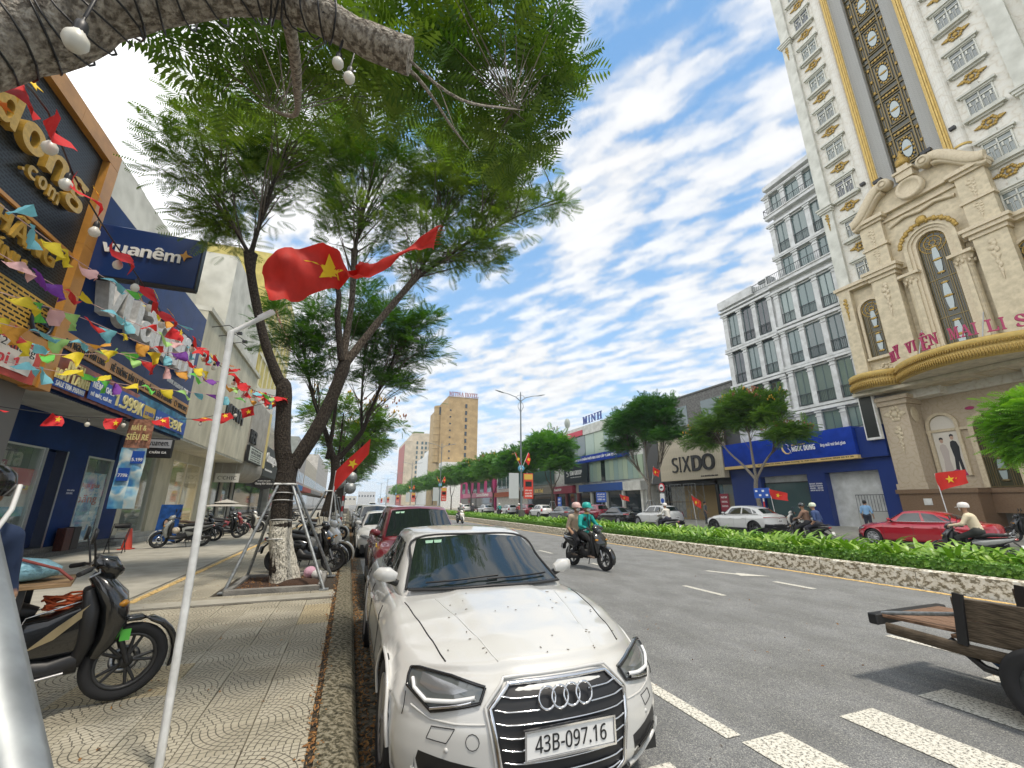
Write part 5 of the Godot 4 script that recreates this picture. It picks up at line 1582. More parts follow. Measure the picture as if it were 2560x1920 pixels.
func build_far_right() -> void:
	var pink := mat("shop_pink", lin(0.5, 0.03, 0.16), 0.5)
	var p := thing("pink_shop", "bright pink shop front half hidden by street trees", "shop building")
	put("wall", bxm(33, 0, -135, 48, 9, -100), pink, p)
	for k in 5: rpanel(p, "window", 32.9, -132 + k * 6.5, -128.5 + k * 6.5, 4.5, 7.5, mats["window_green"], 0.1)
	rpanel(p, "sign_board", 32.7, -130, -101, 3.4, 4.5, mat("pink_pale", lin(0.6, 0.2, 0.3), 0.5), 0.3)
	rtext(p, "Smilee", 32.7, -115, -104, 3.5, 4.4, mats["white_letter"], 0.05)
	rpanel(p, "glass_front", 32.9, -134, -101, 0.3, 3.2, mats["window_dark"], 0.1)
	var q := thing("teal_block", "white and teal glass block behind the trees beyond the tea shop", "building")
	put("wall", bxm(33.4, 0, -99.5, 48, 11.5, -80.2), mats["white_paint"], q)
	for k in 6: rpanel(q, "window", 33.3, -98.5 + k * 3.1, -96 + k * 3.1, 5, 10, mats["window_green"], 0.1)
	rpanel(q, "awning", 32.4, -99, -80.5, 3.2, 4.2, mat("awning_rust", lin(0.42, 0.1, 0.04), 0.6), 0.9)
	var tan_m := mat("hotel_tan", lin(0.47, 0.335, 0.165), 0.8, 0, "faint", 0.1)
	var h := thing("tan_hotel", "tall tan hotel with a blank side wall and rooftop lettering", "building")
	put("wall", S().bx(33.0, 0, -200, 49.0, 42.5, -173).bx(35.8, 42.5, -200, 49.0, 46.2, -173.02).mesh(), tan_m, h)
	put("rounded_bay", S().lathe([[2.6, 18.0], [2.6, 42.0]], 24, v3(33.2, 0, -176.5)).mesh(), tan_m, h)
	put("roof_garden", S().bx(33.2, 42.5, -176, 35.7, 42.8, -173.1).mesh(), mat("garden_green", lin(0.1, 0.16, 0.05), 0.9), h)
	for k in 8:
		put("window", bxm(36.6, 19.5 + k * 2.9, -173.0, 37.3, 20.1 + k * 2.9, -172.9), mats["window_dark"], h)
		put("window", bxm(43.3, 20.5 + k * 3.0, -173.0, 44.2, 22.2 + k * 3.0, -172.9), mats["window_dark"], h)
		put("bay_window", bxm(32.9, 19.0 + k * 2.9, -186, 33.05, 21.0 + k * 2.9, -178), mats["window_green"], h)
		put("bay_band", S().lathe([[2.62, 20.9 + k * 2.9], [2.8, 21.0 + k * 2.9], [2.62, 21.2 + k * 2.9]], 24, v3(33.2, 0, -176.5)).mesh(), tan_m, h)
	put("corner_glass", bxm(32.3, 38.0, -175.5, 34.6, 41.3, -173.8), mats["window_dark"], h)
	text(h, "lettering", "MITISA HOTEL", v3(36.0, 46.3, -173), v3(1, 0, 0), UP, 13.0, 1.9, 0.3, mat("letter_rust", lin(0.3, 0.08, 0.08), 0.5), serif)
	put("white_annex", bxm(33.0, 0, -172.9, 43, 17.5, -165), mats["white_paint"], h)
	var f := thing("cream_tower", "pale cream apartment tower far down the street on the right", "building")
	var cr := mat("far_cream", lin(0.62, 0.53, 0.4), 0.85, 0, "faint", 0.05)
	put("wall", S().bx(33, 0, -340, 62, 44, -300).bx(38, 44, -340, 62, 50, -301).mesh(), cr, f)
	for r in 11:
		for c in 4:
			put("window", bxm(41.5 + c * 2.6 - (0.8 if c == 0 else 0.0), 8 + r * 3.4, -300.0, 42.9 + c * 2.6 - (1.0 if c == 0 else 0.0), 10 + r * 3.4, -299.8), mats["window_green"], f)
	put("side_stripe", bxm(32.8, 0, -339, 33.0, 42, -301), mat("far_rust", lin(0.36, 0.12, 0.1), 0.8), f)
	put("roof_garden", bxm(38.5, 50, -312, 46, 51.2, -302), mats["garden_green"], f)
	var w := thing("white_house", "white stepped house in front of the tan hotel", "building")
	put("wall", S().bx(33, 0, -235, 46, 24, -201).bx(36, 24, -232, 46, 28, -203).mesh(), mats["white_paint"], w)
	for k in 4: put("window", bxm(38 + k * 2.0, 18 if k % 2 else 13, -201, 39.2 + k * 2.0, 20 if k % 2 else 15, -200.9), mats["window_dark"], w)
	put("roof", bxm(38, 17.2, -200.9, 44, 18.0, -196), mats["parapet_dark"] if mats.has("parapet_dark") else mats["black_plastic"], w)
	var i := 0
	for e in [[-60.0, -20.0, -420.0, 14.0, lin(0.5, 0.47, 0.42)], [-18.0, 8.0, -520.0, 10.0, lin(0.55, 0.52, 0.45)], [10.0, 30.0, -560.0, 16.0, lin(0.55, 0.55, 0.54)], [33.0, 60.0, -420.0, 18.0, lin(0.5, 0.5, 0.48)]]:
		var o := thing("distant_block", ["grey block at the far left end of the street", "low tan block closing the end of the street", "pale block at the far end behind the lamps", "grey block far off behind the cream tower"][i], "building", Vector3.ZERO, 0.0, "buildings at the end of the street")
		put("wall", bxm(e[0], 0, e[2] - 20, e[1], e[3], e[2]), mat("distant_%d" % i, e[4], 0.9), o)
		for k in 6: put("window", bxm(lerpf(e[0], e[1], (k + 0.2) / 6.0), e[3] * 0.6, e[2], lerpf(e[0], e[1], (k + 0.6) / 6.0), e[3] * 0.75, e[2] + 0.1), mats["window_dark"], o)
		i += 1

# ---------------------------------------------------------------- trees
# feathery leaf: a rachis with paired leaflets, 1 m long along +z
func frond(pairs := 9, wide := 0.3, thick := 0.062) -> ArrayMesh:
	var s := S().smooth()
	var prev := Vector3.ZERO
	for i in pairs:
		var t := (i + 1.0) / pairs
		var p := v3(0, 0.1 * t - 0.32 * t * t, t * 0.94)
		s.quad(prev + v3(-0.005, 0, 0), prev + v3(0.005, 0, 0), p + v3(0.004, 0, 0), p + v3(-0.004, 0, 0))
		var len := wide * (0.55 + 0.9 * sin(PI * (0.1 + 0.8 * t))) * (1.0 if t < 0.95 else 0.8)
		for sg in [-1.0, 1.0]:
			var d := v3(sg * 0.86, -0.26, 0.44).normalized()
			var w := v3(-sg * 0.3, 0.06, 0.95).normalized() * thick * 0.5
			var a := p + d * len * 0.06
			var m := p + d * len * 0.5 + v3(0, 0.02, 0)
			s.tri(a, m - w, m + w)
			s.tri(m + w, m - w, p + d * len)
		prev = p
	return s.mesh()

var leafs := {}

func limb_mesh(pts: Array, rad: Array, n := 9, rough := 0.0) -> ArrayMesh:
	var c := Curve3D.new()
	for i in pts.size():
		var tang := Vector3.ZERO
		if i > 0 and i < pts.size() - 1: tang = (pts[i + 1] - pts[i - 1]) * 0.18
		c.add_point(pts[i], -tang, tang)
	var p := []
	var r := []
	var steps := (pts.size() - 1) * 5
	for k in steps + 1:
		var t := float(k) / steps * (pts.size() - 1)
		var i := mini(int(t), pts.size() - 2)
		p.append(c.sample(i, t - i))
		r.append(lerpf(rad[i], rad[i + 1], t - i) * (1.0 + rough * sin(k * 2.3) * 0.5 + rough * sin(k * 5.1 + 1.0) * 0.5))
	return S().tube(p, r, n).mesh()

# limbs: [[points, radii], ...]; crowns: [[centre, radii, clumps], ...]
func tree(called: String, label: String, group: String, limbs: Array, crowns: Array, o: Dictionary) -> Node3D:
	var r := RandomNumberGenerator.new()
	r.seed = o.get("seed", 1)
	var t := thing(called, label, "tree", Vector3.ZERO, 0.0, group)
	var bark: Material = o.get("bark", mats["bark"])
	var tips := []
	var i := 0
	for l in limbs:
		put("trunk" if i == 0 else "limb", limb_mesh(l[0], l[1], o.get("sides", 10), 0.05), bark, t)
		for k in l[0].size():
			if k > 0 and (i > 0 or k == l[0].size() - 1): tips.append([l[0][k], l[1][k], l[0][k - 1]])
		i += 1
	var xf := []
	var cols := []
	var twigs := S()
	var size: float = o.get("size", 0.5)
	var tw: float = o.get("twig", 1.0)
	var per: int = o.get("per", 26)
	var spread: float = o.get("spread", 0.55)
	var tone: Array = o.get("tone", [Color(0.05, 0.13, 0.015), Color(0.15, 0.27, 0.03)])
	for cr in crowns:
		for k in cr[2]:
			var d := v3(r.randfn(), r.randfn(), r.randfn()).normalized()
			d *= pow(r.randf(), 0.4)
			if d.y < -0.45: d.y *= 0.5
			var c: Vector3 = cr[0] + d * cr[1]
			var best: Array = tips[0]
			for q in tips:
				if q[0].distance_to(c) + maxf(0.0, q[0].y - c.y) * 0.8 < best[0].distance_to(c) + maxf(0.0, best[0].y - c.y) * 0.8: best = q
			var a: Vector3 = best[0].lerp(best[2], r.randf() * 0.9)
			var mid := a.lerp(c, 0.55) + v3(0, a.distance_to(c) * 0.07, 0) + v3(r.randfn(), r.randfn(), r.randfn()) * 0.06
			if o.get("twigs", true): twigs.tube([a, a.lerp(mid, 0.5), mid, c], [minf(best[1] * 0.45, 0.03) * tw, 0.02 * tw, 0.013 * tw, 0.005], 4)
			var cap_tone := tone[0].lerp(tone[1], clampf(r.randf() * 0.75 + r.randfn() * 0.12, 0.0, 1.0)) as Color
			var axis := (c - a).normalized()
			for f in per:
				var v := v3(r.randfn(), r.randfn() * 0.75, r.randfn()).normalized()
				var at := c + v * spread * r.randf() * 0.75 - axis * r.randf() * spread * 0.6
				var out := (v * v3(1, 0.55, 1) + axis * 0.5 + v3(0, 0.05, 0)).normalized()
				var up2 := (UP + v3(r.randfn(), 0, r.randfn()) * 0.35).normalized()
				if absf(out.dot(up2)) > 0.96: up2 = v3(1, 0.2, 0)
				var b := Basis.looking_at(-out, up2).scaled_local(Vector3.ONE * size * r.randf_range(0.7, 1.2))
				xf.append(Transform3D(b, at))
				cols.append(cap_tone.lerp(tone[1] if r.randf() > 0.5 else tone[0], r.randf() * 0.35))
	var key := "%s%s" % [o.get("pairs", 9), o.get("wide", 0.3)]
	if not leafs.has(key): leafs[key] = frond(o.get("pairs", 9), o.get("wide", 0.3), o.get("thick", 0.062))
	if o.get("twigs", true): put("twigs", twigs.mesh(), mats["twig"], t).set_meta("kind", "stuff")
	multi("crown", leafs[key], leaf_mat("leaf", Color.WHITE, lin(0.7, 0.78, 0.12), 0.5), xf, cols, t).set_meta("kind", "stuff")
	if o.has("bloom"):
		var bx := []
		var bc := []
		var bl := S().ball(Vector3.ZERO, v3(0.05, 0.1, 0.05), 5, 4).mesh()
		for k in int(o.bloom):
			var cr: Array = crowns[r.randi() % crowns.size()]
			var d := v3(r.randfn(), absf(r.randfn()) + 0.6, r.randfn()).normalized()
			var c: Vector3 = cr[0] + d * cr[1] * 1.06
			var yel := r.randf() > 0.5
			for q in 7:
				bx.append(Transform3D(Basis().scaled(Vector3.ONE * r.randf_range(0.6, 1.2)), c + v3(r.randfn(), r.randfn(), r.randfn()) * 0.13))
				bc.append(Color(0.55, 0.32, 0.02) if yel else Color(0.3, 0.12, 0.06))
		multi("blossom", bl, leaf_mat("bloom", Color.WHITE, lin(0.3, 0.2, 0.02)), bx, bc, t).set_meta("kind", "stuff")
	return t

# four props that lean on the trunk of a young street tree
func tree_props(called: String, label: String, group: String, base: Vector3, at: Vector3, feet: Array, r := 0.03) -> void:
	var t := thing(called, label, "tree support", base, 0.0, group)
	for f in feet:
		put("prop", S().cyl(f - base, at + (f - v3(at.x, f.y, at.z)).normalized() * 0.2 - base, r, -1, 12).mesh(), mats["galvanised"], t)
		put("foot_plate", S().box(f - base + v3(0, 0.01, 0), v3(0.16, 0.02, 0.16)).mesh(), mats["galvanised"], t)
	var s := S()
	for k in 4:
		var a := TAU * (k + 0.5) / 4
		var b := TAU * (k + 1.5) / 4
		s.cyl(at - base + v3(cos(a), 0, sin(a)) * 0.27, at - base + v3(cos(b), 0, sin(b)) * 0.27, 0.022, -1, 8)
	if feet.size() > 2: put("collar", s.mesh(), mats["white_metal"], t)

# planting square with a concrete rim
func tree_bed(label: String, x0: float, z0: float, x1: float, z1: float) -> void:
	var b := thing("tree_bed", label, "tree bed", v3(0, 0, 0), 0.0, "tree beds in the pavement")
	var w := 0.1
	for q in [[x0, z0, x1, z0 + w], [x0, z1 - w, x1, z1], [x0, z0 + w, x0 + w, z1 - w], [x1 - w, z0 + w, x1, z1 - w]]:
		put("rim", S().cbox(v3((q[0] + q[2]) * 0.5, PAVE + 0.02, (q[1] + q[3]) * 0.5), v3(q[2] - q[0], 0.12, q[3] - q[1]), 0.012).mesh(), mats["concrete_plain"], b)
	put("soil", bxm(x0 + w, 0.1, z0 + w, x1 - w, PAVE + 0.025, z1 - w), mats["soil"], b)

func build_left_trees() -> void:
	mat("bark", lin(0.2, 0.17, 0.14), 0.95, 0, "bark", Vector3(1.6, 0.7, 1.6), "n_mid", 2.5)
	mat("bark_dark", lin(0.075, 0.062, 0.05), 0.95, 0, "bark", Vector3(1.8, 0.8, 1.8), "n_mid", 2.5)
	mat("bark_pale", lin(0.52, 0.49, 0.43), 0.95, 0, "bark", 2.2, "n_mid", 2.5)
	mat("twig", lin(0.12, 0.1, 0.075), 0.9)
	mat("limewash", lin(0.7, 0.68, 0.61), 0.9, 0, "worn", Vector3(1.3, 0.45, 1.3), "n_mid", 1.5)
	var g := "street trees on the left pavement"
	var t1 := tree("street_tree", "forked street tree with limewashed foot behind the white car", g, [
		[[v3(-1.08, 0.1, -10.4), v3(-1.2, 0.7, -10.4), v3(-1.3, 1.4, -10.4), v3(-1.32, 2.1, -10.4), v3(-1.29, 2.75, -10.4)], [0.3, 0.21, 0.2, 0.205, 0.19]],
		[[v3(-1.36, 2.5, -10.4), v3(-1.49, 3.0, -10.4), v3(-1.62, 4.2, -10.4), v3(-1.75, 4.4, -10.4), v3(-2.11, 5.16, -10.4), v3(-2.43, 6.08, -10.4), v3(-2.7, 7.0, -10.4), v3(-2.76, 7.43, -10.4)], [0.17, 0.16, 0.16, 0.12, 0.1, 0.095, 0.1, 0.16]],
		[[v3(-1.22, 2.5, -10.4), v3(-0.86, 3.28, -10.4), v3(-0.6, 4.1, -10.4), v3(-0.45, 4.75, -10.4), v3(-0.42, 5.0, -10.4)], [0.16, 0.15, 0.135, 0.15, 0.14]],
		[[v3(-0.42, 4.9, -10.4), v3(-0.24, 5.25, -10.4), v3(0.35, 6.3, -10.4), v3(1.0, 7.4, -10.4), v3(1.2, 7.75, -10.4)], [0.11, 0.1, 0.085, 0.085, 0.13]],
		[[v3(-0.46, 4.9, -10.4), v3(-0.44, 5.8, -10.5), v3(-0.42, 6.68, -10.5), v3(-0.5, 8.2, -10.6)], [0.1, 0.075, 0.07, 0.09]],
		[[v3(-0.5, 5.0, -10.3), v3(-0.68, 6.0, -10.1), v3(-0.75, 6.7, -10.0), v3(-1.3, 7.4, -10.0)], [0.08, 0.065, 0.06, 0.06]],
		[[v3(1.0, 7.4, -10.4), v3(2.2, 8.6, -10.2), v3(3.9, 10.0, -10.0), v3(5.2, 10.9, -9.9)], [0.05, 0.035, 0.022, 0.01]],
		[[v3(1.15, 7.7, -10.4), v3(1.7, 9.2, -10.8), v3(2.2, 11.4, -11.0)], [0.05, 0.035, 0.015]],
		[[v3(-2.76, 7.4, -10.4), v3(-2.6, 9.0, -10.3), v3(-2.2, 11.2, -10.0)], [0.06, 0.04, 0.015]],
		[[v3(-2.78, 7.4, -10.4), v3(-3.5, 8.6, -10.6), v3(-4.4, 10.3, -10.8)], [0.05, 0.035, 0.012]],
		[[v3(-0.5, 8.1, -10.6), v3(-0.4, 9.6, -10.8), v3(-0.1, 12.0, -11.0)], [0.06, 0.04, 0.015]]],
		[[v3(-3.7, 10.0, -10.6), v3(1.9, 1.7, 1.7), 40], [v3(-2.2, 11.0, -10.2), v3(2.2, 1.6, 2.0), 44], [v3(-0.2, 11.3, -10.6), v3(2.2, 1.9, 2.2), 52], [v3(1.9, 11.2, -10.6), v3(1.9, 1.9, 1.9), 48], [v3(3.7, 10.9, -10.0), v3(1.1, 1.6, 1.3), 28], [v3(5.2, 10.8, -9.9), v3(0.5, 0.25, 0.4), 4], [v3(3.0, 9.0, -10.2), v3(1.0, 1.1, 1.0), 18], [v3(-3.6, 8.3, -10.6), v3(0.9, 0.8, 0.9), 14], [v3(0.3, 9.0, -10.5), v3(2.4, 0.8, 1.4), 24], [v3(1.4, 8.3, -10.6), v3(1.7, 0.6, 1.3), 12]],
		{"seed": 3, "per": 22, "size": 0.4, "spread": 0.55, "tone": [Color(0.05, 0.14, 0.012), Color(0.26, 0.36, 0.05)], "bark": mats["bark_dark"], "sides": 14})
	for l in [2, 3]: pass
	t1.get_child(3).material_override = mats["bark"]
	t1.get_child(4).material_override = mats["bark"]
	put("limewash", limb_mesh([v3(-1.06, 0.12, -10.4), v3(-1.12, 0.45, -10.4), v3(-1.26, 1.0, -10.4), v3(-1.3, 1.36, -10.4)], [0.34, 0.25, 0.215, 0.208], 16, 0.05), mats["limewash"], t1)
	for q in [[1.36, 0.21], [0.98, 0.22], [1.75, 0.215], [1.9, 0.215], [2.08, 0.215]]:
		var pts := []
		for k in 17: pts.append(v3(-1.3 + cos(TAU * k / 16.0) * q[1] - (1.5 - q[0]) * -0.02, q[0] + 0.03 * sin(TAU * k / 16.0), -10.4 + sin(TAU * k / 16.0) * q[1]))
		put("wire_wrap", S().tube(pts, [0.009], 5, [], false).mesh(), mats["white_metal"], t1)
	tree_bed("concrete rimmed tree bed under the forked tree", -1.92, -11.2, -0.3, -9.35)
	tree_props("tree_props", "four leaning steel props around the forked tree behind the white car", "tree supports", v3(-1.1, PAVE, -10.3), v3(-1.3, 2.1, -10.4), [v3(-1.95, PAVE, -9.55), v3(-0.28, PAVE, -9.3), v3(-0.2, PAVE, -10.9), v3(-1.92, PAVE, -11.3)])
	tree("street_tree", "near street tree whose pale limb arches over the view", g, [
		[[v3(-1.15, 0.1, -1.3), v3(-1.17, 1.0, -1.3), v3(-1.25, 1.9, -1.35), v3(-1.38, 2.5, -1.4)], [0.28, 0.22, 0.19, 0.16]],
		[[v3(-1.38, 2.4, -1.4), v3(-1.36, 2.75, -1.42), v3(-1.25, 2.98, -1.45), v3(-1.05, 3.19, -1.46), v3(-0.88, 3.34, -1.41), v3(-0.55, 3.51, -1.36), v3(-0.37, 3.54, -1.36), v3(-0.15, 3.49, -1.36), v3(0.06, 3.45, -1.34)], [0.16, 0.14, 0.118, 0.102, 0.09, 0.075, 0.07, 0.062, 0.07]],
		[[v3(-0.1, 3.45, -1.35), v3(0.1, 3.56, -1.5), v3(0.4, 4.1, -2.2), v3(0.8, 5.2, -3.4)], [0.006, 0.007, 0.008, 0.005]],
		[[v3(0.05, 3.44, -1.34), v3(0.35, 3.75, -1.7), v3(0.9, 4.9, -2.6), v3(1.5, 6.2, -3.6)], [0.006, 0.007, 0.008, 0.005]],
		[[v3(-0.4, 3.5, -1.36), v3(-0.45, 3.75, -1.9), v3(-0.7, 4.6, -3.0), v3(-1.2, 5.6, -4.0)], [0.03, 0.022, 0.016, 0.01]],
		[[v3(-1.25, 1.9, -1.35), v3(-1.8, 3.4, -1.0), v3(-2.1, 5.0, -1.6), v3(-1.9, 6.6, -2.6)], [0.14, 0.11, 0.07, 0.02]]],
		[[v3(-1.5, 6.3, -4.0), v3(1.2, 0.9, 0.9), 14], [v3(-0.3, 6.3, -4.0), v3(1.1, 0.85, 0.9), 16], [v3(0.9, 6.7, -4.0), v3(1.1, 0.9, 0.9), 14], [v3(1.75, 7.3, -3.9), v3(0.8, 1.1, 0.8), 12], [v3(1.5, 6.3, -4.0), v3(0.55, 0.5, 0.5), 5], [v3(0.2, 7.6, -3.6), v3(2.0, 0.6, 1.2), 16]],
		{"seed": 8, "twig": 0.3, "per": 17, "size": 0.36, "pairs": 7, "wide": 0.34, "thick": 0.095, "spread": 0.4, "tone": [Color(0.05, 0.13, 0.012), Color(0.21, 0.31, 0.04)], "bark": mats["bark_pale"], "sides": 14})
	tree_props("tree_props", "galvanised prop pole of the near tree at the lower left corner", "tree supports", v3(-1.1, PAVE, -1.2), v3(-1.07, 2.2, -1.29), [v3(0.747, 0.0, 0.11), v3(-2.0, PAVE, -0.5)], 0.033)
	var row := [[-1.0, -19.0, 0.2, "leaning street tree with a dense crown behind the forked one"], [-0.95, -28.5, 0.19, "third street tree of the left row, beyond the leaning one"], [-0.95, -38.0, 0.19, "fourth street tree of the left row"], [-0.95, -48.0, 0.18, "fifth street tree of the left row"], [-0.95, -60.0, 0.18, "sixth street tree of the left row"], [-0.95, -74.0, 0.18, "seventh street tree of the left row"], [-0.95, -90.0, 0.18, "eighth street tree of the left row, farthest"]]
	for i in row.size():
		var x: float = row[i][0]
		var z: float = row[i][1]
		var rr: float = row[i][2]
		var far := clampf(i / 4.0, 0.0, 1.0)
		var hgt := 9.3 if i == 0 else 7.2
		var cl := 1.0 if i == 0 else 0.8 - 0.35 * far
		var lean := 0.55 if i == 0 else 0.1
		var crown := []
		if i == 0:
			crown = [[v3(2.2, 9.2, z), v3(1.7, 1.7, 1.9), 40], [v3(-0.2, 9.8, z), v3(2.2, 1.7, 2.2), 44], [v3(-2.9, 9.0, z), v3(1.7, 1.5, 1.8), 30], [v3(1.4, 7.4, z), v3(1.6, 1.0, 1.5), 22], [v3(-1.6, 7.4, z), v3(1.4, 0.8, 1.4), 14]]
		else:
			crown = [[v3(1.3, hgt - 0.2, z), v3(1.9, 1.4, 2.2), int(34 * cl)], [v3(-1.6, hgt, z), v3(2.2, 1.5, 2.4), int(36 * cl)], [v3(0.4, hgt - 1.5, z), v3(2.0, 1.0, 2.2), int(22 * cl)]]
		tree("street_tree", row[i][3], g, [
			[[v3(x, 0.1, z), v3(x + lean * 0.3, 1.2, z), v3(x + lean * 0.7, 2.6, z), v3(x + lean * 0.5, 3.6, z)], [rr * 1.4, rr, rr * 0.95, rr * 0.9]],
			[[v3(x + lean * 0.5, 3.4, z), v3(x - 0.2, 4.6, z), v3(x - 0.9, 6.2, z - 0.3), v3(x - 1.6, hgt - 0.8, z - 0.5)], [0.14, 0.1, 0.07, 0.03]],
			[[v3(x + lean * 0.6, 3.4, z), v3(x + 1.2, 4.6, z), v3(x + 1.5, 5.6, z + 0.2), v3(x + 2.4, hgt - 0.8, z + 0.3)], [0.13, 0.1, 0.075, 0.03]],
			[[v3(x + 1.25, 4.7, z), v3(x + 1.1, 6.0, z), v3(x + 1.0, hgt - 0.3, z + 0.2)], [0.07, 0.05, 0.02]],
			[[v3(x, 3.5, z), v3(x + 0.1, 5.0, z + 0.4), v3(x + 0.1, hgt, z + 0.6)], [0.1, 0.07, 0.02]]], crown,
			{"seed": 20 + i, "per": 26 if i < 2 else 20, "size": 0.5 if i < 2 else 0.62, "spread": 0.62, "pairs": 9 if i < 1 else 6, "thick": 0.07 if i < 1 else 0.11, "tone": [Color(0.03, 0.10, 0.015), Color(0.11, 0.24, 0.03)] if i < 1 else [Color(0.05, 0.13, 0.02), Color(0.16, 0.29, 0.04)], "bark": mats["bark_dark"], "bloom": 0 if i == 0 else 24})
		if i < 3:
			tree_props("tree_props", ["steel props around the leaning second tree", "steel props around the third tree of the left row", "steel props around the fourth tree of the left row"][i], "tree supports", v3(x, PAVE, z), v3(x + lean * 0.5, 2.2, z), [v3(x - 0.85, PAVE, z + 0.8), v3(x + 0.8, PAVE, z + 0.6), v3(x + 0.8, PAVE, z - 0.8), v3(x - 0.85, PAVE, z - 0.8)])
			put("limewash", limb_mesh([v3(x, 0.12, z), v3(x + lean * 0.3, 1.2, z)], [rr * 1.45, rr * 1.04], 12, 0.05), mats["limewash"], get_child(get_child_count() - 2))
	for i in 5: tree_bed(["tree bed under the leaning second tree", "tree bed under the third tree on the left", "tree bed under the fourth tree on the left", "tree bed under the fifth tree on the left", "tree bed under the sixth tree on the left"][i], -1.9, [-19.0, -28.5, -38.0, -48.0, -60.0][i] - 0.9, -0.3, [-19.0, -28.5, -38.0, -48.0, -60.0][i] + 0.9)

func build_right_trees() -> void:
	var g := "street trees on the far pavement"
	var spec := [
		[25.6, -21.3, 9.3, "spreading street tree with yellow blossom before the blue beauty centre", [[v3(25.6, 7.7, -22.0), v3(2.2, 1.2, 3.4), 112], [v3(25.6, 8.6, -21.0), v3(1.7, 0.7, 2.2), 44], [v3(25.6, 6.6, -25.6), v3(1.4, 0.9, 1.6), 34], [v3(25.4, 6.0, -18.4), v3(1.3, 0.6, 1.3), 27]], 40, [Color(0.065, 0.160, 0.029), Color(0.217, 0.362, 0.058)]],
		[25.5, -32.3, 11.3, "tall round crowned street tree before the fashion store", [[v3(25.5, 9.3, -33.0), v3(2.6, 1.9, 5.0), 204], [v3(25.5, 10.4, -31.0), v3(1.9, 0.9, 2.8), 68], [v3(25.5, 7.4, -36.2), v3(1.6, 0.9, 1.8), 44], [v3(25.5, 7.6, -30.0), v3(1.5, 0.7, 2.4), 40]], 0, [Color(0.036, 0.123, 0.029), Color(0.116, 0.290, 0.051)]],
		[25.5, -52.5, 11.2, "dense round street tree left of the black sign board", [[v3(25.5, 9.0, -54.5), v3(2.8, 2.2, 6.0), 187], [v3(25.5, 7.2, -51.0), v3(2, 1.0, 3.5), 51]], 0, [Color(0.043, 0.145, 0.026), Color(0.131, 0.319, 0.043)]],
		[25.5, -64.5, 10.5, "street tree in front of the tea shop", [[v3(25.5, 8.2, -66), v3(3.0, 2.2, 6.5), 153]], 20, [Color(0.043, 0.145, 0.026), Color(0.131, 0.304, 0.043)]],
		[25.5, -78.0, 11.0, "street tree before the teal glass block", [[v3(25.5, 8.4, -79), v3(3.2, 2.6, 7.5), 153]], 20, [Color(0.058, 0.160, 0.026), Color(0.145, 0.319, 0.043)]],
		[25.5, -94.0, 11.5, "street tree before the pink shop", [[v3(25.5, 8.4, -95), v3(3.4, 2.8, 8.5), 153]], 20, [Color(0.043, 0.138, 0.026), Color(0.131, 0.290, 0.043)]],
		[25.5, -114.0, 12.0, "street tree past the pink shop", [[v3(25.5, 8.6, -116), v3(3.6, 3.0, 11), 153]], 0, [Color(0.051, 0.145, 0.026), Color(0.145, 0.290, 0.043)]],
		[25.5, -142.0, 12.0, "street tree in front of the tan hotel", [[v3(25.5, 8.6, -144), v3(4, 3.2, 14), 153]], 0, [Color(0.058, 0.160, 0.029), Color(0.145, 0.304, 0.043)]],
		[25.5, -180.0, 12.0, "street tree in front of the white stepped house", [[v3(25.5, 8.6, -182), v3(4, 3.2, 18), 136]], 0, [Color(0.058, 0.160, 0.029), Color(0.145, 0.304, 0.043)]],
		[25.5, -240.0, 12.0, "farthest street tree on the right", [[v3(25.5, 8.6, -245), v3(4, 3.2, 34), 136]], 0, [Color(0.072, 0.174, 0.043), Color(0.160, 0.319, 0.058)]],
		[25.4, -5.6, 6.6, "light green young tree at the right edge of the view", [[v3(25.3, 5.0, -8.0), v3(1.2, 1.0, 1.5), 57], [v3(25.2, 3.9, -8.6), v3(0.8, 0.7, 0.8), 20], [v3(25.4, 5.2, -5.6), v3(1.5, 1.2, 1.5), 40]], 0, [Color(0.131, 0.319, 0.029), Color(0.290, 0.551, 0.058)]]]
	for i in spec.size():
		var q: Array = spec[i]
		var x: float = q[0]
		var z: float = q[1]
		var h: float = q[2]
		var far := i > 1 and i < 10
		var f := 2.6 if i == 10 else 3.4
		tree("street_tree", q[3], g, [
			[[v3(x, 0.1, z), v3(x, 1.4, z - 0.05), v3(x + 0.05, 2.6, z - 0.2), v3(x, f, z)], [0.2, 0.15, 0.14, 0.13]],
			[[v3(x, f - 0.2, z), v3(x, f + 0.9, z - 0.9), v3(x, f + 2.0, z - 2.0), v3(x, h - 2.2, z - 3.2)], [0.1, 0.085, 0.06, 0.025]],
			[[v3(x, f - 0.2, z), v3(x - 0.3, f + 1.2, z + 0.2), v3(x - 0.4, f + 2.6, z + 0.3), v3(x - 0.4, h - 1.6, z + 0.2)], [0.1, 0.08, 0.06, 0.025]],
			[[v3(x, f - 0.1, z), v3(x + 0.2, f + 1.0, z + 0.7), v3(x + 0.3, f + 2.0, z + 1.6), v3(x + 0.3, h - 2.2, z + 2.6)], [0.09, 0.075, 0.05, 0.02]]], q[4],
			{"seed": 40 + i, "per": 26 if not far else 30, "size": 0.52 if not far else 0.9, "spread": 0.62 if not far else 1.0, "pairs": 7 if not far else 5, "wide": 0.34, "thick": 0.1 if not far else 0.17, "tone": q[6], "bark": mats["bark_pale"] if i < 2 else mats["bark"], "bloom": q[5], "sides": 8, "twigs": not far})
		if i in [1, 2]:
			tree_props("tree_props", ["", "white painted props around the tree before the fashion store", "props around the tree left of the black sign board"][i], "tree supports", v3(x, PAVE, z), v3(x, 2.0, z - 0.1), [v3(x - 0.8, PAVE, z + 0.8), v3(x + 0.8, PAVE, z + 0.8), v3(x - 0.8, PAVE, z - 0.8)], 0.035)

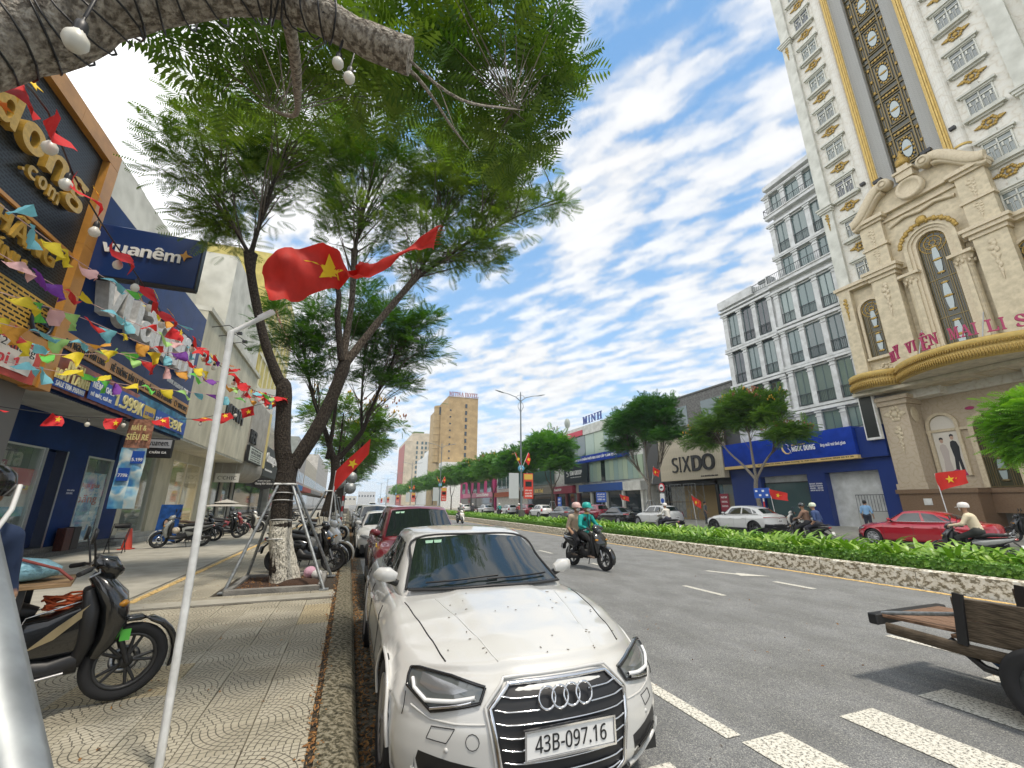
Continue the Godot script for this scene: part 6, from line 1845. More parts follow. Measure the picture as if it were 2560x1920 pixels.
# ---------------------------------------------------------------- cars: front towards +z, built round the middle of the wheelbase footprint
func ss(a: float, b: float, x: float) -> float:
	return smoothstep(a, b, x)

func lut(t: Array, x: float) -> float:
	if x <= t[0][0]: return t[0][1]
	for i in t.size() - 1:
		if x <= t[i + 1][0]:
			var u: float = (x - t[i][0]) / (t[i + 1][0] - t[i][0])
			return lerpf(t[i][1], t[i + 1][1], u * u * (3.0 - 2.0 * u) * 0.5 + u * 0.5)
	return t[-1][1]

# lower body: p is a point on a unit box
func body_pt(c: Dictionary, p: Vector3) -> Vector3:
	var hl: float = c.L * 0.5
	var z := p.z * hl
	var y0 := lut(c.bottom, z)
	var top := lut(c.deck, z)
	var yr := (p.y + 1.0) * 0.5
	var y := y0 + (top - y0) * yr
	var sec := lut([[0.0, 0.93], [0.12, 0.975], [0.4, 1.0], [0.68, 0.985], [0.74, 0.99], [0.86, 0.955], [1.0, 0.90]], yr)
	var plan := lut(c.plan, z)
	var hw: float = c.W * 0.5 * sec * plan
	var x := p.x * hw
	var ax := absf(p.x)
	y -= c.crown * pow(ax, 2.6) * ss(0.55, 1.0, yr)
	if z > 0.0: y += c.get("crease", 0.012) * (1.0 - ss(0.42, 0.56, ax * lerpf(1.0, 1.25, clampf(z / hl, 0, 1)))) * ss(0.8, 1.0, yr)
	var fz := ss(0.45, 1.0, p.z)
	var rz := ss(0.45, 1.0, -p.z)
	z -= fz * c.sweep_f * pow(ax, 2.5)
	z += rz * c.sweep_r * pow(ax, 3.0)
	z += ss(0.9, 1.0, p.z) * lut(c.nose, y)
	z -= ss(0.9, 1.0, -p.z) * lut(c.tail, y)
	return v3(x, y, z)

func cabin_pt(c: Dictionary, p: Vector3) -> Vector3:
	var t := clampf((p.y + 1.0) * 0.5, 0.0, 1.0)
	var zf := lerpf(c.ws[0], c.ws[1], pow(t, 0.92))
	var zr := lerpf(c.rs[0], c.rs[1], pow(t, 0.85))
	var u := (p.z + 1.0) * 0.5
	var z := lerpf(zr, zf, u)
	var wide := lerpf(c.cab[0], c.cab[1], pow(t, 1.15))
	wide *= 1.0 - 0.05 * pow(absf(p.z), 3.0) - 0.06 * ss(0.0, 1.0, -p.z)
	var x := p.x * wide
	z -= 0.22 * pow(absf(p.x), 2.4) * ss(0.3, 1.0, p.z) * (1.0 - 0.4 * t)
	z += 0.12 * pow(absf(p.x), 2.4) * ss(0.3, 1.0, -p.z)
	var roof: float = c.H - c.get("fall", 0.05) * pow(maxf(0.0, -p.z), 1.6) - 0.035 * pow(maxf(0.0, p.z), 2.0) - 0.03 * p.x * p.x
	var base := lut(c.deck, z) - 0.07 + 0.03 * (1.0 - absf(p.x))
	return v3(x, lerpf(base, roof, t), z)

# closed box skin mapped through f; arches [[z, y, r], ...] are cut from the sides
func skin(s: Shape, f: Callable, nx: int, ny: int, nz: int, r: float, arches: Array = [], skip: Array = []) -> Shape:
	s.smooth(0)
	var ax_n := [nx, ny, nz]
	for ax in 3:
		for sg in [-1.0, 1.0]:
			if [ax, int(sg)] in skip: continue
			var a1 := (ax + 1) % 3
			var a2 := (ax + 2) % 3
			var pts := []
			for i in ax_n[a1] + 1:
				var row := PackedVector3Array()
				for j in ax_n[a2] + 1:
					var p := Vector3.ZERO
					p[ax] = sg
					p[a1] = -1.0 + 2.0 * i / ax_n[a1]
					p[a2] = -1.0 + 2.0 * j / ax_n[a2]
					var q := p.clamp(Vector3.ONE * -(1.0 - r), Vector3.ONE * (1.0 - r))
					p = q + (p - q).normalized() * r
					row.append(f.call(p))
				pts.append(row)
			var drop := {}
			if ax == 0 and not arches.is_empty():
				for i in pts.size() - 1:
					for j in pts[0].size() - 1:
						var m: Vector3 = (pts[i][j] + pts[i + 1][j] + pts[i][j + 1] + pts[i + 1][j + 1]) * 0.25
						for a in arches:
							if Vector2(m.z - a[0], m.y - a[1]).length() < a[2]: drop[[i, j]] = true
				for i in pts.size():
					for j in pts[0].size():
						var v: Vector3 = pts[i][j]
						for a in arches:
							var d := Vector2(v.z - a[0], v.y - a[1])
							if absf(d.length() - a[2]) < 0.055:
								d = d.normalized() * a[2]
								pts[i][j] = v3(v.x, a[1] + d.y, a[0] + d.x)
			for i in pts.size() - 1:
				for j in pts[0].size() - 1:
					if drop.has([i, j]): continue
					if sg > 0: s.quad(pts[i][j], pts[i + 1][j], pts[i + 1][j + 1], pts[i][j + 1])
					else: s.quad(pts[i][j], pts[i][j + 1], pts[i + 1][j + 1], pts[i + 1][j])
	return s

# point on the nose of the car for given x and height
func nose_pt(c: Dictionary, x: float, y: float, out := 0.0, back := false) -> Vector3:
	var sg := -1.0 if back else 1.0
	var best := Vector3.ZERO
	var lo := -1.0
	var hi := 1.0
	for k in 14:
		var m := (lo + hi) * 0.5
		best = body_pt(c, v3(0.0, m, sg * 0.999))
		if best.y + 0.0 < y: lo = m
		else: hi = m
	var py := (lo + hi) * 0.5
	var px := 0.0
	var l2 := 0.0
	var h2 := 1.0
	for k in 14:
		px = (l2 + h2) * 0.5
		best = body_pt(c, v3(px, py, sg))
		if best.x < absf(x): l2 = px
		else: h2 = px
	best = body_pt(c, v3(px, py, sg))
	var e := body_pt(c, v3(minf(px + 0.03, 1.0), py, sg))
	var n := v3(-(e.z - best.z) * sg, 0, (e.x - best.x) * sg).normalized() if e.distance_to(best) > 0.0005 else v3(0.8, 0, sg)
	n = v3(absf(n.x), 0, n.z)
	var v := v3(best.x, y, best.z) + n * out
	return v3(v.x * signf(x) if x != 0 else 0.0, v.y, v.z)

# lens or panel draped on the nose: outline [x, y ...] for the +x side
func nose_patch(c: Dictionary, outline: Array, out: float, mirror := false, back := false, rings := 4, bulge := 0.0) -> ArrayMesh:
	var s := S().smooth()
	var cx := 0.0; var cy := 0.0
	var n := outline.size() / 2
	var o := []
	for i in n:
		var j := (i + 1) % n
		for k in 4:
			o.append(Vector2(lerpf(outline[2 * i], outline[2 * j], k / 4.0), lerpf(outline[2 * i + 1], outline[2 * j + 1], k / 4.0)))
	for p in o:
		cx += p.x / o.size(); cy += p.y / o.size()
	var rows := []
	for r in rings + 1:
		var t := 1.0 - float(r) / rings
		var row := PackedVector3Array()
		for p in o:
			var x := lerpf(cx, p.x, t)
			var v := nose_pt(c, x, lerpf(cy, p.y, t), out + bulge * (1.0 - t * t), back)
			row.append(v3(-v.x if mirror else v.x, v.y, v.z))
		rows.append(row)
	s.grid(rows, true)
	var rim := PackedVector3Array()
	for v in rows[0]: rim.append(v + v3(0, 0, 0.03 if back else -0.03))
	s.smooth(1)
	s.grid([rim, rows[0]], true)
	return s.mesh()

func nose_line(c: Dictionary, outline: Array, out: float, r: float, close := true, mirror := false, back := false) -> ArrayMesh:
	var pts := []
	var n := outline.size() / 2
	for i in (n if close else n - 1):
		var j := (i + 1) % n
		for k in 6:
			var v := nose_pt(c, lerpf(outline[2 * i], outline[2 * j], k / 6.0), lerpf(outline[2 * i + 1], outline[2 * j + 1], k / 6.0), out, back)
			pts.append(v3(-v.x if mirror else v.x, v.y, v.z))
	if close: pts.append(pts[0])
	return S().tube(pts, [r], 6, [], false).mesh()

# pane on the cabin side or ends; ring of (u, t) for sides or (s, t) for ends
func cabin_patch(c: Dictionary, face: int, poly: Array, out: float, sg := 1.0) -> ArrayMesh:
	var s := S().smooth()
	var cu := 0.0; var ct := 0.0
	var o := []
	var n := poly.size() / 2
	for i in n:
		var j := (i + 1) % n
		for k in 5: o.append(Vector2(lerpf(poly[2 * i], poly[2 * j], k / 5.0), lerpf(poly[2 * i + 1], poly[2 * j + 1], k / 5.0)))
	for p in o:
		cu += p.x / o.size(); ct += p.y / o.size()
	var rows := []
	for r in 6:
		var k := 1.0 - r / 5.0
		var row := PackedVector3Array()
		for p in o:
			var u := lerpf(cu, p.x, k)
			var t := lerpf(ct, p.y, k)
			if face == 0: row.append(cabin_pt(c, v3(sg, t, u)) + v3(sg * out, out * 0.3, 0))
			else: row.append(cabin_pt(c, v3(u, t, sg)) + v3(0, out, sg * out * 0.8))
		rows.append(row)
	s.grid(rows, true)
	return s.mesh()

func wheel_meshes(r: float, w: float, spokes: int, split := false) -> Array:
	var tyre := S()
	tyre.lathe([[r * 0.66, -w * 0.42], [r * 0.9, -w * 0.5], [r * 0.985, -w * 0.38], [r, 0], [r * 0.985, w * 0.38], [r * 0.9, w * 0.5], [r * 0.66, w * 0.42], [r * 0.64, 0], [r * 0.66, -w * 0.42]], 36, Vector3.ZERO, v3(1, 0, 0))
	var rim := S()
	rim.lathe([[r * 0.68, w * 0.4], [r * 0.7, w * 0.47], [r * 0.65, w * 0.46], [r * 0.62, w * 0.2], [r * 0.6, -w * 0.3]], 32, Vector3.ZERO, v3(1, 0, 0))
	rim.lathe([[0.0, w * 0.42], [r * 0.12, w * 0.42], [r * 0.15, w * 0.32], [r * 0.15, w * 0.1]], 16, Vector3.ZERO, v3(1, 0, 0), 2)
	for k in spokes:
		for q in ([-0.13, 0.13] if split else [0.0]):
			var a: float = TAU * k / spokes + q
			var d := v3(0, sin(a), cos(a))
			var e := v3(0, sin(a + q * -0.3), cos(a + q * -0.3))
			rim.tube([e * r * 0.1 + v3(w * 0.36, 0, 0), d * r * 0.64 + v3(w * 0.38, 0, 0)], [0.5 * (0.11 if split else 0.2) * r, 0.5 * (0.09 if split else 0.13) * r], 6, [0.02, 0.014], true, v3(1, 0, 0), 4.0, 4)
	var disc := S().lathe([[0.0, 0.0], [r * 0.56, 0.0], [r * 0.56, -0.03], [0.0, -0.03]], 24, Vector3.ZERO, v3(1, 0, 0))
	return [tyre.mesh(), rim.mesh(), disc.mesh()]

var wheel_cache := {}

func add_wheels(c: Dictionary, t: Node3D) -> void:
	var key := "%s%s" % [c.R, c.spokes]
	if not wheel_cache.has(key): wheel_cache[key] = wheel_meshes(c.R, 0.22, c.spokes, c.get("split", false))
	var m: Array = wheel_cache[key]
	for z in [c.axf, c.axr]:
		for sg in [1.0, -1.0]:
			var w := Node3D.new()
			w.name = "wheel"
			t.add_child(w, true)
			w.position = v3(sg * (c.W * 0.5 - 0.13), c.R, z)
			if sg < 0: w.rotation.y = PI
			put("tyre", m[0], mats["rubber"], w)
			put("rim", m[1], c.get("rim", mats["alloy"]), w)
			put("brake_disc", m[2], mats["steel"], w)

# builds the shell, glass, wheels and mirrors that all cars share
func car_base(called: String, label: String, category: String, c: Dictionary, paint: Material, fine := false) -> Node3D:
	var t := thing(called, label, category)
	var arches := [[c.axf, c.R, c.R + 0.04], [c.axr, c.R, c.R + 0.04]]
	var bf := func(p: Vector3) -> Vector3: return body_pt(c, p)
	var cf := func(p: Vector3) -> Vector3: return cabin_pt(c, p)
	put("body", skin(S(), bf, 26 if fine else 12, 22 if fine else 14, 110 if fine else 64, 0.05, arches, [[1, -1]]).mesh(), paint, t)
	put("cabin", skin(S(), cf, 16 if fine else 8, 12 if fine else 7, 30 if fine else 16, 0.1, [], [[1, -1]]).mesh(), paint, t)
	var hw: float = c.W * 0.5
	put("underbody", S().bx(-hw * 0.84, 0.17, -c.L * 0.46, hw * 0.84, 0.42, c.L * 0.44).mesh(), mats["black_plastic"], t)
	for a in arches:
		for sg in [-1.0, 1.0]:
			var well := S().lathe([[a[2] - 0.004, 0.0], [a[2] - 0.004, -0.3], [0.0, -0.3]], 28, v3(sg * (hw - 0.025), a[1], a[0]), v3(sg, 0, 0))
			put("wheel_well", well.mesh(), mats["black_plastic"], t)
	if true:
		for a in arches:
			for sg in [-1.0, 1.0]:
				var pts := []
				for k in 17:
					var an := PI * k / 16.0
					var ay: float = a[1] + sin(an) * (a[2] + 0.008)
					var az: float = a[0] + cos(an) * (a[2] + 0.008)
					var bq := body_pt(c, v3(1, clampf((ay - lut(c.bottom, az)) / (lut(c.deck, az) - lut(c.bottom, az)), 0.0, 1.0) * 2.0 - 1.0, az / (c.L * 0.5)))
					pts.append(v3(sg * (bq.x - 0.004), ay, az))
				put("arch_trim", S().tube(pts, [0.035 if c.has("clad") else 0.012], 8).mesh(), mats["black_plastic"] if c.has("clad") else paint, t)
	if c.has("clad"):
		for sg in [-1.0, 1.0]: put("sill_trim", S().cbox(v3(sg * (hw - 0.04), 0.3, (c.axf + c.axr) * 0.5), v3(0.1, 0.16, c.axf - c.axr - c.R * 2.2), 0.03).mesh(), mats["black_plastic"], t)
	put("windscreen", cabin_patch(c, 2, [-0.94, -0.72, 0.94, -0.72, 0.93, 0.8, 0.0, 0.85, -0.93, 0.8], 0.008), mats["car_glass"], t)
	put("rear_window", cabin_patch(c, 2, [-0.84, -0.5, 0.84, -0.5, 0.8, 0.76, -0.8, 0.76], 0.008, -1.0), mats["car_glass"], t)
	for sg in [-1.0, 1.0]:
		for q in c.panes:
			put("side_window", cabin_patch(c, 0, q, 0.006, sg), mats["car_glass"], t)
		put("window_trim", S().tube(range(13).map(func(k: int) -> Vector3: return cabin_pt(c, v3(sg, c.trim_t, lerpf(-0.82, 0.86, k / 12.0))) + v3(sg * 0.012, 0, 0)), [0.011], 5).mesh(), c.get("trim", mats["black_plastic"]), t)
		for u in c.doors:
			var pts := []
			for k in 9:
				var y := lerpf(0.34, lut(c.deck, u) - 0.12, k / 8.0)
				var yr := (y - lut(c.bottom, u)) / (lut(c.deck, u) - lut(c.bottom, u))
				pts.append(v3(sg, 0, 0) * (absf(body_pt(c, v3(1, yr * 2 - 1, u / (c.L * 0.5))).x) + 0.001) + v3(0, y, u))
			put("door_seam", S().tube(pts, [0.004], 4).mesh(), mats["black_plastic"], t)
			if u == c.doors[0]: continue
			var hp := v3(sg * (hw * 0.985 + 0.015), lut(c.deck, u) - 0.2, u + 0.18)
			put("door_handle", S().tube([hp - v3(0, 0, 0.1), hp, hp + v3(0, 0, 0.1)], [0.012, 0.018, 0.012], 6).mesh(), c.get("handle", paint), t)
		var mz: float = c.ws[0] - 0.55
		var my: float = lut(c.deck, mz) + 0.07
		var mm := Node3D.new()
		mm.name = "mirror"
		t.add_child(mm, true)
		put("housing", S().tube([v3(sg * (hw - 0.15), my + 0.0, mz + 0.05), v3(sg * (hw - 0.08), my + 0.022, mz + 0.055), v3(sg * (hw - 0.01), my + 0.03, mz + 0.03), v3(sg * (hw + 0.03), my + 0.02, mz - 0.01)], [0.03, 0.06, 0.06, 0.02], 10, [0.035, 0.062, 0.056, 0.022], true, UP, 3.0).mesh(), paint, mm)
		put("mount", S().tube([v3(sg * (hw * 0.8), my - 0.07, mz), v3(sg * (hw - 0.08), my - 0.02, mz)], [0.03, 0.035], 6).mesh(), mats["black_plastic"], mm)
	add_wheels(c, t)
	return t

func lamps(c: Dictionary, t: Node3D, head: Array, tail: Array) -> void:
	var lens := glass_mat("lamp_lens", lin(0.14, 0.15, 0.15), 0.8, 0.05)
	var red := glass_mat("tail_lens", lin(0.3, 0.012, 0.012), 0.6, 0.1)
	for mir in [false, true]:
		var h := put("headlight", nose_patch(c, head, 0.004, mir, false, 4, 0.01), lens, t)
		put("lamp_strip", nose_line(c, [head[0], head[1] - 0.02, head[head.size() - 2] + 0.02, head[head.size() - 1] + 0.02], 0.016, 0.008, false, mir), mats["white_plastic"], h)
		put("tail_light", nose_patch(c, tail, 0.006, mir, true, 3, 0.008), red, t)

func plate(c: Dictionary, t: Node3D, words: String, y: float, w: float, h: float, back := false, rows := 1) -> void:
	var z := nose_pt(c, 0.0, y, 0.0, back).z + (-0.02 if back else 0.02)
	var p := put("number_plate", S().cbox(v3(0, y, z), v3(w, h, 0.012), 0.004).mesh(), mats["white_plastic"], t)
	var sg := -1.0 if back else 1.0
	if words: text(p, "lettering", words, v3(-sg * w * 0.4, y - h * 0.26, z + sg * 0.006), v3(sg, 0, 0), UP, w * 0.8, h * 0.52, 0.003, mats["black_letter"])

# mould for the body kinds
func sedan() -> Dictionary:
	return {"L": 4.7, "W": 1.82, "H": 1.45, "R": 0.32, "axf": 1.4, "axr": -1.38, "spokes": 10, "crown": 0.085, "sweep_f": 0.5, "sweep_r": 0.32, "fall": 0.07,
		"bottom": [[-2.35, 0.36], [-1.9, 0.24], [1.9, 0.22], [2.35, 0.26]], "deck": [[-2.35, 0.98], [-1.6, 1.03], [-0.4, 0.98], [1.0, 0.97], [1.7, 0.88], [2.35, 0.72]],
		"plan": [[-2.35, 0.93], [-1.5, 0.99], [0, 1.0], [1.5, 0.99], [2.35, 0.93]], "nose": [[0.2, -0.06], [0.4, 0.0], [0.6, -0.02], [0.75, -0.14]], "tail": [[0.3, -0.1], [0.5, 0.0], [0.8, -0.02], [1.0, -0.08]],
		"ws": [1.2, 0.42], "rs": [-1.75, -1.0], "cab": [0.77, 0.56], "trim_t": -0.62,
		"panes": [[0.0, -0.56, 0.72, -0.56, 0.8, 0.3, 0.74, 0.62, 0.0, 0.7], [-0.08, -0.56, -0.08, 0.7, -0.6, 0.6, -0.56, -0.56], [-0.64, -0.5, -0.68, 0.52, -0.84, 0.1, -0.8, -0.4]], "doors": [0.95, -0.1, -1.0]}

func suv() -> Dictionary:
	var c := sedan()
	c.merge({"L": 4.5, "W": 1.84, "H": 1.66, "R": 0.36, "axf": 1.38, "axr": -1.32, "spokes": 5, "split": true, "crown": 0.07, "sweep_f": 0.42, "sweep_r": 0.28, "fall": 0.06,
		"bottom": [[-2.25, 0.42], [-1.8, 0.3], [1.8, 0.28], [2.25, 0.34]], "deck": [[-2.25, 1.12], [-1.2, 1.12], [0.0, 1.07], [1.0, 1.08], [1.6, 1.02], [2.25, 0.88]],
		"plan": [[-2.25, 0.94], [-1.5, 0.99], [0, 1.0], [1.5, 0.99], [2.25, 0.93]], "nose": [[0.3, -0.05], [0.5, 0.0], [0.75, -0.02], [0.92, -0.12]], "tail": [[0.3, -0.1], [0.55, 0.0], [0.9, -0.03], [1.15, -0.1]],
		"ws": [1.15, 0.4], "rs": [-2.1, -1.75], "cab": [0.78, 0.6], "clad": true, "doors": [0.9, -0.1, -0.95]}, true)
	return c

func hatch() -> Dictionary:
	var c := suv()
	c.merge({"L": 4.3, "H": 1.6, "W": 1.78, "ws": [1.1, 0.35], "rs": [-2.0, -1.55]}, true)
	return c

func build_cars_left() -> void:
	var white := paint_mat("paint_white", lin(0.57, 0.57, 0.55), 0.35)
	var a := sedan()
	a.merge({"L": 4.93, "W": 1.874, "H": 1.455, "R": 0.345, "axf": 1.535, "axr": -1.377, "spokes": 10, "split": true, "crown": 0.075, "crease": 0.018, "sweep_f": 0.4, "sweep_r": 0.3, "fall": 0.08,
		"bottom": [[-2.46, 0.36], [-1.9, 0.22], [1.9, 0.2], [2.3, 0.17], [2.46, 0.17]], "deck": [[-2.46, 0.98], [-1.7, 1.04], [-0.4, 1.0], [0.9, 1.0], [1.2, 0.99], [1.6, 0.945], [2.0, 0.88], [2.3, 0.80], [2.46, 0.745]],
		"plan": [[-2.46, 0.93], [-1.5, 0.99], [0, 1.0], [1.5, 1.0], [2.1, 0.985], [2.46, 0.95]], "nose": [[0.17, -0.08], [0.3, 0.0], [0.5, 0.0], [0.62, -0.03], [0.7, -0.07], [0.75, -0.13]],
		"ws": [1.22, 0.36], "rs": [-1.95, -1.05], "cab": [0.815, 0.62], "trim": mats["chrome"], "doors": [0.88, -0.2, -1.15]}, true)
	var t := car_base("white_sedan", "white luxury sedan with large chrome barred grille parked nearest at the kerb", "car", a, white, true)
	t.position = v3(1.25, 0, -4.915)
	var lens := glass_mat("lens_clear", lin(0.10, 0.11, 0.11), 0.9, 0.04)
	var dark: Material = mats["black_gloss"]
	var grille := [-0.31, 0.728, 0.31, 0.728, 0.42, 0.63, 0.36, 0.3, 0.31, 0.245, -0.31, 0.245, -0.36, 0.3, -0.42, 0.63]
	var gf := S().flat()
	var rows := []
	for k in 12:
		var y := lerpf(0.245, 0.728, k / 11.0)
		var half := lut([[0.245, 0.31], [0.3, 0.36], [0.63, 0.42], [0.728, 0.31]], y)
		var row := PackedVector3Array()
		for j in 13: row.append(nose_pt(a, lerpf(-half, half, j / 12.0), y, 0.004))
		rows.append(row)
	gf.smooth().grid(rows)
	var g := put("grille", gf.mesh(), mats["black_plastic"], t)
	for k in 8:
		var y := 0.285 + k * 0.055
		var half: float = lut([[0.245, 0.31], [0.3, 0.36], [0.63, 0.42], [0.728, 0.31]], y) - 0.015
		for part in ([[-half, -0.16], [0.16, half]] if k >= 6 else [[-half, half]]):
			var pts := []
			for j in 15:
				var x := lerpf(part[0], part[1], j / 14.0)
				pts.append(v3(x, y + 0.012 * ss(half - 0.07, half, absf(x)), lerpf(nose_pt(a, 0.0, y, 0.014).z, nose_pt(a, half, y, 0.014).z, pow(absf(x) / half, 2.3))))
			put("grille_bar", S().tube(pts, [0.008], 6, [0.0042], true, UP, 3.0).mesh(), mats["chrome"], g)
	put("grille_frame", nose_line(a, grille, 0.012, 0.0135), mats["chrome"], t)
	put("grille_surround", nose_line(a, [-0.33, 0.75, 0.33, 0.75, 0.445, 0.635, 0.38, 0.29, 0.32, 0.22, -0.32, 0.22, -0.38, 0.29, -0.445, 0.635], 0.004, 0.01), white, t)
	for k in 4:
		var pts := []
		var cx := -0.1125 + k * 0.075
		var oz := nose_pt(a, cx, 0.665, 0.035 + 0.004 * (k % 2))
		for j in 25:
			var an := TAU * j / 24.0
			pts.append(oz + v3(cos(an) * 0.05, sin(an) * 0.05, -sin(an) * 0.012))
		put("badge_ring", S().tube(pts, [0.0066], 8, [], false).mesh(), mats["chrome"], t)
	var pz := nose_pt(a, 0.0, 0.485, 0.03).z
	var pl := put("number_plate", S().cbox(v3(0, 0.485, pz), v3(0.53, 0.12, 0.014), 0.004).mesh(), mats["white_plastic"], t)
	put("plate_frame", S().bx(-0.275, 0.545, pz - 0.01, 0.275, 0.555, pz + 0.014).bx(-0.275, 0.415, pz - 0.01, 0.275, 0.425, pz + 0.014).bx(-0.275, 0.425, pz - 0.01, -0.265, 0.545, pz + 0.014).bx(0.265, 0.425, pz - 0.01, 0.275, 0.545, pz + 0.014).mesh(), mats["chrome"], t)
	text(pl, "lettering", "43B-097.16", v3(-0.215, 0.447, pz + 0.007), v3(1, 0, 0), UP, 0.43, 0.076, 0.004, mats["black_letter"], sans)
	var head := [0.435, 0.715, 0.6, 0.755, 0.76, 0.772, 0.81, 0.762, 0.825, 0.69, 0.71, 0.6, 0.6, 0.622, 0.47, 0.65]
	for mir in [false, true]:
		var h := put("headlight", nose_patch(a, head, 0.006, mir, false, 6, 0.006), lens, t)
		put("lens_rim", nose_line(a, head, 0.007, 0.009, true, mir), dark, h)
		put("light_guide", nose_line(a, [0.49, 0.675, 0.6, 0.655, 0.73, 0.645, 0.785, 0.69, 0.79, 0.735], 0.018, 0.011, false, mir), mat("guide_white", lin(0.75, 0.76, 0.76), 0.3), h)
		put("light_guide", nose_line(a, [0.51, 0.655, 0.62, 0.63, 0.73, 0.61], 0.015, 0.008, false, mir), mats["chrome"], h)
		put("reflector", nose_patch(a, [0.52, 0.7, 0.6, 0.725, 0.74, 0.755, 0.76, 0.71, 0.7, 0.68, 0.6, 0.68], 0.012, mir, false, 3, 0.004), mat("reflector_grey", lin(0.3, 0.31, 0.32), 0.2, 0.6), h)
		var it := put("air_intake", nose_patch(a, [0.47, 0.375, 0.62, 0.395, 0.77, 0.42, 0.78, 0.38, 0.75, 0.28, 0.66, 0.245, 0.49, 0.235], 0.001, mir, false, 5), mats["black_plastic"], t)
		put("intake_fin", nose_line(a, [0.51, 0.31, 0.64, 0.325, 0.75, 0.345], 0.012, 0.008, false, mir), dark, it)
		put("intake_lip", nose_line(a, [0.44, 0.225, 0.6, 0.215, 0.7, 0.225, 0.775, 0.27, 0.79, 0.36], 0.012, 0.013, false, mir), mats["chrome"] if false else white, t)
		put("bumper_seam", nose_line(a, [0.60, 0.535, 0.71, 0.535, 0.735, 0.48, 0.64, 0.47], 0.001, 0.0022, true, mir), mats["black_plastic"], t)
		put("bumper_seam", nose_line(a, [0.835, 0.66, 0.845, 0.6, 0.855, 0.55], 0.001, 0.003, false, mir), mats["black_plastic"], t)
	var cir := []
	for k in 12: cir.append_array([0.515 + cos(TAU * k / 12.0) * 0.033, 0.485 + sin(TAU * k / 12.0) * 0.036])
	put("tow_cover", nose_line(a, cir, 0.001, 0.0018, true, true), mats["black_plastic"], t)
	for x in [-0.64, 0.64]: put("park_sensor", S().lathe([[0.0, 0.004], [0.011, 0.004], [0.012, -0.01]], 12, nose_pt(a, x, 0.44, 0.001), v3(signf(x) * 0.4, 0, 1)).mesh(), white, t)
	put("lower_lip", nose_line(a, [-0.8, 0.2, -0.3, 0.19, 0.3, 0.19, 0.8, 0.2], 0.0, 0.022, false), mats["black_plastic"], t)
	var deck := func(px: float, pz2: float) -> Vector3: return body_pt(a, v3(px, 1.0, pz2)) + v3(0, 0.001, 0)
	for sg in [-1.0, 1.0]:
		var pts := []
		for k in 16: pts.append(deck.call(sg * lerpf(0.74, 0.89, pow(k / 15.0, 0.8)), lerpf(0.905, 0.46, k / 15.0)))
		put("bonnet_seam", S().tube(pts, [0.0045], 5).mesh(), mats["black_plastic"], t)
	for sg in [-1.0, 1.0]:
		var pts := []
		for k in 14: pts.append(deck.call(sg * lerpf(0.4, 0.62, k / 13.0), lerpf(0.93, 0.5, k / 13.0)) - v3(0, 0.0015, 0))
		put("bonnet_crease", S().tube(pts, [0.007, 0.007], 8, [0.0035]).mesh(), white, t)
		put("bumper_crease", nose_line(a, [0.45, 0.56, 0.6, 0.555, 0.72, 0.565, 0.83, 0.62], -0.001, 0.006, false, sg < 0), white, t)
	var fr := []
	for q in [[-0.95, -0.76], [-0.945, 0.0], [-0.94, 0.82], [0.0, 0.87], [0.94, 0.82], [0.945, 0.0], [0.95, -0.76]]: fr.append(cabin_pt(a, v3(q[0], q[1], 1.0)) + v3(0, 0.008, 0.006))
	put("screen_seal", limb_mesh(fr, [0.012, 0.012, 0.012, 0.012, 0.012, 0.012, 0.012], 6), mats["black_plastic"], t)
	var cw := []
	for k in 15: cw.append(cabin_pt(a, v3(lerpf(-0.92, 0.92, k / 14.0), -0.76, 1.0)) + v3(0, 0.012, 0.03))
	put("cowl", S().tube(cw, [0.03], 6, [0.012]).mesh(), mats["black_plastic"], t)
	for q in [[-0.75, 0.1], [-0.05, 0.8]]:
		var wp := []
		for k in 7: wp.append(cabin_pt(a, v3(lerpf(q[0], q[1], k / 6.0), lerpf(-0.64, -0.56, k / 6.0), 1.0)) + v3(0, 0.025, 0.02))
		put("wiper", S().tube(wp, [0.008], 5).mesh(), mats["black_plastic"], t)
	for k in 2:
		put("sticker", cabin_patch(a, 2, [-0.78 + k * 0.13, 0.6, -0.68 + k * 0.13, 0.6, -0.67 + k * 0.13, 0.7, -0.79 + k * 0.13, 0.7], 0.012), mat("sticker_green", lin(0.3, 0.5, 0.36), 0.5), t)
	var tail := [0.5, 0.86, 0.8, 0.88, 0.84, 0.72, 0.55, 0.74]
	for mir in [false, true]: put("tail_light", nose_patch(a, tail, 0.006, mir, true), glass_mat("tail_lens", lin(0.3, 0.012, 0.012), 0.6, 0.1), t)
	var lf := RandomNumberGenerator.new()
	lf.seed = 5
	var xf := []
	for k in 34:
		var p: Vector3 = deck.call(lf.randf_range(-0.8, 0.8), lf.randf_range(0.5, 0.93))
		xf.append(Transform3D(Basis.from_euler(v3(0.1, lf.randf() * TAU, 0)), t.position + p + v3(0, 0.004, 0)))
	tag(multi("leaf_scraps", S().ball(Vector3.ZERO, v3(0.004, 0.002, 0.011), 5, 3).mesh(), mat("scrap", lin(0.12, 0.09, 0.04), 0.9), xf, []), "tiny dry leaf scraps scattered on the white bonnet", "leaves", "", "stuff")
	var red := paint_mat("paint_red", lin(0.14, 0.008, 0.015), 0.28)
	var s := suv()
	s.merge({"H": 1.68, "L": 4.55}, true)
	var r := car_base("red_suv", "dark red suv parked behind the white luxury sedan", "car", s, red, true)
	r.position = v3(1.4, 0, -9.65)
	lamps(s, r, [0.5, 0.8, 0.62, 0.83, 0.82, 0.86, 0.84, 0.78, 0.66, 0.74, 0.52, 0.74], [0.5, 1.0, 0.84, 1.02, 0.84, 0.9, 0.55, 0.9])
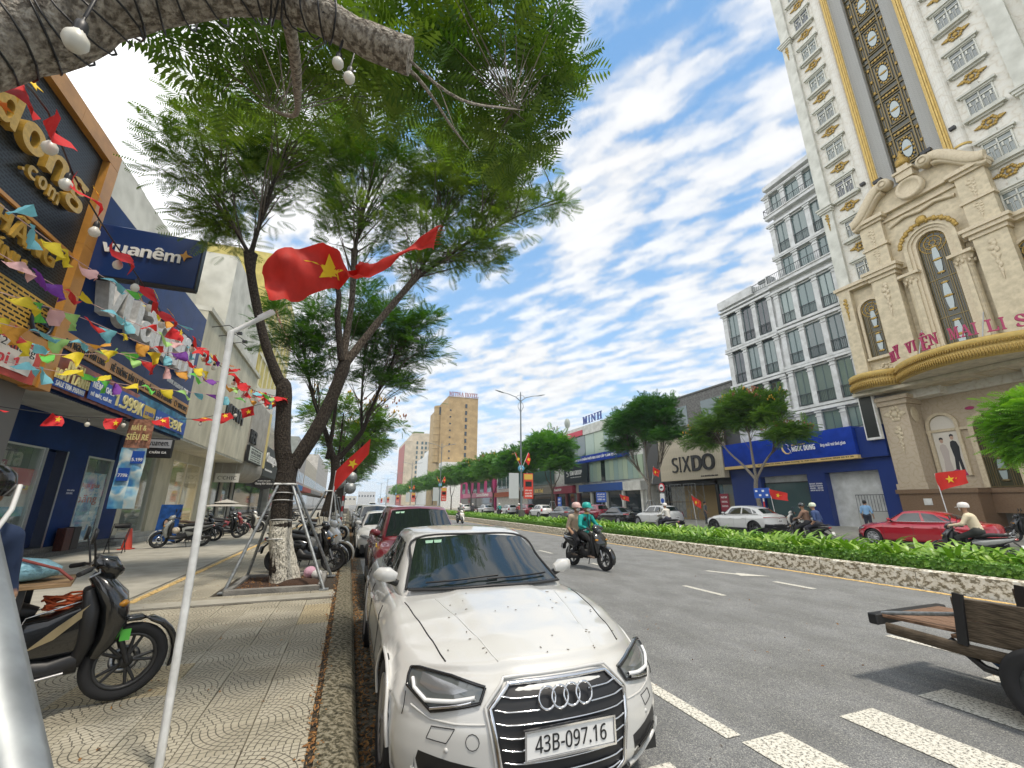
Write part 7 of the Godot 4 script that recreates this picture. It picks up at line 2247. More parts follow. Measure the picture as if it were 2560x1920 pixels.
	put("grille", nose_patch(s, [-0.4, 0.78, 0.4, 0.78, 0.36, 0.6, 0.2, 0.5, -0.2, 0.5, -0.36, 0.6], 0.004), mats["black_plastic"], r)
	put("grille_frame", nose_line(s, [-0.46, 0.8, -0.36, 0.58, -0.2, 0.49, 0.2, 0.49, 0.36, 0.58, 0.46, 0.8], 0.01, 0.014, false), mats["chrome"], r)
	plate(s, r, "43A", 0.45, 0.5, 0.11)
	for k in 2:
		put("sticker", cabin_patch(s, 2, [-0.78 + k * 0.15, 0.58, -0.68 + k * 0.15, 0.58, -0.66 + k * 0.15, 0.68, -0.8 + k * 0.15, 0.68], 0.012), mats["sticker_green"], r)
	put("sticker", S().box(v3(-0.86, 0.98, 1.2), v3(0.01, 0.06, 0.14)).mesh(), mats["yellow_cloth"], r)
	var e := sedan()
	var w2 := car_base("white_sedan", "white sedan parked behind the dark red suv", "car", e, white)
	w2.position = v3(1.25, 0, -17.3)
	lamps(e, w2, [0.48, 0.68, 0.66, 0.72, 0.82, 0.74, 0.83, 0.66, 0.6, 0.6], [0.45, 0.9, 0.82, 0.92, 0.83, 0.8, 0.5, 0.78])
	put("grille", nose_patch(e, [-0.34, 0.66, 0.34, 0.66, 0.3, 0.5, -0.3, 0.5], 0.004), mats["black_plastic"], w2)
	plate(e, w2, "43A", 0.42, 0.5, 0.11)
	var h := suv()
	var w3 := car_base("white_suv", "white suv parked third behind the dark red suv", "car", h, white)
	w3.position = v3(1.3, 0, -23.6)
	lamps(h, w3, [0.5, 0.8, 0.62, 0.83, 0.82, 0.86, 0.84, 0.78, 0.66, 0.74, 0.52, 0.74], [0.5, 1.0, 0.84, 1.02, 0.84, 0.9, 0.55, 0.9])
	put("grille", nose_patch(h, [-0.42, 0.8, 0.42, 0.8, 0.36, 0.6, -0.36, 0.6], 0.004), mats["black_plastic"], w3)
	dup(w2, v3(1.25, 0, -30.6), 0.0, "white sedan farther along the left kerb, fourth behind the dark red suv")
	dup(w3, v3(1.3, 0, -37.5), 0.0, "white suv farthest along the left kerb")

func build_cars_right() -> void:
	var white: Material = mats["paint_white"]
	var hd := [0.48, 0.68, 0.66, 0.72, 0.82, 0.74, 0.83, 0.66, 0.6, 0.6]
	var tl := [0.45, 0.9, 0.82, 0.92, 0.83, 0.8, 0.5, 0.78]
	var hs := [0.5, 0.8, 0.62, 0.83, 0.82, 0.86, 0.84, 0.78, 0.66, 0.74, 0.52, 0.74]
	var ts := [0.5, 1.0, 0.84, 1.02, 0.84, 0.92, 0.55, 0.9]
	var c := suv()
	c.merge({"L": 4.75, "W": 1.9, "H": 1.6, "R": 0.37, "axf": 1.42, "axr": -1.42, "rim": mats["dark_alloy"], "rs": [-2.15, -1.45], "fall": 0.12}, true)
	var a := car_base("white_crossover", "white crossover with black wheel arches on the far carriageway", "car", c, white, true)
	a.position = v3(22.35, 0, -19.9); a.rotation.y = PI
	lamps(c, a, hs, [0.6, 0.98, 0.86, 0.98, 0.86, 0.94, 0.6, 0.95])
	put("tail_bar", nose_line(c, [-0.8, 0.97, -0.06, 0.95, 0.0, 0.92, 0.06, 0.95, 0.8, 0.97], 0.01, 0.012, false, false, true), mats["tail_lens"], a)
	put("rear_bumper", nose_patch(c, [-0.85, 0.62, 0.85, 0.62, 0.88, 0.4, -0.88, 0.4], 0.01, false, true), mats["black_plastic"], a)
	plate(c, a, "43A", 0.78, 0.33, 0.16, true)
	var d := sedan()
	d.merge({"L": 4.62, "W": 1.8, "H": 1.44, "fall": 0.1, "rs": [-2.05, -0.95], "trim": mats["chrome"], "R": 0.325}, true)
	var red := paint_mat("paint_cherry", lin(0.34, 0.008, 0.02), 0.26)
	var b := car_base("red_sedan", "cherry red sedan on the far carriageway before the clinic tower", "car", d, red, true)
	b.position = v3(22.3, 0, -11.15); b.rotation.y = PI
	lamps(d, b, hd, tl)
	plate(d, b, "43A", 0.6, 0.5, 0.11, true)
	var h := hatch()
	var f := car_base("white_hatchback", "white hatchback beside the fashion store scaffolding", "car", h, white)
	f.position = v3(22.3, 0, -27.6); f.rotation.y = PI
	lamps(h, f, hs, [0.62, 1.15, 0.84, 1.15, 0.84, 0.8, 0.66, 0.8])
	plate(h, f, "43A", 0.75, 0.33, 0.16, true)
	put("rear_bumper", nose_patch(h, [-0.8, 0.55, 0.8, 0.55, 0.82, 0.38, -0.82, 0.38], 0.01, false, true), mats["black_plastic"], f)
	var s := sedan()
	s.merge({"L": 4.85}, true)
	var k := car_base("black_sedan", "black sedan beyond the white hatchback", "car", s, paint_mat("paint_black", lin(0.012, 0.013, 0.014), 0.2))
	k.position = v3(22.3, 0, -33.0); k.rotation.y = PI
	lamps(s, k, hd, tl)
	var u := suv()
	u.merge({"L": 4.55, "W": 1.8}, true)
	var r := car_base("maroon_suv", "crimson suv beyond the black sedan", "car", u, paint_mat("paint_crimson", lin(0.26, 0.01, 0.03), 0.25))
	r.position = v3(23.0, 0, -38.2); r.rotation.y = PI
	lamps(u, r, hs, ts)
	plate(u, r, "", 0.8, 0.33, 0.16, true)
	var gs := sedan()
	gs.merge({"L": 4.8}, true)
	var g := car_base("grey_sedan", "metallic grey sedan left of the crimson suv", "car", gs, paint_mat("paint_grey", lin(0.12, 0.125, 0.13), 0.3))
	g.position = v3(22.3, 0, -43.6); g.rotation.y = PI
	lamps(gs, g, hd, tl)
	dup(f, v3(22.4, 0, -49.6), PI, "white hatchback in front of the grey sedan")
	dup(r, v3(22.9, 0, -55.5), PI, "crimson suv farther down the far kerb behind a lamp post")
	dup(f, v3(22.6, 0, -61.5), PI, "white hatchback behind the lamp post of the median")
	dup(a, v3(21.2, 0, -69.0), PI, "white crossover far down the far carriageway")
	dup(f, v3(20.5, 0, -80.0), PI, "white hatchback farthest away on the far carriageway")
	var v := suv()
	v.merge({"L": 5.2, "H": 2.0, "W": 1.9, "ws": [2.0, 1.4], "rs": [-2.5, -2.3]}, true)
	var vn := car_base("cream_van", "small cream van far down the near carriageway", "van", v, paint_mat("paint_cream", lin(0.62, 0.6, 0.5), 0.35))
	vn.position = v3(4.6, 0, -95)
	lamps(v, vn, hs, ts)
	dup(k, v3(8.6, 0, -120), 0.0, "dark car far down the near carriageway")

# ---------------------------------------------------------------- scooters: front towards +z
func bike_wheel(t: Node3D, z: float, m: Array, w: Material) -> void:
	var n := Node3D.new()
	n.name = "wheel"
	t.add_child(n, true)
	n.position = v3(0, 0.285, z)
	put("tyre", m[0], mats["rubber"], n)
	put("rim", m[1], w, n)
	put("brake_disc", m[2], mats["steel"], n)

func wheel_parts() -> Array:
	var tyre := S().lathe([[0.205, -0.03], [0.245, -0.052], [0.278, -0.034], [0.285, 0.0], [0.278, 0.034], [0.245, 0.052], [0.205, 0.03], [0.2, 0.0], [0.205, -0.03]], 30, Vector3.ZERO, v3(1, 0, 0))
	var rim := S().lathe([[0.205, -0.035], [0.212, 0.0], [0.205, 0.035], [0.185, 0.03], [0.185, -0.03], [0.205, -0.035]], 26, Vector3.ZERO, v3(1, 0, 0))
	rim.lathe([[0.0, -0.05], [0.045, -0.05], [0.045, 0.05], [0.0, 0.05]], 12, Vector3.ZERO, v3(1, 0, 0), 2)
	for k in 5:
		for q in [-0.16, 0.16]:
			var a: float = TAU * k / 5 + q
			rim.tube([v3(0, sin(a - q) * 0.03, cos(a - q) * 0.03), v3(0, sin(a) * 0.19, cos(a) * 0.19)], [0.016, 0.011], 5, [0.01], true, v3(1, 0, 0), 3.0, 4)
	var disc := S().lathe([[0.06, 0.045], [0.105, 0.045], [0.105, 0.05], [0.06, 0.05], [0.06, 0.045]], 20, Vector3.ZERO, v3(1, 0, 0))
	return [tyre.mesh(), rim.mesh(), disc.mesh()]

var bike_wheels: Array = []

func scooter(label: String, group: String, at: Vector3, turn: float, body: Material, accent: Material, seat: Material, steer := 0.0, o := {}) -> Node3D:
	if bike_wheels.is_empty(): bike_wheels = wheel_parts()
	var t := thing("motor_scooter", label, "scooter", at, turn, group)
	var Z := v3(0, 0, 1)
	var f := Node3D.new()
	f.name = "front_end"
	t.add_child(f, true)
	f.position = v3(0, 0.285, 0.66)
	f.rotation.y = steer
	put("tyre", bike_wheels[0], mats["rubber"], f)
	put("rim", bike_wheels[1], o.get("rim", mats["dark_alloy"]), f)
	put("brake_disc", bike_wheels[2], mats["steel"], f)
	for x in [-0.075, 0.075]: put("fork_leg", S().cyl(v3(x, 0, 0), v3(x * 0.9, 0.42, -0.16), 0.019, 0.024, 8).mesh(), o.get("fork", mats["steel"]), f)
	var arc := []
	for k in 12:
		var a := lerpf(-0.35, 2.45, k / 11.0)
		arc.append(v3(0, sin(a) * 0.325, cos(a) * 0.325))
	put("front_fender", S().tube(arc, [0.03, 0.062, 0.07, 0.07, 0.07, 0.07, 0.07, 0.066, 0.062, 0.06, 0.055, 0.03], 10, [0.012, 0.02, 0.024, 0.026, 0.026, 0.026, 0.026, 0.026, 0.024, 0.02, 0.016, 0.01], true, v3(0, 0.3, -1), 3.0).mesh(), body, f)
	bike_wheel(t, -0.62, bike_wheels, o.get("rim", mats["dark_alloy"]))
	put("front_apron", S().tube([v3(0, 0.36, 0.44), v3(0, 0.47, 0.5), v3(0, 0.62, 0.53), v3(0, 0.78, 0.5), v3(0, 0.92, 0.4), v3(0, 0.98, 0.33)], [0.09, 0.15, 0.205, 0.225, 0.16, 0.09], 14, [0.05, 0.08, 0.1, 0.095, 0.07, 0.04], true, Z, 2.6).mesh(), body, t)
	put("leg_shield", S().tube([v3(0, 0.33, 0.34), v3(0, 0.5, 0.38), v3(0, 0.72, 0.37), v3(0, 0.88, 0.33)], [0.13, 0.2, 0.23, 0.15], 12, [0.05, 0.06, 0.06, 0.04], true, Z, 3.5).mesh(), mats["black_plastic"], t)
	put("floor_tunnel", S().tube([v3(0, 0.36, 0.36), v3(0, 0.34, 0.2), v3(0, 0.36, 0.0), v3(0, 0.44, -0.14)], [0.16, 0.17, 0.17, 0.16], 12, [0.08, 0.07, 0.09, 0.15], true, UP, 4.0).mesh(), o.get("floor", mats["black_plastic"]), t)
	for x in [-0.175, 0.175]: put("floor_strip", S().tube([v3(x, 0.31, 0.3), v3(x * 1.06, 0.29, 0.1), v3(x, 0.31, -0.16)], [0.02], 6, [0.012]).mesh(), o.get("strip", mats["black_plastic"]), t)
	put("rear_body", S().tube([v3(0, 0.52, 0.0), v3(0, 0.56, -0.15), v3(0, 0.6, -0.4), v3(0, 0.68, -0.68), v3(0, 0.76, -0.95)], [0.12, 0.165, 0.185, 0.16, 0.05], 14, [0.17, 0.2, 0.15, 0.09, 0.035], true, UP, 2.8).mesh(), body, t)
	for x in [-0.17, 0.17]: put("side_panel", S().tube([v3(x * 0.9, 0.6, -0.06), v3(x, 0.6, -0.32), v3(x * 0.92, 0.68, -0.68), v3(x * 0.4, 0.75, -0.92)], [0.012, 0.03, 0.025, 0.01], 8, [0.03, 0.075, 0.06, 0.02]).mesh(), accent, t)
	put("seat", S().tube([v3(0, 0.74, 0.06), v3(0, 0.775, -0.06), v3(0, 0.79, -0.28), v3(0, 0.825, -0.42), v3(0, 0.84, -0.7), v3(0, 0.83, -0.82)], [0.07, 0.115, 0.14, 0.14, 0.115, 0.07], 14, [0.03, 0.05, 0.055, 0.055, 0.045, 0.02], true, UP, 3.0).mesh(), seat, t)
	put("grab_rail", S().tube([v3(-0.13, 0.82, -0.62), v3(-0.12, 0.86, -0.84), v3(0, 0.87, -0.93), v3(0.12, 0.86, -0.84), v3(0.13, 0.82, -0.62)], [0.015], 6).mesh(), mats["black_plastic"], t)
	put("engine", S().tube([v3(-0.1, 0.34, -0.12), v3(-0.12, 0.31, -0.4), v3(-0.11, 0.29, -0.66)], [0.06, 0.065, 0.05], 10, [0.1, 0.1, 0.08], true, UP, 3.0).mesh(), mats["black_plastic"], t)
	put("muffler", S().tube([v3(0.09, 0.24, -0.1), v3(0.13, 0.27, -0.3), v3(0.15, 0.31, -0.48), v3(0.16, 0.36, -0.86)], [0.018, 0.022, 0.055, 0.048], 10).mesh(), o.get("muffler", mats["black_plastic"]), t)
	put("shock", S().cyl(v3(-0.12, 0.34, -0.68), v3(-0.13, 0.66, -0.58), 0.026, -1, 8).mesh(), mats["steel"], t)
	put("rear_fender", S().tube([v3(0, 0.66, -0.86), v3(0, 0.55, -0.97), v3(0, 0.42, -1.0)], [0.07, 0.065, 0.06], 8, [0.012], true, Z).mesh(), mats["black_plastic"], t)
	put("number_plate", S().box(v3(0, 0.52, -1.02), v3(0.19, 0.14, 0.008), Basis(v3(1, 0, 0), 0.3)).mesh(), mats["white_plastic"], t)
	put("tail_light", S().ball(v3(0, 0.74, -0.92), v3(0.09, 0.035, 0.05), 10, 6).mesh(), glass_mat("tail_lens", Color.RED), t)
	put("stand", S().cyl(v3(0.12, 0.3, -0.12), v3(0.2, 0.012, -0.2), 0.011, -1, 6).cyl(v3(-0.1, 0.28, -0.3), v3(-0.16, 0.012, -0.36), 0.012, -1, 6).mesh(), mats["black_plastic"], t)
	var h := Node3D.new()
	h.name = "handlebar"
	t.add_child(h, true)
	h.position = v3(0, 0, 0.34)
	h.rotation.y = steer
	put("cowl", S().tube([v3(0, 0.95, 0.08), v3(0, 1.0, 0.1), v3(0, 1.06, 0.06), v3(0, 1.1, -0.02)], [0.1, 0.14, 0.15, 0.08], 12, [0.06, 0.085, 0.08, 0.05], true, Z, 2.6).mesh(), o.get("cowl", body), h)
	put("headlight", S().ball(v3(0, 1.0, 0.145), v3(0.1, 0.045, 0.04), 12, 6).mesh(), glass_mat("lamp_lens", Color.GRAY), h)
	put("bar", S().tube([v3(-0.34, 1.03, -0.12), v3(-0.22, 1.05, -0.05), v3(0, 1.05, 0.0), v3(0.22, 1.05, -0.05), v3(0.34, 1.03, -0.12)], [0.013], 6).mesh(), mats["black_plastic"], h)
	for sg in [-1.0, 1.0]:
		put("grip", S().cyl(v3(sg * 0.24, 1.045, -0.06), v3(sg * 0.36, 1.026, -0.13), 0.019, -1, 8).mesh(), mats["rubber"], h)
		put("brake_lever", S().tube([v3(sg * 0.2, 1.035, 0.0), v3(sg * 0.28, 1.02, -0.005), v3(sg * 0.37, 1.0, -0.07)], [0.008], 5).mesh(), mats["steel"], h)
		var mm := put("mirror", S().tube([v3(sg * 0.17, 1.06, -0.03), v3(sg * 0.22, 1.2, -0.06), v3(sg * 0.26, 1.27, -0.08)], [0.008], 5).mesh(), mats["black_plastic"], h)
		put("mirror_head", S().lathe([[0.0, -0.02], [0.05, -0.014], [0.062, 0.0], [0.058, 0.008], [0.0, 0.009]], 14, v3(sg * 0.27, 1.3, -0.09), v3(0, 0.1, -1)).mesh(), mats["black_plastic"], mm)
		put("mirror_glass", S().lathe([[0.0, 0.0105], [0.05, 0.0105]], 14, v3(sg * 0.27, 1.3, -0.09), v3(0, 0.1, -1)).mesh(), mats["chrome"], mm)
		put("turn_signal", S().ball(v3(sg * 0.17, 0.76, 0.56), v3(0.06, 0.028, 0.04), 8, 5).mesh(), mat("amber_lens", lin(0.5, 0.22, 0.02), 0.2), t)
	return t

func build_bikes() -> void:
	var black := paint_mat("bike_black", lin(0.012, 0.013, 0.014), 0.22)
	var silver := paint_mat("bike_silver", lin(0.3, 0.31, 0.29), 0.3)
	var wht := paint_mat("bike_white", lin(0.66, 0.65, 0.6), 0.3)
	var red := paint_mat("bike_red", lin(0.22, 0.02, 0.03), 0.3)
	var seat := mat("seat_black", lin(0.018, 0.018, 0.019), 0.6)
	var seat_b := mat("seat_brown", lin(0.09, 0.05, 0.03), 0.6)
	var g := "scooters parked on the left pavement"
	var b := scooter("black scooter with wire rack and orange rope in the left foreground", g, v3(-2.25, PAVE, -4.68), 1.94, black, mats["black_plastic"], seat, 0.12, {"strip": mats["alloy"], "fork": mats["black_plastic"]})
	var gold := mat("bike_gold", lin(0.42, 0.34, 0.2), 0.35, 0.6)
	for sg in [-1.0, 1.0]:
		put("trim_panel", S().prism(poly2([0.06, 0.5, 0.2, 0.56, 0.34, 0.7, 0.36, 0.78, 0.2, 0.64]), 0.012, v3(sg * 0.185 - 0.006, 0, 0), Basis(v3(0, 0, 1), UP, v3(-1, 0, 0))).mesh(), gold, b)
	put("centre_fairing", S().tube([v3(0, 0.6, 0.36), v3(0, 0.56, 0.16), v3(0, 0.55, -0.06)], [0.17, 0.165, 0.15], 12, [0.2, 0.16, 0.16], true, UP, 4.0).mesh(), black, b)
	put("sticker", S().box(v3(-0.1, 0.5, 0.62), v3(0.006, 0.085, 0.065)).mesh(), mat("sticker_lime", lin(0.1, 0.5, 0.06), 0.5), b)
	text(b, "lettering", "ADE", v3(-0.19, 0.62, -0.5), v3(0, 0, 1), UP, 0.17, 0.035, 0.004, gold)
	var rk := S()
	for k in 5: rk.cyl(v3(-0.11 + k * 0.055, 0.66, 0.0), v3(-0.11 + k * 0.055, 0.74, 0.36), 0.006, -1, 5)
	for q in [[0.0, 0.66], [0.36, 0.74], [0.18, 0.7]]: rk.cyl(v3(-0.13, q[1], q[0]), v3(0.13, q[1], q[0]), 0.006, -1, 5)
	for x in [-0.13, 0.13]: rk.tube([v3(x, 0.66, 0.0), v3(x, 0.72, 0.02), v3(x, 0.81, 0.34), v3(x, 0.74, 0.36)], [0.006], 5).tube([v3(x, 0.66, 0.02), v3(x * 1.2, 0.5, 0.06), v3(x * 1.2, 0.32, 0.0)], [0.007], 5)
	put("wire_rack", rk.mesh(), mats["chrome"], b)
	var rope := []
	var rr := RandomNumberGenerator.new()
	rr.seed = 2
	for k in 70:
		var a := k * 0.83
		rope.append(v3(cos(a) * 0.085 + rr.randfn() * 0.018, 0.75 + 0.0012 * k * (0.5 + rr.randf()), 0.2 + sin(a * 1.07) * 0.11 + rr.randfn() * 0.015))
	var tr := b.transform
	var og := thing("orange_rope", "tangled orange rope lying in the wire rack of the black scooter", "rope", b.position, 1.94)
	put("strand", S().tube(rope, [0.009], 5).mesh(), mat("rope_orange", lin(0.65, 0.13, 0.04), 0.7), og)
	var bd := thing("cargo_board", "plywood cargo board on a dark frame over the scooter seat", "board", b.position + v3(0.14, 0, -0.054), 1.94)
	put("board", S().cbox(v3(0, 0.95, -0.5), v3(0.55, 0.03, 1.15), 0.004).mesh(), mat("plywood", lin(0.5, 0.33, 0.17), 0.7, 0, "wood", Vector3(0.6, 3, 0.6)), bd)
	for sg in [-1.0, 1.0]:
		for z in [-0.18, -0.9]: put("frame_post", S().box(v3(sg * 0.24, 0.63, z), v3(0.04, 0.62, 0.04)).mesh(), mats["black_plastic"], bd)
		put("frame_rail", S().box(v3(sg * 0.24, 0.33, -0.54), v3(0.04, 0.04, 0.8)).mesh(), mats["black_plastic"], bd)
	var bg := thing("blue_bag", "pale blue plastic wrapped parcel on the cargo board", "bag", b.position + v3(0.14, 0, -0.054), 1.94)
	put("parcel", S().tube([v3(0, 1.03, -0.02), v3(0, 1.05, -0.12), v3(0.01, 1.06, -0.35), v3(0, 1.05, -0.65), v3(0, 1.02, -0.75)], [0.05, 0.16, 0.2, 0.19, 0.08], 14, [0.03, 0.07, 0.095, 0.085, 0.04], true, UP, 3.2).mesh(), mat("bag_blue", lin(0.28, 0.55, 0.66), 0.35, 0, "faint", 3.0, "n_cloth", 1.5), bg)
	var bk := thing("woven_basket", "yellow and black woven basket behind the blue parcel", "basket", b.position + v3(0.14, 0, -0.054), 1.94)
	for k in 8:
		for j in 2:
			put("strap", S().box(v3(0.26 * (1 - 2 * j), 1.02 + 0.045 * k, -0.86), v3(0.012, 0.036, 0.36)).box(v3(0, 1.02 + 0.045 * k, -0.86 + 0.18 * (1 - 2 * j)), v3(0.52, 0.036, 0.012)).mesh(), mat("strap_yellow", lin(0.6, 0.58, 0.05), 0.5) if (k + j) % 2 else mats["black_plastic"], bk)
	put("lining", S().bx(-0.25, 0.97, -1.03, 0.25, 1.36, -0.69).mesh(), mats["black_plastic"], bk)
	var tie := thing("tie_rope", "dark red rope tied down over the cargo", "rope", b.position + v3(0.14, 0, -0.054), 1.94)
	put("strand", S().tube([v3(-0.1, 1.4, -1.0), v3(-0.05, 1.38, -0.75), v3(-0.1, 1.2, -0.4), v3(-0.2, 1.06, -0.02), v3(-0.24, 0.98, 0.07)], [0.011], 6).mesh(), mat("rope_red", lin(0.25, 0.06, 0.05), 0.8), tie)
	scooter("silver scooter with a cream helmet hung under the bars before the boutique", g, v3(-5.7, PAVE, -19.85), -1.35, silver, mats["black_plastic"], seat, 0.3, {"floor": mats["black_plastic"], "rim": mats["dark_alloy"]})
	tag(put("hung_helmet", S().ball(v3(-5.9, 0.75, -19.75), v3(0.13, 0.12, 0.14)).mesh(), mat("helmet_cream", lin(0.6, 0.52, 0.4), 0.4)), "cream helmet hanging from the silver scooter", "helmet")
	var spots := [[-5.9, -22.2, 1.9, black, seat_b, "black scooter with brown seat next to the silver one"], [-5.4, -24.0, 1.8, black, seat, "black scooter with its tail to the street, third in the row"], [-5.6, -26.0, 1.75, red, seat, "dark red scooter with a cream box in the row"], [-5.3, -28.4, 1.7, wht, seat, "white scooter behind the dark red one in the row"], [-5.8, -30.8, 1.8, black, seat, "black scooter under the folded parasol"], [-5.3, -33.5, 1.7, silver, seat, "grey scooter past the folded parasol"], [-5.2, -37.0, 1.7, black, seat, "black scooter before the restaurant"], [-5.4, -40.5, 1.7, red, seat, "red scooter before the restaurant"], [-5.2, -45.0, 1.7, black, seat, "black scooter far down the left pavement"], [-4.8, -51.0, 1.7, wht, seat, "white scooter far down the left pavement"]]
	for s in spots: scooter(s[5], g, v3(s[0], PAVE, s[1]), s[2], s[3], mats["black_plastic"], s[4])
	scooter("black scooter parked behind the limewashed trunk", g, v3(-0.85, PAVE, -11.72), 1.3, black, mats["black_plastic"], seat, 0.1)
	scooter("white fronted scooter behind the flag pole by the kerb", g, v3(-0.7, PAVE, -12.7), 1.25, wht, mats["black_plastic"], seat, 0.15)
	scooter("cream scooter parked by the red and white post", g, v3(-0.8, PAVE, -21.2), 1.2, wht, mats["black_plastic"], seat_b, 0.1)
	scooter("black scooter beside the cream one near the second tree", g, v3(-1.3, PAVE, -23.3), 1.2, black, mats["black_plastic"], seat, 0.1)
	var q := "scooters parked on the far pavement"
	scooter("white scooter parked before the beauty centre window", q, v3(25.3, PAVE, -18.6), 0.3 - PI, wht, silver, seat, 0.2)
	scooter("red scooter parked beside the white crossover", q, v3(24.9, PAVE, -20.0), 0.4 - PI, red, silver, seat)
	for s in [[26.8, -9.6, black, "black scooter parked behind the cherry red sedan"], [27.4, -8.6, black, "second black scooter parked by the clinic steps"], [27.0, -7.4, wht, "white scooter parked by the clinic steps"], [24.9, -6.4, wht, "white scooter cut by the right edge of the view"]]: scooter(s[3], q, v3(s[0], PAVE, s[1]), 0.5 - PI, s[2], mats["black_plastic"], seat)

# ---------------------------------------------------------------- people
# bones: [a, b, radius a, radius b, colour]; meshed as one smooth skin
func figure(bones: Array, cell := 0.028, blend := 0.03) -> ArrayMesh:
	var lo := Vector3.INF
	var hi := -Vector3.INF
	for b in bones:
		var r := maxf(b[2], b[3]) + cell * 3
		lo = lo.min(b[0].min(b[1]) - Vector3.ONE * r)
		hi = hi.max(b[0].max(b[1]) + Vector3.ONE * r)
	var n := Vector3i(((hi - lo) / cell).ceil()) + Vector3i.ONE
	var f := PackedFloat32Array()
	f.resize(n.x * n.y * n.z)
	f.fill(1.0)
	for b in bones:
		var r: float = maxf(b[2], b[3]) + cell * 3
		var i0 := Vector3i((b[0].min(b[1]) - Vector3.ONE * r - lo) / cell).clamp(Vector3i.ZERO, n - Vector3i.ONE)
		var i1 := (Vector3i((b[0].max(b[1]) + Vector3.ONE * r - lo) / cell) + Vector3i.ONE).clamp(Vector3i.ZERO, n - Vector3i.ONE)
		var ab: Vector3 = b[1] - b[0]
		var l2 := maxf(ab.length_squared(), 1e-6)
		for z in range(i0.z, i1.z + 1):
			for y in range(i0.y, i1.y + 1):
				for x in range(i0.x, i1.x + 1):
					var p: Vector3 = lo + Vector3(x, y, z) * cell - b[0]
					var t := clampf(p.dot(ab) / l2, 0.0, 1.0)
					var d := (p - ab * t).length() - lerpf(b[2], b[3], t)
					var at := x + n.x * (y + n.y * z)
					var e := maxf(blend - absf(f[at] - d), 0.0) / blend
					f[at] = minf(f[at], d) - e * e * blend * 0.25
	var idx := {}
	var pos := PackedVector3Array()
	var st := SurfaceTool.new()
	st.begin(Mesh.PRIMITIVE_TRIANGLES)
	st.set_smooth_group(0)
	var step := [1, n.x, n.x * n.y]
	for z in n.z - 1:
		for y in n.y - 1:
			for x in n.x - 1:
				var at := x + n.x * (y + n.y * z)
				var s := Vector3.ZERO
				var c := 0
				for k in 8:
					var o0 := Vector3i(k & 1, (k >> 1) & 1, k >> 2)
					var a: float = f[at + o0.x + o0.y * step[1] + o0.z * step[2]]
					for ax in 3:
						if o0[ax]: continue
						var q: float = f[at + o0.x + o0.y * step[1] + o0.z * step[2] + step[ax]]
						if (a < 0) != (q < 0):
							var v := Vector3(o0)
							v[ax] += a / (a - q)
							s += v
							c += 1
				if c:
					idx[at] = pos.size()
					pos.append(lo + (Vector3(x, y, z) + s / c) * cell)
	var cols := []
	for v in pos:
		var best := 9.0
		var col := Color.WHITE
		for b in bones:
			var ab: Vector3 = b[1] - b[0]
			var t := clampf((v - b[0]).dot(ab) / maxf(ab.length_squared(), 1e-6), 0.0, 1.0)
			var d: float = (v - b[0] - ab * t).length() - lerpf(b[2], b[3], t)
			if d < best:
				best = d; col = b[4]
		cols.append(col)
	for at in idx:
		for ax in 3:
			var a1: int = step[(ax + 1) % 3]
			var a2: int = step[(ax + 2) % 3]
			if not (idx.has(at - a1) and idx.has(at - a2) and idx.has(at - a1 - a2)): continue
			var ins := f[at] < 0
			if ins == (f[at + step[ax]] < 0): continue
			var q := [idx[at], idx[at - a1], idx[at - a1 - a2], idx[at - a2]]
			if not ins: q.reverse()
			for k in [0, 2, 1, 0, 3, 2]:
				st.set_color(cols[q[k]])
				st.add_vertex(pos[q[k]])
	st.generate_normals()
	return st.commit()

# palm and five fingers closing round a bar, added as bones
func hand_bones(w: Vector3, dir: Vector3, side: Vector3, c: Color) -> Array:
	var d := dir.normalized()
	var s := side.normalized()
	var b := [[w, w + d * 0.07, 0.028, 0.034, c]]
	for k in 4: b.append([w + d * 0.075 + s * (k - 1.5) * 0.021, w + d * (0.12 - 0.008 * absf(k - 1.3)) + s * (k - 1.5) * 0.021 + v3(0, -0.03, 0), 0.0105, 0.009, c])
	b.append([w + d * 0.03 - s * 0.03, w + d * 0.08 - s * 0.052 + v3(0, -0.02, 0), 0.0115, 0.0095, c])
	return b

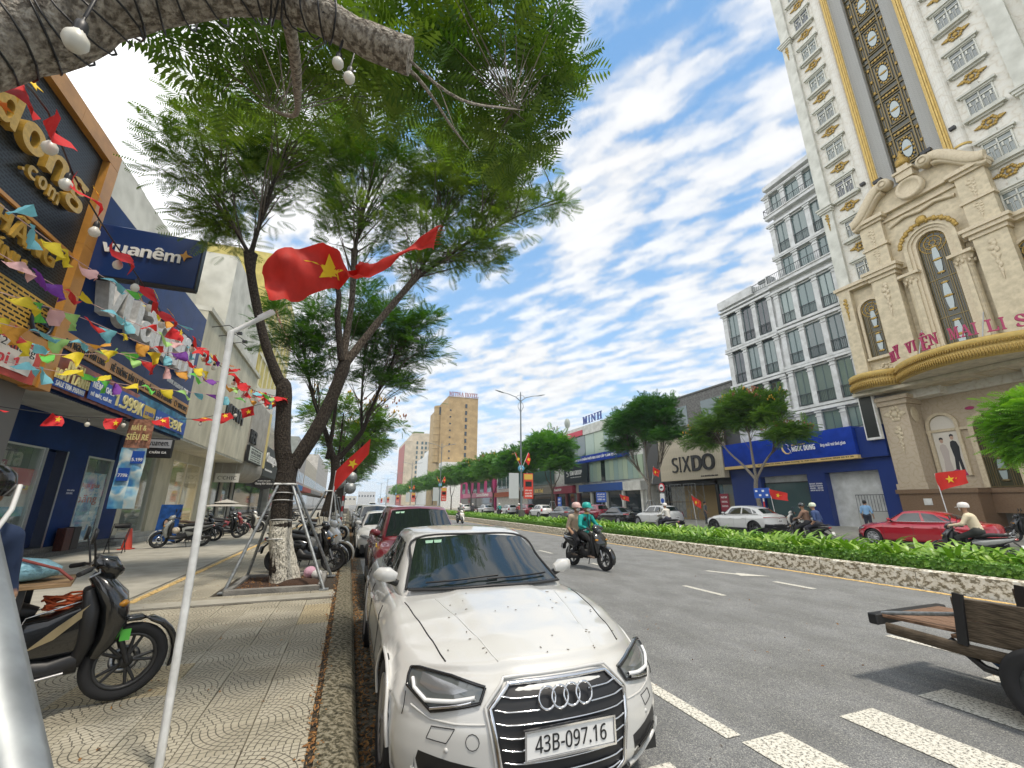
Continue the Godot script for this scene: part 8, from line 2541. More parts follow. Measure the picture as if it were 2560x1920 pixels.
# seated rider astride a scooter, local to the scooter: seat at y, z; hands at the grips unless pillion
func rider(t: Node3D, z: float, shirt: Color, trouser: Color, sleeve: Color, skin: Color, shoe: Color, hold := true, glove := Color(0, 0, 0, 0)) -> Vector3:
	var hip := v3(0, 0.9, z)
	var chest := v3(0, 1.28, z + (0.1 if hold else 0.05))
	var neck := v3(0, 1.43, z + (0.13 if hold else 0.07))
	var head := neck + v3(0, 0.16, 0.045)
	var hc := glove if glove.a > 0 else skin
	var bo := [[hip + v3(-0.07, 0, 0), hip + v3(0.07, 0, 0), 0.135, 0.135, trouser], [hip + v3(0, 0.08, 0.01), chest, 0.135, 0.155, shirt], [chest + v3(-0.1, 0.05, 0), chest + v3(0.1, 0.05, 0), 0.1, 0.1, shirt], [neck - v3(0, 0.06, 0), head - v3(0, 0.05, 0), 0.055, 0.055, skin], [head - v3(0, 0.035, -0.02), head + v3(0, 0.03, -0.01), 0.082, 0.095, skin]]
	for sg in [-1.0, 1.0]:
		var sh := chest + v3(sg * 0.19, 0.06, 0)
		var el := v3(sg * 0.31, 1.12, z + 0.2) if hold else v3(sg * 0.25, 1.05, z - 0.02)
		var wr := v3(sg * 0.3, 1.07, 0.29) if hold else v3(sg * 0.2, 0.86, z + 0.16)
		bo.append([sh, el, 0.07, 0.052, sleeve])
		bo.append([el, wr, 0.046, 0.033, sleeve if hold else skin])
		bo.append_array(hand_bones(wr, v3(-sg * 0.15, -0.1, -0.2) + v3(0, 0, 0.2 if not hold else 0.35), v3(sg, 0, 0), hc))
		var kn := v3(sg * (0.16 if hold else 0.25), 0.72, z + (0.44 if hold else 0.38))
		var an := v3(sg * (0.15 if hold else 0.24), 0.36 if hold else 0.38, z + (0.36 if hold else 0.16))
		bo.append([hip + v3(sg * 0.09, 0, 0.02), kn, 0.095, 0.066, trouser])
		bo.append([kn, an, 0.062, 0.043, trouser])
		bo.append([an - v3(0, 0.03, 0.03), an + v3(0, -0.05, 0.16), 0.04, 0.035, shoe])
	put("body", figure(bo), mats["people"], t)
	return head

func face(t: Node3D, head: Vector3, mask: Material, helmet: Material, jacket_hood := false) -> void:
	if helmet:
		var s := S().lathe([[0.128, -0.02], [0.134, 0.03], [0.122, 0.085], [0.085, 0.125], [0.0, 0.142]], 18, head + v3(0, 0.02, -0.01))
		put("helmet", s.mesh(), helmet, t)
		put("helmet_peak", S().prism(poly2([-0.11, 0.0, -0.07, 0.1, 0.07, 0.1, 0.11, 0.0]), 0.012, head + v3(0, 0.02, 0.07), Basis(v3(1, 0, 0), v3(0, -0.2, 1).normalized(), UP)).mesh(), helmet, t)
		put("chin_strap", S().tube([head + v3(-0.1, 0.0, 0), head + v3(-0.06, -0.11, 0.03), head + v3(0.06, -0.11, 0.03), head + v3(0.1, 0, 0)], [0.008], 5).mesh(), mats["black_plastic"], t)
	else:
		put("hair", S().ball(head + v3(0, 0.035, -0.025), v3(0.1, 0.1, 0.11)).mesh(), mats["hair"], t)
	if mask: put("face_mask", S().ball(head + v3(0, -0.045, 0.062), v3(0.068, 0.055, 0.05), 10, 6).mesh(), mask, t)
	else: put("mouth", S().ball(head + v3(0, -0.06, 0.098), v3(0.024, 0.006, 0.006), 6, 4).mesh(), mats["lip"], t)
	put("nose", S().ball(head + v3(0, -0.01, 0.102), v3(0.014, 0.024, 0.02), 6, 5).mesh(), mask if mask else mats["skin_part"], t)
	for sg in [-1.0, 1.0]:
		put("eye", S().ball(head + v3(sg * 0.034, 0.008, 0.09), v3(0.014, 0.008, 0.008), 6, 4).mesh(), mats["hair"], t)
		put("ear", S().ball(head + v3(sg * 0.092, -0.01, 0.0), v3(0.012, 0.03, 0.018), 6, 4).mesh(), mats["skin_part"], t)

func standing(t: Node3D, shirt: Color, trouser: Color, skin: Color, lean := 0.0) -> Vector3:
	var hip := v3(0, 0.93, 0)
	var chest := v3(0, 1.3, lean * 0.3)
	var head := v3(0, 1.6, lean * 0.45)
	var bo := [[hip - v3(0.06, 0, 0), hip + v3(0.06, 0, 0), 0.125, 0.125, trouser], [hip + v3(0, 0.1, 0), chest, 0.125, 0.15, shirt], [chest + v3(-0.1, 0.07, 0), chest + v3(0.1, 0.07, 0), 0.095, 0.095, shirt], [chest + v3(0, 0.12, 0), head - v3(0, 0.06, 0), 0.055, 0.052, skin], [head - v3(0, 0.035, -0.015), head + v3(0, 0.03, -0.01), 0.08, 0.092, skin]]
	for sg in [-1.0, 1.0]:
		var sh := chest + v3(sg * 0.18, 0.07, 0)
		var el := sh + v3(sg * 0.06, -0.29, -0.02)
		var wr := el + v3(0, -0.2, 0.13)
		bo.append_array([[sh, el, 0.066, 0.05, shirt], [el, wr, 0.044, 0.031, skin], [hip + v3(sg * 0.08, 0, 0), v3(sg * 0.1, 0.5, 0.02), 0.1, 0.068, trouser], [v3(sg * 0.1, 0.5, 0.02), v3(sg * 0.1, 0.1, -0.02), 0.062, 0.043, trouser], [v3(sg * 0.1, 0.05, -0.04), v3(sg * 0.1, 0.04, 0.14), 0.045, 0.036, Color(0.02, 0.02, 0.02)]])
		bo.append_array(hand_bones(wr, v3(0, -1, 0.3), v3(0, 0, 1), skin))
	put("body", figure(bo), mats["people"], t)
	return head

func build_people() -> void:
	var pm := mat("people", Color.WHITE, 0.75)
	pm.vertex_color_use_as_albedo = true
	mat("hair", lin(0.012, 0.01, 0.009), 0.6)
	mat("lip", lin(0.3, 0.12, 0.1), 0.5)
	mat("skin_part", lin(0.38, 0.22, 0.14), 0.6)
	var mask_w := mat("mask_white", lin(0.7, 0.68, 0.67), 0.8)
	var skin := Color(0.38, 0.22, 0.14)
	var teal := Color(0.0, 0.3, 0.27)
	var black: Material = mats["bike_black"]
	var seat: Material = mats["seat_black"]
	var gr := "scooters riding in the street"
	var at := v3(6.35, 0, -10.95)
	var turn := 0.22
	scooter("black scooter carrying two people towards the camera", gr, at, turn, black, mats["black_plastic"], seat, 0.0, {"strip": mats["black_plastic"]}).find_child("stand*", false, false).rotation.x = 0.3
	var p := thing("person", "rider in a teal jacket and teal helmet with a white mask", "person", at, turn)
	var hd := rider(p, -0.12, teal, Color(0.012, 0.012, 0.014), teal, skin, Color(0.4, 0.28, 0.2), true, Color(0.02, 0.02, 0.02))
	face(p, hd, mask_w, mat("helmet_teal", lin(0.02, 0.36, 0.32), 0.3))
	put("collar", S().lathe([[0.07, 0.0], [0.085, -0.03]], 12, hd + v3(0, -0.13, -0.03)).mesh(), mat("collar_gold", lin(0.55, 0.4, 0.12), 0.7), p)
	put("strap", S().tube([hd + v3(-0.08, -0.16, 0.09), v3(-0.02, 1.1, 0.14), v3(0.0, 1.05, 0.15), hd + v3(0.07, -0.16, 0.09)], [0.012], 5).mesh(), mats["black_plastic"], p)
	p = thing("person", "pillion passenger in a beige top with a pale pink helmet", "person", at, turn)
	hd = rider(p, -0.5, Color(0.42, 0.33, 0.24), Color(0.02, 0.02, 0.025), Color(0.42, 0.33, 0.24), skin, Color(0.1, 0.08, 0.06), false)
	face(p, hd, mask_w, mat("helmet_pink", lin(0.62, 0.42, 0.38), 0.4))
	put("sunglasses", S().box(hd + v3(0, 0.01, 0.1), v3(0.13, 0.035, 0.02)).mesh(), mats["black_plastic"], p)
	at = v3(18.6, 0, -13.4)
	turn = PI + 0.1
	scooter("dark scooter with two riders beside the cherry red sedan", gr, at, turn, black, mats["black_plastic"], seat)
	p = thing("person", "rider in a brown jacket and dark cap helmet on the far carriageway", "person", at, turn)
	hd = rider(p, -0.12, Color(0.2, 0.12, 0.08), Color(0.03, 0.03, 0.035), Color(0.2, 0.12, 0.08), skin, Color(0.05, 0.04, 0.04))
	face(p, hd, mask_w, mats["bike_black"])
	p = thing("person", "passenger in a navy jacket and pale green helmet on the far carriageway", "person", at, turn)
	hd = rider(p, -0.5, Color(0.03, 0.055, 0.15), Color(0.03, 0.03, 0.04), Color(0.03, 0.055, 0.15), skin, Color(0.05, 0.04, 0.04), false)
	face(p, hd, null, mat("helmet_pale", lin(0.6, 0.66, 0.5), 0.4))
	at = v3(17.4, 0, -7.6)
	scooter("black scooter ridden by a woman in a cream top", gr, at, turn, black, mats["bike_silver"], seat)
	p = thing("person", "rider in a cream top, dark skirt and white helmet", "person", at, turn)
	hd = rider(p, -0.2, Color(0.6, 0.52, 0.36), Color(0.02, 0.025, 0.02), Color(0.6, 0.52, 0.36), skin, Color(0.1, 0.08, 0.06))
	face(p, hd, mask_w, mat("helmet_white", lin(0.7, 0.66, 0.62), 0.4))
	at = v3(17.0, 0, -20.4)
	scooter("grey scooter ridden in front of the white hatchback", gr, at, turn, mats["bike_silver"], mats["black_plastic"], seat)
	p = thing("person", "rider in a white top and dark trousers before the white hatchback", "person", at, turn)
	hd = rider(p, -0.2, Color(0.6, 0.58, 0.52), Color(0.04, 0.04, 0.06), Color(0.6, 0.58, 0.52), skin, Color(0.1, 0.08, 0.06))
	face(p, hd, null, mats["helmet_white"])
	at = v3(9.6, 0, -39.0)
	scooter("pale scooter coming along the median far behind the white sedan", gr, at, 0.1, mats["bike_white"], mats["black_plastic"], seat)
	p = thing("person", "distant rider in grey with a white helmet near the median", "person", at, 0.1)
	hd = rider(p, -0.15, Color(0.3, 0.3, 0.28), Color(0.06, 0.06, 0.07), Color(0.3, 0.3, 0.28), skin, Color(0.05, 0.04, 0.04))
	face(p, hd, mask_w, mats["helmet_white"])
	for q in [[18.5, -47.0, Color(0.3, 0.05, 0.05), "distant rider in red on the far carriageway"], [19.2, -56.0, Color(0.02, 0.25, 0.23), "distant rider in teal on the far carriageway"], [18.2, -66.0, Color(0.05, 0.05, 0.06), "distant rider in black on the far carriageway"]]:
		at = v3(q[0], 0, q[1])
		scooter("dark scooter under the " + q[3].trim_prefix("distant ").replace(" on the far carriageway", " far along the street"), gr, at, PI, black, mats["black_plastic"], seat)
		p = thing("person", q[3], "person", at, PI)
		hd = rider(p, -0.15, q[2], Color(0.04, 0.04, 0.05), q[2], skin, Color(0.05, 0.05, 0.05))
		face(p, hd, null, mats["helmet_white"])
	p = thing("person", "man in a light blue shirt walking to the beauty centre", "person", v3(26.5, PAVE, -15.6), 1.9)
	hd = standing(p, Color(0.2, 0.36, 0.55), Color(0.02, 0.025, 0.04), skin, 0.15)
	face(p, hd, null, null)
	p = thing("person", "worker in grey standing at the scaffolding", "person", v3(27.0, PAVE, -27.6), 0.6)
	hd = standing(p, Color(0.12, 0.13, 0.13), Color(0.06, 0.06, 0.07), skin, 0.1)
	face(p, hd, null, null)
	p = thing("person", "person in a navy jacket and black vented helmet at the left edge", "person", v3(-1.9, PAVE, -3.2), 0.9)
	hd = standing(p, Color(0.012, 0.03, 0.075), Color(0.02, 0.02, 0.03), skin, 0.1)
	face(p, hd, null, null)
	put("helmet", S().lathe([[0.125, -0.03], [0.138, 0.03], [0.128, 0.09], [0.09, 0.13], [0.0, 0.148]], 20, hd + v3(0, 0.02, -0.01)).mesh(), mats["black_gloss"], p)
	for k in 5: put("helmet_rib", S().tube([hd + v3(-0.1 + k * 0.05, 0.1, 0.09 - absf(k - 2) * 0.02), hd + v3(-0.1 + k * 0.05, 0.165 - absf(k - 2) * 0.02, 0), hd + v3(-0.1 + k * 0.05, 0.1, -0.11 + absf(k - 2) * 0.02)], [0.012], 6).mesh(), mats["bike_silver"], p)
	put("visor_edge", S().tube([hd + v3(0.13, 0.05, 0.06), hd + v3(0.1, -0.08, 0.12), hd + v3(0.06, -0.2, 0.12)], [0.012], 6).mesh(), mats["white_plastic"], p)

# ---------------------------------------------------------------- flags, lamps, signs, cart
func star_mesh(r: float, d := 0.004) -> ArrayMesh:
	var p := PackedVector2Array()
	for k in 10:
		var a := PI / 2 + TAU * k / 10
		p.append(Vector2(cos(a), sin(a)) * (r if k % 2 == 0 else r * 0.4))
	return S().prism(p, d).mesh()

# small national flag on a stick: foot, top of the stick, direction the cloth flies to
func stick_flag(label: String, foot: Vector3, top: Vector3, fly: Vector3, h: float, group := "national flags along the street") -> void:
	var t := thing("flag", label, "flag", foot, 0.0, group)
	var b := top - foot
	put("pole", S().cyl(Vector3.ZERO, b, 0.018, -1, 8).mesh(), mats["white_metal"], t)
	var rows := []
	var d := fly.normalized()
	var side := d.cross(UP).normalized()
	var down := -b.normalized() * h
	for k in 9:
		var u := k / 8.0
		var c: Vector3 = b + d * fly.length() * u + side * 0.12 * sin(u * 6.0) * h
		var row := PackedVector3Array()
		for j in 5: row.append(c + down * (j / 4.0) * (1.0 - 0.25 * u) + side * 0.05 * sin(u * 5 + j))
		rows.append(row)
	put("cloth", S().smooth().grid(rows).mesh(), mats["red_cloth"], t)
	var c: Vector3 = b + d * fly.length() * 0.5 + down * 0.45
	for sg in [-1.0, 1.0]: put("star", star_mesh(h * 0.24), mats["yellow_cloth"], t, c + side * sg * 0.11 * h, Basis(d, d.cross(side).normalized() * -1.0, side))

func build_street_things() -> void:
	var p := thing("flag_pole", "thin white flag pole with bent arm by the near pavement edge", "pole", v3(-0.93, PAVE, -3.66))
	put("mast", S().tube([Vector3.ZERO, v3(-0.07, 2.86, 0)], [0.022, 0.022], 8, [0.022], true, v3(0, 0, 1), 6.0).mesh(), mats["white_metal"], p)
	put("arm", S().cyl(v3(-0.07, 2.85, 0), v3(0.2, 3.08, 0), 0.02, -1, 8).cyl(v3(0.1, 3.0, 0), v3(0.19, 3.075, 0), 0.026, -1, 8).mesh(), mats["white_metal"], p)
	var f := thing("flag", "large worn red flag with yellow star flying from the white pole", "flag")
	var up := [-0.866, 3.559, -0.768, 3.70, -0.637, 3.793, -0.423, 3.87, -0.285, 3.84, -0.214, 3.80, -0.129, 3.856, -0.031, 3.898, 0.17, 3.993, 0.379, 4.124, 0.531, 4.245]
	var lo := [-0.738, 3.232, -0.63, 3.323, -0.517, 3.409, -0.385, 3.532, -0.283, 3.634, -0.205, 3.706, -0.11, 3.66, -0.01, 3.657, 0.183, 3.813, 0.388, 3.972, 0.55, 4.144]
	var rows := []
	for k in 41:
		var u := k / 4.0
		var i := mini(int(u), 9)
		var w := u - i
		w = w * w * (3 - 2 * w)
		var a := v3(lerpf(up[2 * i], up[2 * i + 2], w), lerpf(up[2 * i + 1], up[2 * i + 3], w), 0)
		var b := v3(lerpf(lo[2 * i], lo[2 * i + 2], w), lerpf(lo[2 * i + 1], lo[2 * i + 3], w), 0)
		var row := PackedVector3Array()
		for j in 15:
			var v := j / 14.0
			row.append(a.lerp(b, v) + v3(0, 0.012 * sin(u * 2.0 + v * 9.0), -3.66 + 0.16 * sin(u * 0.75 + v * 1.8) + 0.05 * sin(u * 2.2 - v * 5.0) + 0.02 * sin(u * 5.1 + v * 3.0)))
		rows.append(row)
	put("cloth", S().smooth().grid(rows).mesh(), mat("flag_cloth", lin(0.7, 0.045, 0.03), 0.7, 0, "faint", 2.0), f)
	mats["flag_cloth"].backlight_enabled = true
	mats["flag_cloth"].backlight = lin(0.6, 0.03, 0.02)
	var at := func(u: float, v: float) -> Vector3:
		var i := int(u)
		var j := int(v)
		return rows[i][j].lerp(rows[i + 1][j], u - i).lerp(rows[i][j + 1].lerp(rows[i + 1][j + 1], u - i), v - j) + v3(0, 0.001, 0.009)
	var patch := S().smooth()
	for k in 10:
		var e := []
		for q in [k, k + 1]: e.append([sin(TAU * q / 10) * (4.6 if q % 2 == 0 else 1.9), -cos(TAU * q / 10) * (4.2 if q % 2 == 0 else 1.7)])
		for s in 4: patch.quad(at.call(13.5 + e[0][0] * s / 4.0, 6.5 + e[0][1] * s / 4.0), at.call(13.5 + e[1][0] * s / 4.0, 6.5 + e[1][1] * s / 4.0), at.call(13.5 + e[1][0] * (s + 1) / 4.0, 6.5 + e[1][1] * (s + 1) / 4.0), at.call(13.5 + e[0][0] * (s + 1) / 4.0, 6.5 + e[0][1] * (s + 1) / 4.0))
	put("star", patch.mesh(), mats["yellow_cloth"], f)
	var fr := S()
	for k in 12: fr.cyl(rows[40][k + 1], rows[40][k + 1] + v3(0.03 + 0.02 * (k % 3), 0.01, 0.02 * (k % 2)), 0.004, 0.001, 4)
	put("frayed_edge", fr.mesh(), mats["flag_cloth"], f)
	put("rolled_tail", S().tube([rows[24][0], rows[24][0] + v3(0.02, 0.06, -0.05), rows[24][0] + v3(0.16, 0.1, -0.1)], [0.03, 0.035, 0.012], 7).mesh(), mats["flag_cloth"], f)
	stick_flag("flag with a yellow star on a thin pole behind the forked tree", v3(-0.44, PAVE, -11.6), v3(-0.37, 2.5, -11.6), v3(0.75, 0.85, 0), 0.55)
	stick_flag("flag flying beside the cherry red sedan", v3(24.5, PAVE, -11.2), v3(24.5, 3.0, -11.3), v3(-0.2, 0.1, 1.1), 0.75)
	stick_flag("flag hanging beside the lane sign", v3(24.5, PAVE, -19.4), v3(24.5, 2.6, -19.6), v3(0, -0.3, 1.1), 0.6)
	stick_flag("flag drooping before the scaffolding", v3(24.5, PAVE, -26.0), v3(24.5, 2.4, -26.2), v3(0, -0.6, 0.8), 0.7)
	stick_flag("flag beside the square blue sign", v3(24.5, PAVE, -34.4), v3(24.5, 2.6, -35.6), v3(0, -0.3, 1.3), 0.6)
	stick_flag("flag high in the tree before the fashion store", v3(24.9, 3.4, -31.2), v3(24.9, 4.9, -30.8), v3(0, -0.5, 0.7), 0.7)
	var lamp: Node3D
	for k in 6:
		var z := -31.8 - 33.0 * k
		var lb: String = ["double armed street lamp with banners nearest on the median", "second street lamp on the median", "third street lamp on the median", "fourth street lamp on the median", "fifth street lamp on the median", "farthest street lamp on the median"][k]
		if k:
			dup(lamp, v3(12.7, 0.26, z), 0.0, lb, "street lamps on the median")
		else:
			lamp = thing("street_lamp", lb, "street lamp", v3(12.7, 0.26, z), 0.0, "street lamps on the median")
			put("pole", S().cyl(Vector3.ZERO, v3(0, 10.5, 0), 0.1, 0.045, 12).mesh(), mat("lamp_grey", lin(0.2, 0.23, 0.25), 0.5, 0.4), lamp)
			put("base", S().cbox(v3(0, 0.5, 0), v3(0.36, 1.0, 0.36), 0.03).mesh(), mat("lamp_base", lin(0.1, 0.1, 0.09), 0.6), lamp)
			for sg in [-1.0, 1.0]:
				put("arm", S().tube([v3(0, 9.7, 0), v3(sg * 0.45, 10.05, 0), v3(sg * 1.1, 10.25, 0), v3(sg * 1.7, 10.35, 0)], [0.04, 0.035, 0.03, 0.025], 8).mesh(), mats["lamp_grey"], lamp)
				put("lamp_head", S().tube([v3(sg * 1.5, 10.3, 0), v3(sg * 1.9, 10.4, 0), v3(sg * 2.25, 10.48, 0)], [0.06, 0.11, 0.05], 8, [0.035, 0.05, 0.02]).mesh(), mats["lamp_grey"], lamp)
				put("oval_ornament", S().tube([v3(0, 9.75, 0), v3(sg * 0.22, 9.45, 0), v3(sg * 0.24, 9.2, 0), v3(0, 8.75, 0)], [0.02], 6).mesh(), mats["lamp_grey"], lamp)
				put("top_arc", S().tube([v3(sg * 0.4, 10.02, 0), v3(sg * 0.25, 10.2, 0), v3(0, 10.26, 0)], [0.018], 6).mesh(), mats["lamp_grey"], lamp)
				put("banner_board", S().cbox(v3(sg * 0.62, 2.8, 0), v3(0.82, 1.96, 0.05), 0.01).mesh(), mat("banner_back", lin(0.5, 0.53, 0.55), 0.6) if sg < 0 else mat("banner_red", lin(0.6, 0.05, 0.03), 0.5), lamp)
			put("banner_print", bxm(0.26, 3.3, 0.026, 0.98, 3.72, 0.032), mats["amber_print"], lamp)
			put("banner_print", bxm(0.36, 2.75, 0.026, 0.9, 3.15, 0.032), mats["black_letter"], lamp)
			for q in 3: text(lamp, "lettering", ["SIÊU SALE", "GIẢM SỐC", "2.990.000"][q], v3(0.32, 2.4 - q * 0.22, 0.026), v3(1, 0, 0), UP, 0.6, 0.13, 0.006, mats["white_letter"])
			put("round_sign", S().lathe([[0.0, 0.06], [0.27, 0.06], [0.27, 0.02], [0.0, 0.02]], 20, v3(0, 4.15, 0), v3(0, 0, 1)).mesh(), mat("disc_blue", lin(0.12, 0.4, 0.6), 0.4), lamp)
			put("sign_mark", S().prism(poly2([-0.12, -0.1, 0, 0.16, 0.12, -0.1, 0, -0.02]), 0.01, v3(0, 4.15, 0.06)).mesh(), mats["white_letter"], lamp)
		if k < 3:
			for sg in [-1.0, 1.0]: stick_flag(("left" if sg < 0 else "right") + " hand flag on the " + ["nearest", "second", "third"][k] + " street lamp of the median", v3(12.7 + sg * 0.1, 4.55, z + 0.1), v3(12.7 + sg * 0.6, 5.7, z + 0.1), v3(-sg * 0.05 + 0.3, -0.5, 0), 0.75, "flags on the median lamps")
	var ls := thing("lane_sign", "blue lane sign with white vehicle symbols on a striped post", "road sign", v3(24.6, PAVE, -20.2))
	for k in 6: put("post_band", S().cyl(v3(0, k * 0.42, 0), v3(0, k * 0.42 + 0.42, 0), 0.045, -1, 10).mesh(), mats["red_print"] if k % 2 else mats["white_plastic"], ls)
	put("board", S().box(v3(-0.06, 2.2, 0), v3(0.03, 0.62, 1.1)).mesh(), mats["blue_print"], ls)
	for k in 4: put("symbol", S().box(v3(-0.08, 2.33 - 0.26 * (k % 2), -0.36 + 0.24 * k), v3(0.01, 0.12, 0.16)).mesh(), mats["white_letter"], ls)
	var bs := thing("parking_sign", "square blue sign with white lettering behind the scooter riders", "road sign", v3(24.6, PAVE, -39.0))
	put("post", S().cyl(Vector3.ZERO, v3(0, 2.7, 0), 0.04, -1, 8).mesh(), mats["galvanised"], bs)
	put("board", S().box(v3(-0.06, 2.2, 0), v3(0.03, 1.0, 1.9)).mesh(), mats["blue_print"], bs)
	for k in 3: text(bs, "lettering", ["BÃI ĐỖ XE", "Parking lot", "100 m"][k], v3(-0.08, 2.42 - 0.26 * k, -0.7), NEAR, UP, 1.4, 0.17, 0.008, mats["white_letter"])
	var ts := thing("no_truck_sign", "round red ringed sign over a small white plate by the scaffolding", "road sign", v3(24.6, PAVE, -29.6))
	put("post", S().cyl(Vector3.ZERO, v3(0, 3.2, 0), 0.04, -1, 8).mesh(), mats["galvanised"], ts)
	put("disc", S().lathe([[0.0, 0.06], [0.36, 0.06], [0.36, 0.0]], 20, v3(0, 2.85, 0), v3(-1, 0, 0)).mesh(), mats["red_print"], ts)
	put("disc_face", S().lathe([[0.0, 0.066], [0.27, 0.066]], 20, v3(0, 2.85, 0), v3(-1, 0, 0)).mesh(), mats["white_plastic"], ts)
	put("symbol", S().box(v3(-0.07, 2.85, 0), v3(0.01, 0.14, 0.32)).mesh(), mats["black_letter"], ts)
	put("plate", S().box(v3(-0.05, 1.95, 0), v3(0.02, 0.85, 0.55)).mesh(), mats["white_plastic"], ts)
	put("plate_disc", S().lathe([[0.0, 0.075], [0.2, 0.075]], 16, v3(0, 1.8, 0), v3(-1, 0, 0)).mesh(), mats["blue_print"], ts)
	var tv := thing("blue_sign", "narrow upright blue sign near the maroon shop sign", "sign", v3(24.6, PAVE, -48.7))
	put("board", S().box(v3(0, 1.5, 0), v3(0.06, 1.7, 0.9)).mesh(), mats["blue_print"], tv)
	for k in 3: text(tv, "lettering", ["GIẶT", "ỦI", "24H"][k], v3(-0.04, 1.95 - 0.45 * k, -0.3), NEAR, UP, 0.6, 0.25, 0.01, mats["white_letter"])
	var bo := thing("striped_post", "red and white striped post between the parked scooters", "post", v3(-0.26, PAVE, -22.0))
	for k in 8: put("band", S().cyl(v3(0, k * 0.24, 0), v3(0, k * 0.24 + 0.24, 0), 0.045, -1, 10).mesh(), mats["red_print"] if k % 2 else mats["white_plastic"], bo)
	var sb := thing("sign_post", "grey backs of round road signs past the second tree", "road sign", v3(-0.3, PAVE, -26.5))
	put("post", S().cyl(Vector3.ZERO, v3(0, 3.4, 0), 0.04, -1, 8).mesh(), mats["galvanised"], sb)
	for q in [[0.32, 3.0], [-0.3, 2.7], [0.3, 2.4]]: put("disc", S().lathe([[0.0, 0.03], [0.32, 0.03], [0.32, 0.0], [0.0, 0.0]], 18, v3(q[0], q[1], 0), v3(0, 0, 1)).mesh(), mats["galvanised"], sb)
	var c := thing("wooden_cart", "weathered wooden hand cart with rubber wheels leaving at the right edge", "cart", v3(5.2, 0, -2.0))
	var wd := mat("cart_wood", lin(0.16, 0.125, 0.085), 0.85, 0, "wood", Vector3(1.0, 14, 1.0), "n_mid", 0.5)
	var wr := mat("cart_floor", lin(0.36, 0.22, 0.14), 0.85, 0, "wood", Vector3(12, 1, 1.0))
	for sd in [0.0, 1.05]:
		for k in 2: put("side_plank", S().cbox(v3(sd, 0.63 + 0.175 * k, 0.55), v3(0.035, 0.17, 2.15), 0.006, Basis(v3(1, 0, 0), 0.0)).mesh(), wd, c)
		put("side_post", S().box(v3(sd - 0.03, 0.72, -0.48), v3(0.03, 0.42, 0.07), Basis(v3(1, 0, 0), 0.12)).mesh(), mats["black_plastic"], c)
		put("shaft_beam", S().tube([v3(sd, 0.44, 1.6), v3(sd, 0.47, -0.6), v3(sd, 0.5, -1.1)], [0.035, 0.035, 0.03], 8, [0.05], true, UP, 5.0).mesh(), wd, c)
		put("strut", S().tube([v3(sd + 0.02, 0.52, -0.62), v3(sd + 0.02, 0.35, -0.42), v3(sd + 0.02, 0.3, -0.05)], [0.03, 0.03, 0.025], 7).mesh(), mats["black_plastic"], c)
		var w := Node3D.new()
		w.name = "wheel"
		c.add_child(w, true)
		w.position = v3(sd - 0.05 + 0.1 * signf(sd), 0.31, 0.0)
		put("tyre", S().lathe([[0.19, -0.05], [0.27, -0.065], [0.305, -0.03], [0.305, 0.03], [0.27, 0.065], [0.19, 0.05], [0.19, -0.05]], 30, Vector3.ZERO, v3(1, 0, 0)).mesh(), mats["rubber"], w)
		put("rim", S().lathe([[0.0, 0.05], [0.06, 0.05], [0.08, 0.0], [0.19, 0.03], [0.19, -0.03], [0.08, 0.0]], 20, Vector3.ZERO, v3(1, 0, 0)).mesh(), mats["galvanised"], w)
	for k in 6: put("floor_plank", S().cbox(v3(0.09 + 0.175 * k, 0.555, 0.45), v3(0.17, 0.03, 2.1), 0.005).mesh(), wr, c)
	for k in 4: put("nose_plank", S().cbox(v3(0.14 + 0.25 * k, 0.6, -0.86), v3(0.24, 0.03, 0.6), 0.005).mesh(), wr, c)
	put("nose_bar", S().cbox(v3(0.53, 0.57, -1.18), v3(1.2, 0.1, 0.09), 0.01).mesh(), mats["black_plastic"], c)
	put("front_rail", S().tube([v3(0.05, 0.62, -1.15), v3(0.1, 0.74, -0.5)], [0.02], 6).mesh(), mats["galvanised"], c)
	put("axle", S().cyl(v3(-0.05, 0.31, 0), v3(1.1, 0.31, 0), 0.025, -1, 8).mesh(), mats["black_plastic"], c)
	put("blue_cloth", S().ball(v3(0.1, 0.42, -0.28), v3(0.06, 0.07, 0.14)).mesh(), mat("rag_blue", lin(0.03, 0.08, 0.2), 0.9, 0, "", 1.0, "n_cloth", 2.0), c)
	put("crate", S().cbox(v3(0.55, 0.82, 0.75), v3(0.7, 0.5, 0.7), 0.01).mesh(), wd, c)
	var ch := thing("folding_chair", "black folding chair on the pavement by the blue store", "chair", v3(-7.0, PAVE, -18.3), 0.15)
	put("backrest", S().tube([v3(-0.2, 0.82, -0.18), v3(0, 0.82, -0.2), v3(0.2, 0.82, -0.18)], [0.012], 6, [0.07]).mesh(), mats["black_plastic"], ch)
	put("seat", S().cbox(v3(0, 0.45, 0.02), v3(0.4, 0.03, 0.36), 0.01).mesh(), mats["black_plastic"], ch)
	for sg in [-1.0, 1.0]:
		put("leg", S().cyl(v3(sg * 0.22, 0.9, -0.2), v3(sg * 0.22, 0, 0.24), 0.014, -1, 7).mesh(), mats["black_plastic"], ch)
		put("leg", S().cyl(v3(sg * 0.2, 0.46, 0.16), v3(sg * 0.2, 0, -0.26), 0.014, -1, 7).mesh(), mats["black_plastic"], ch)
	for y in [0.9, 0.14]: put("cross_bar", S().cyl(v3(-0.22, y, -0.2 if y > 0.5 else 0.17), v3(0.22, y, -0.2 if y > 0.5 else 0.17), 0.012, -1, 6).mesh(), mats["black_plastic"], ch)
	var sp := thing("wood_plinth", "reddish wood and black box standing on the store step", "box", v3(-8.4, 0.27, -18.5))
	put("panel", S().cbox(v3(0, 0.34, 0.2), v3(0.24, 0.68, 0.4), 0.01).mesh(), mat("red_wood", lin(0.12, 0.03, 0.02), 0.4, 0, "wood", Vector3(3, 0.8, 3)), sp)
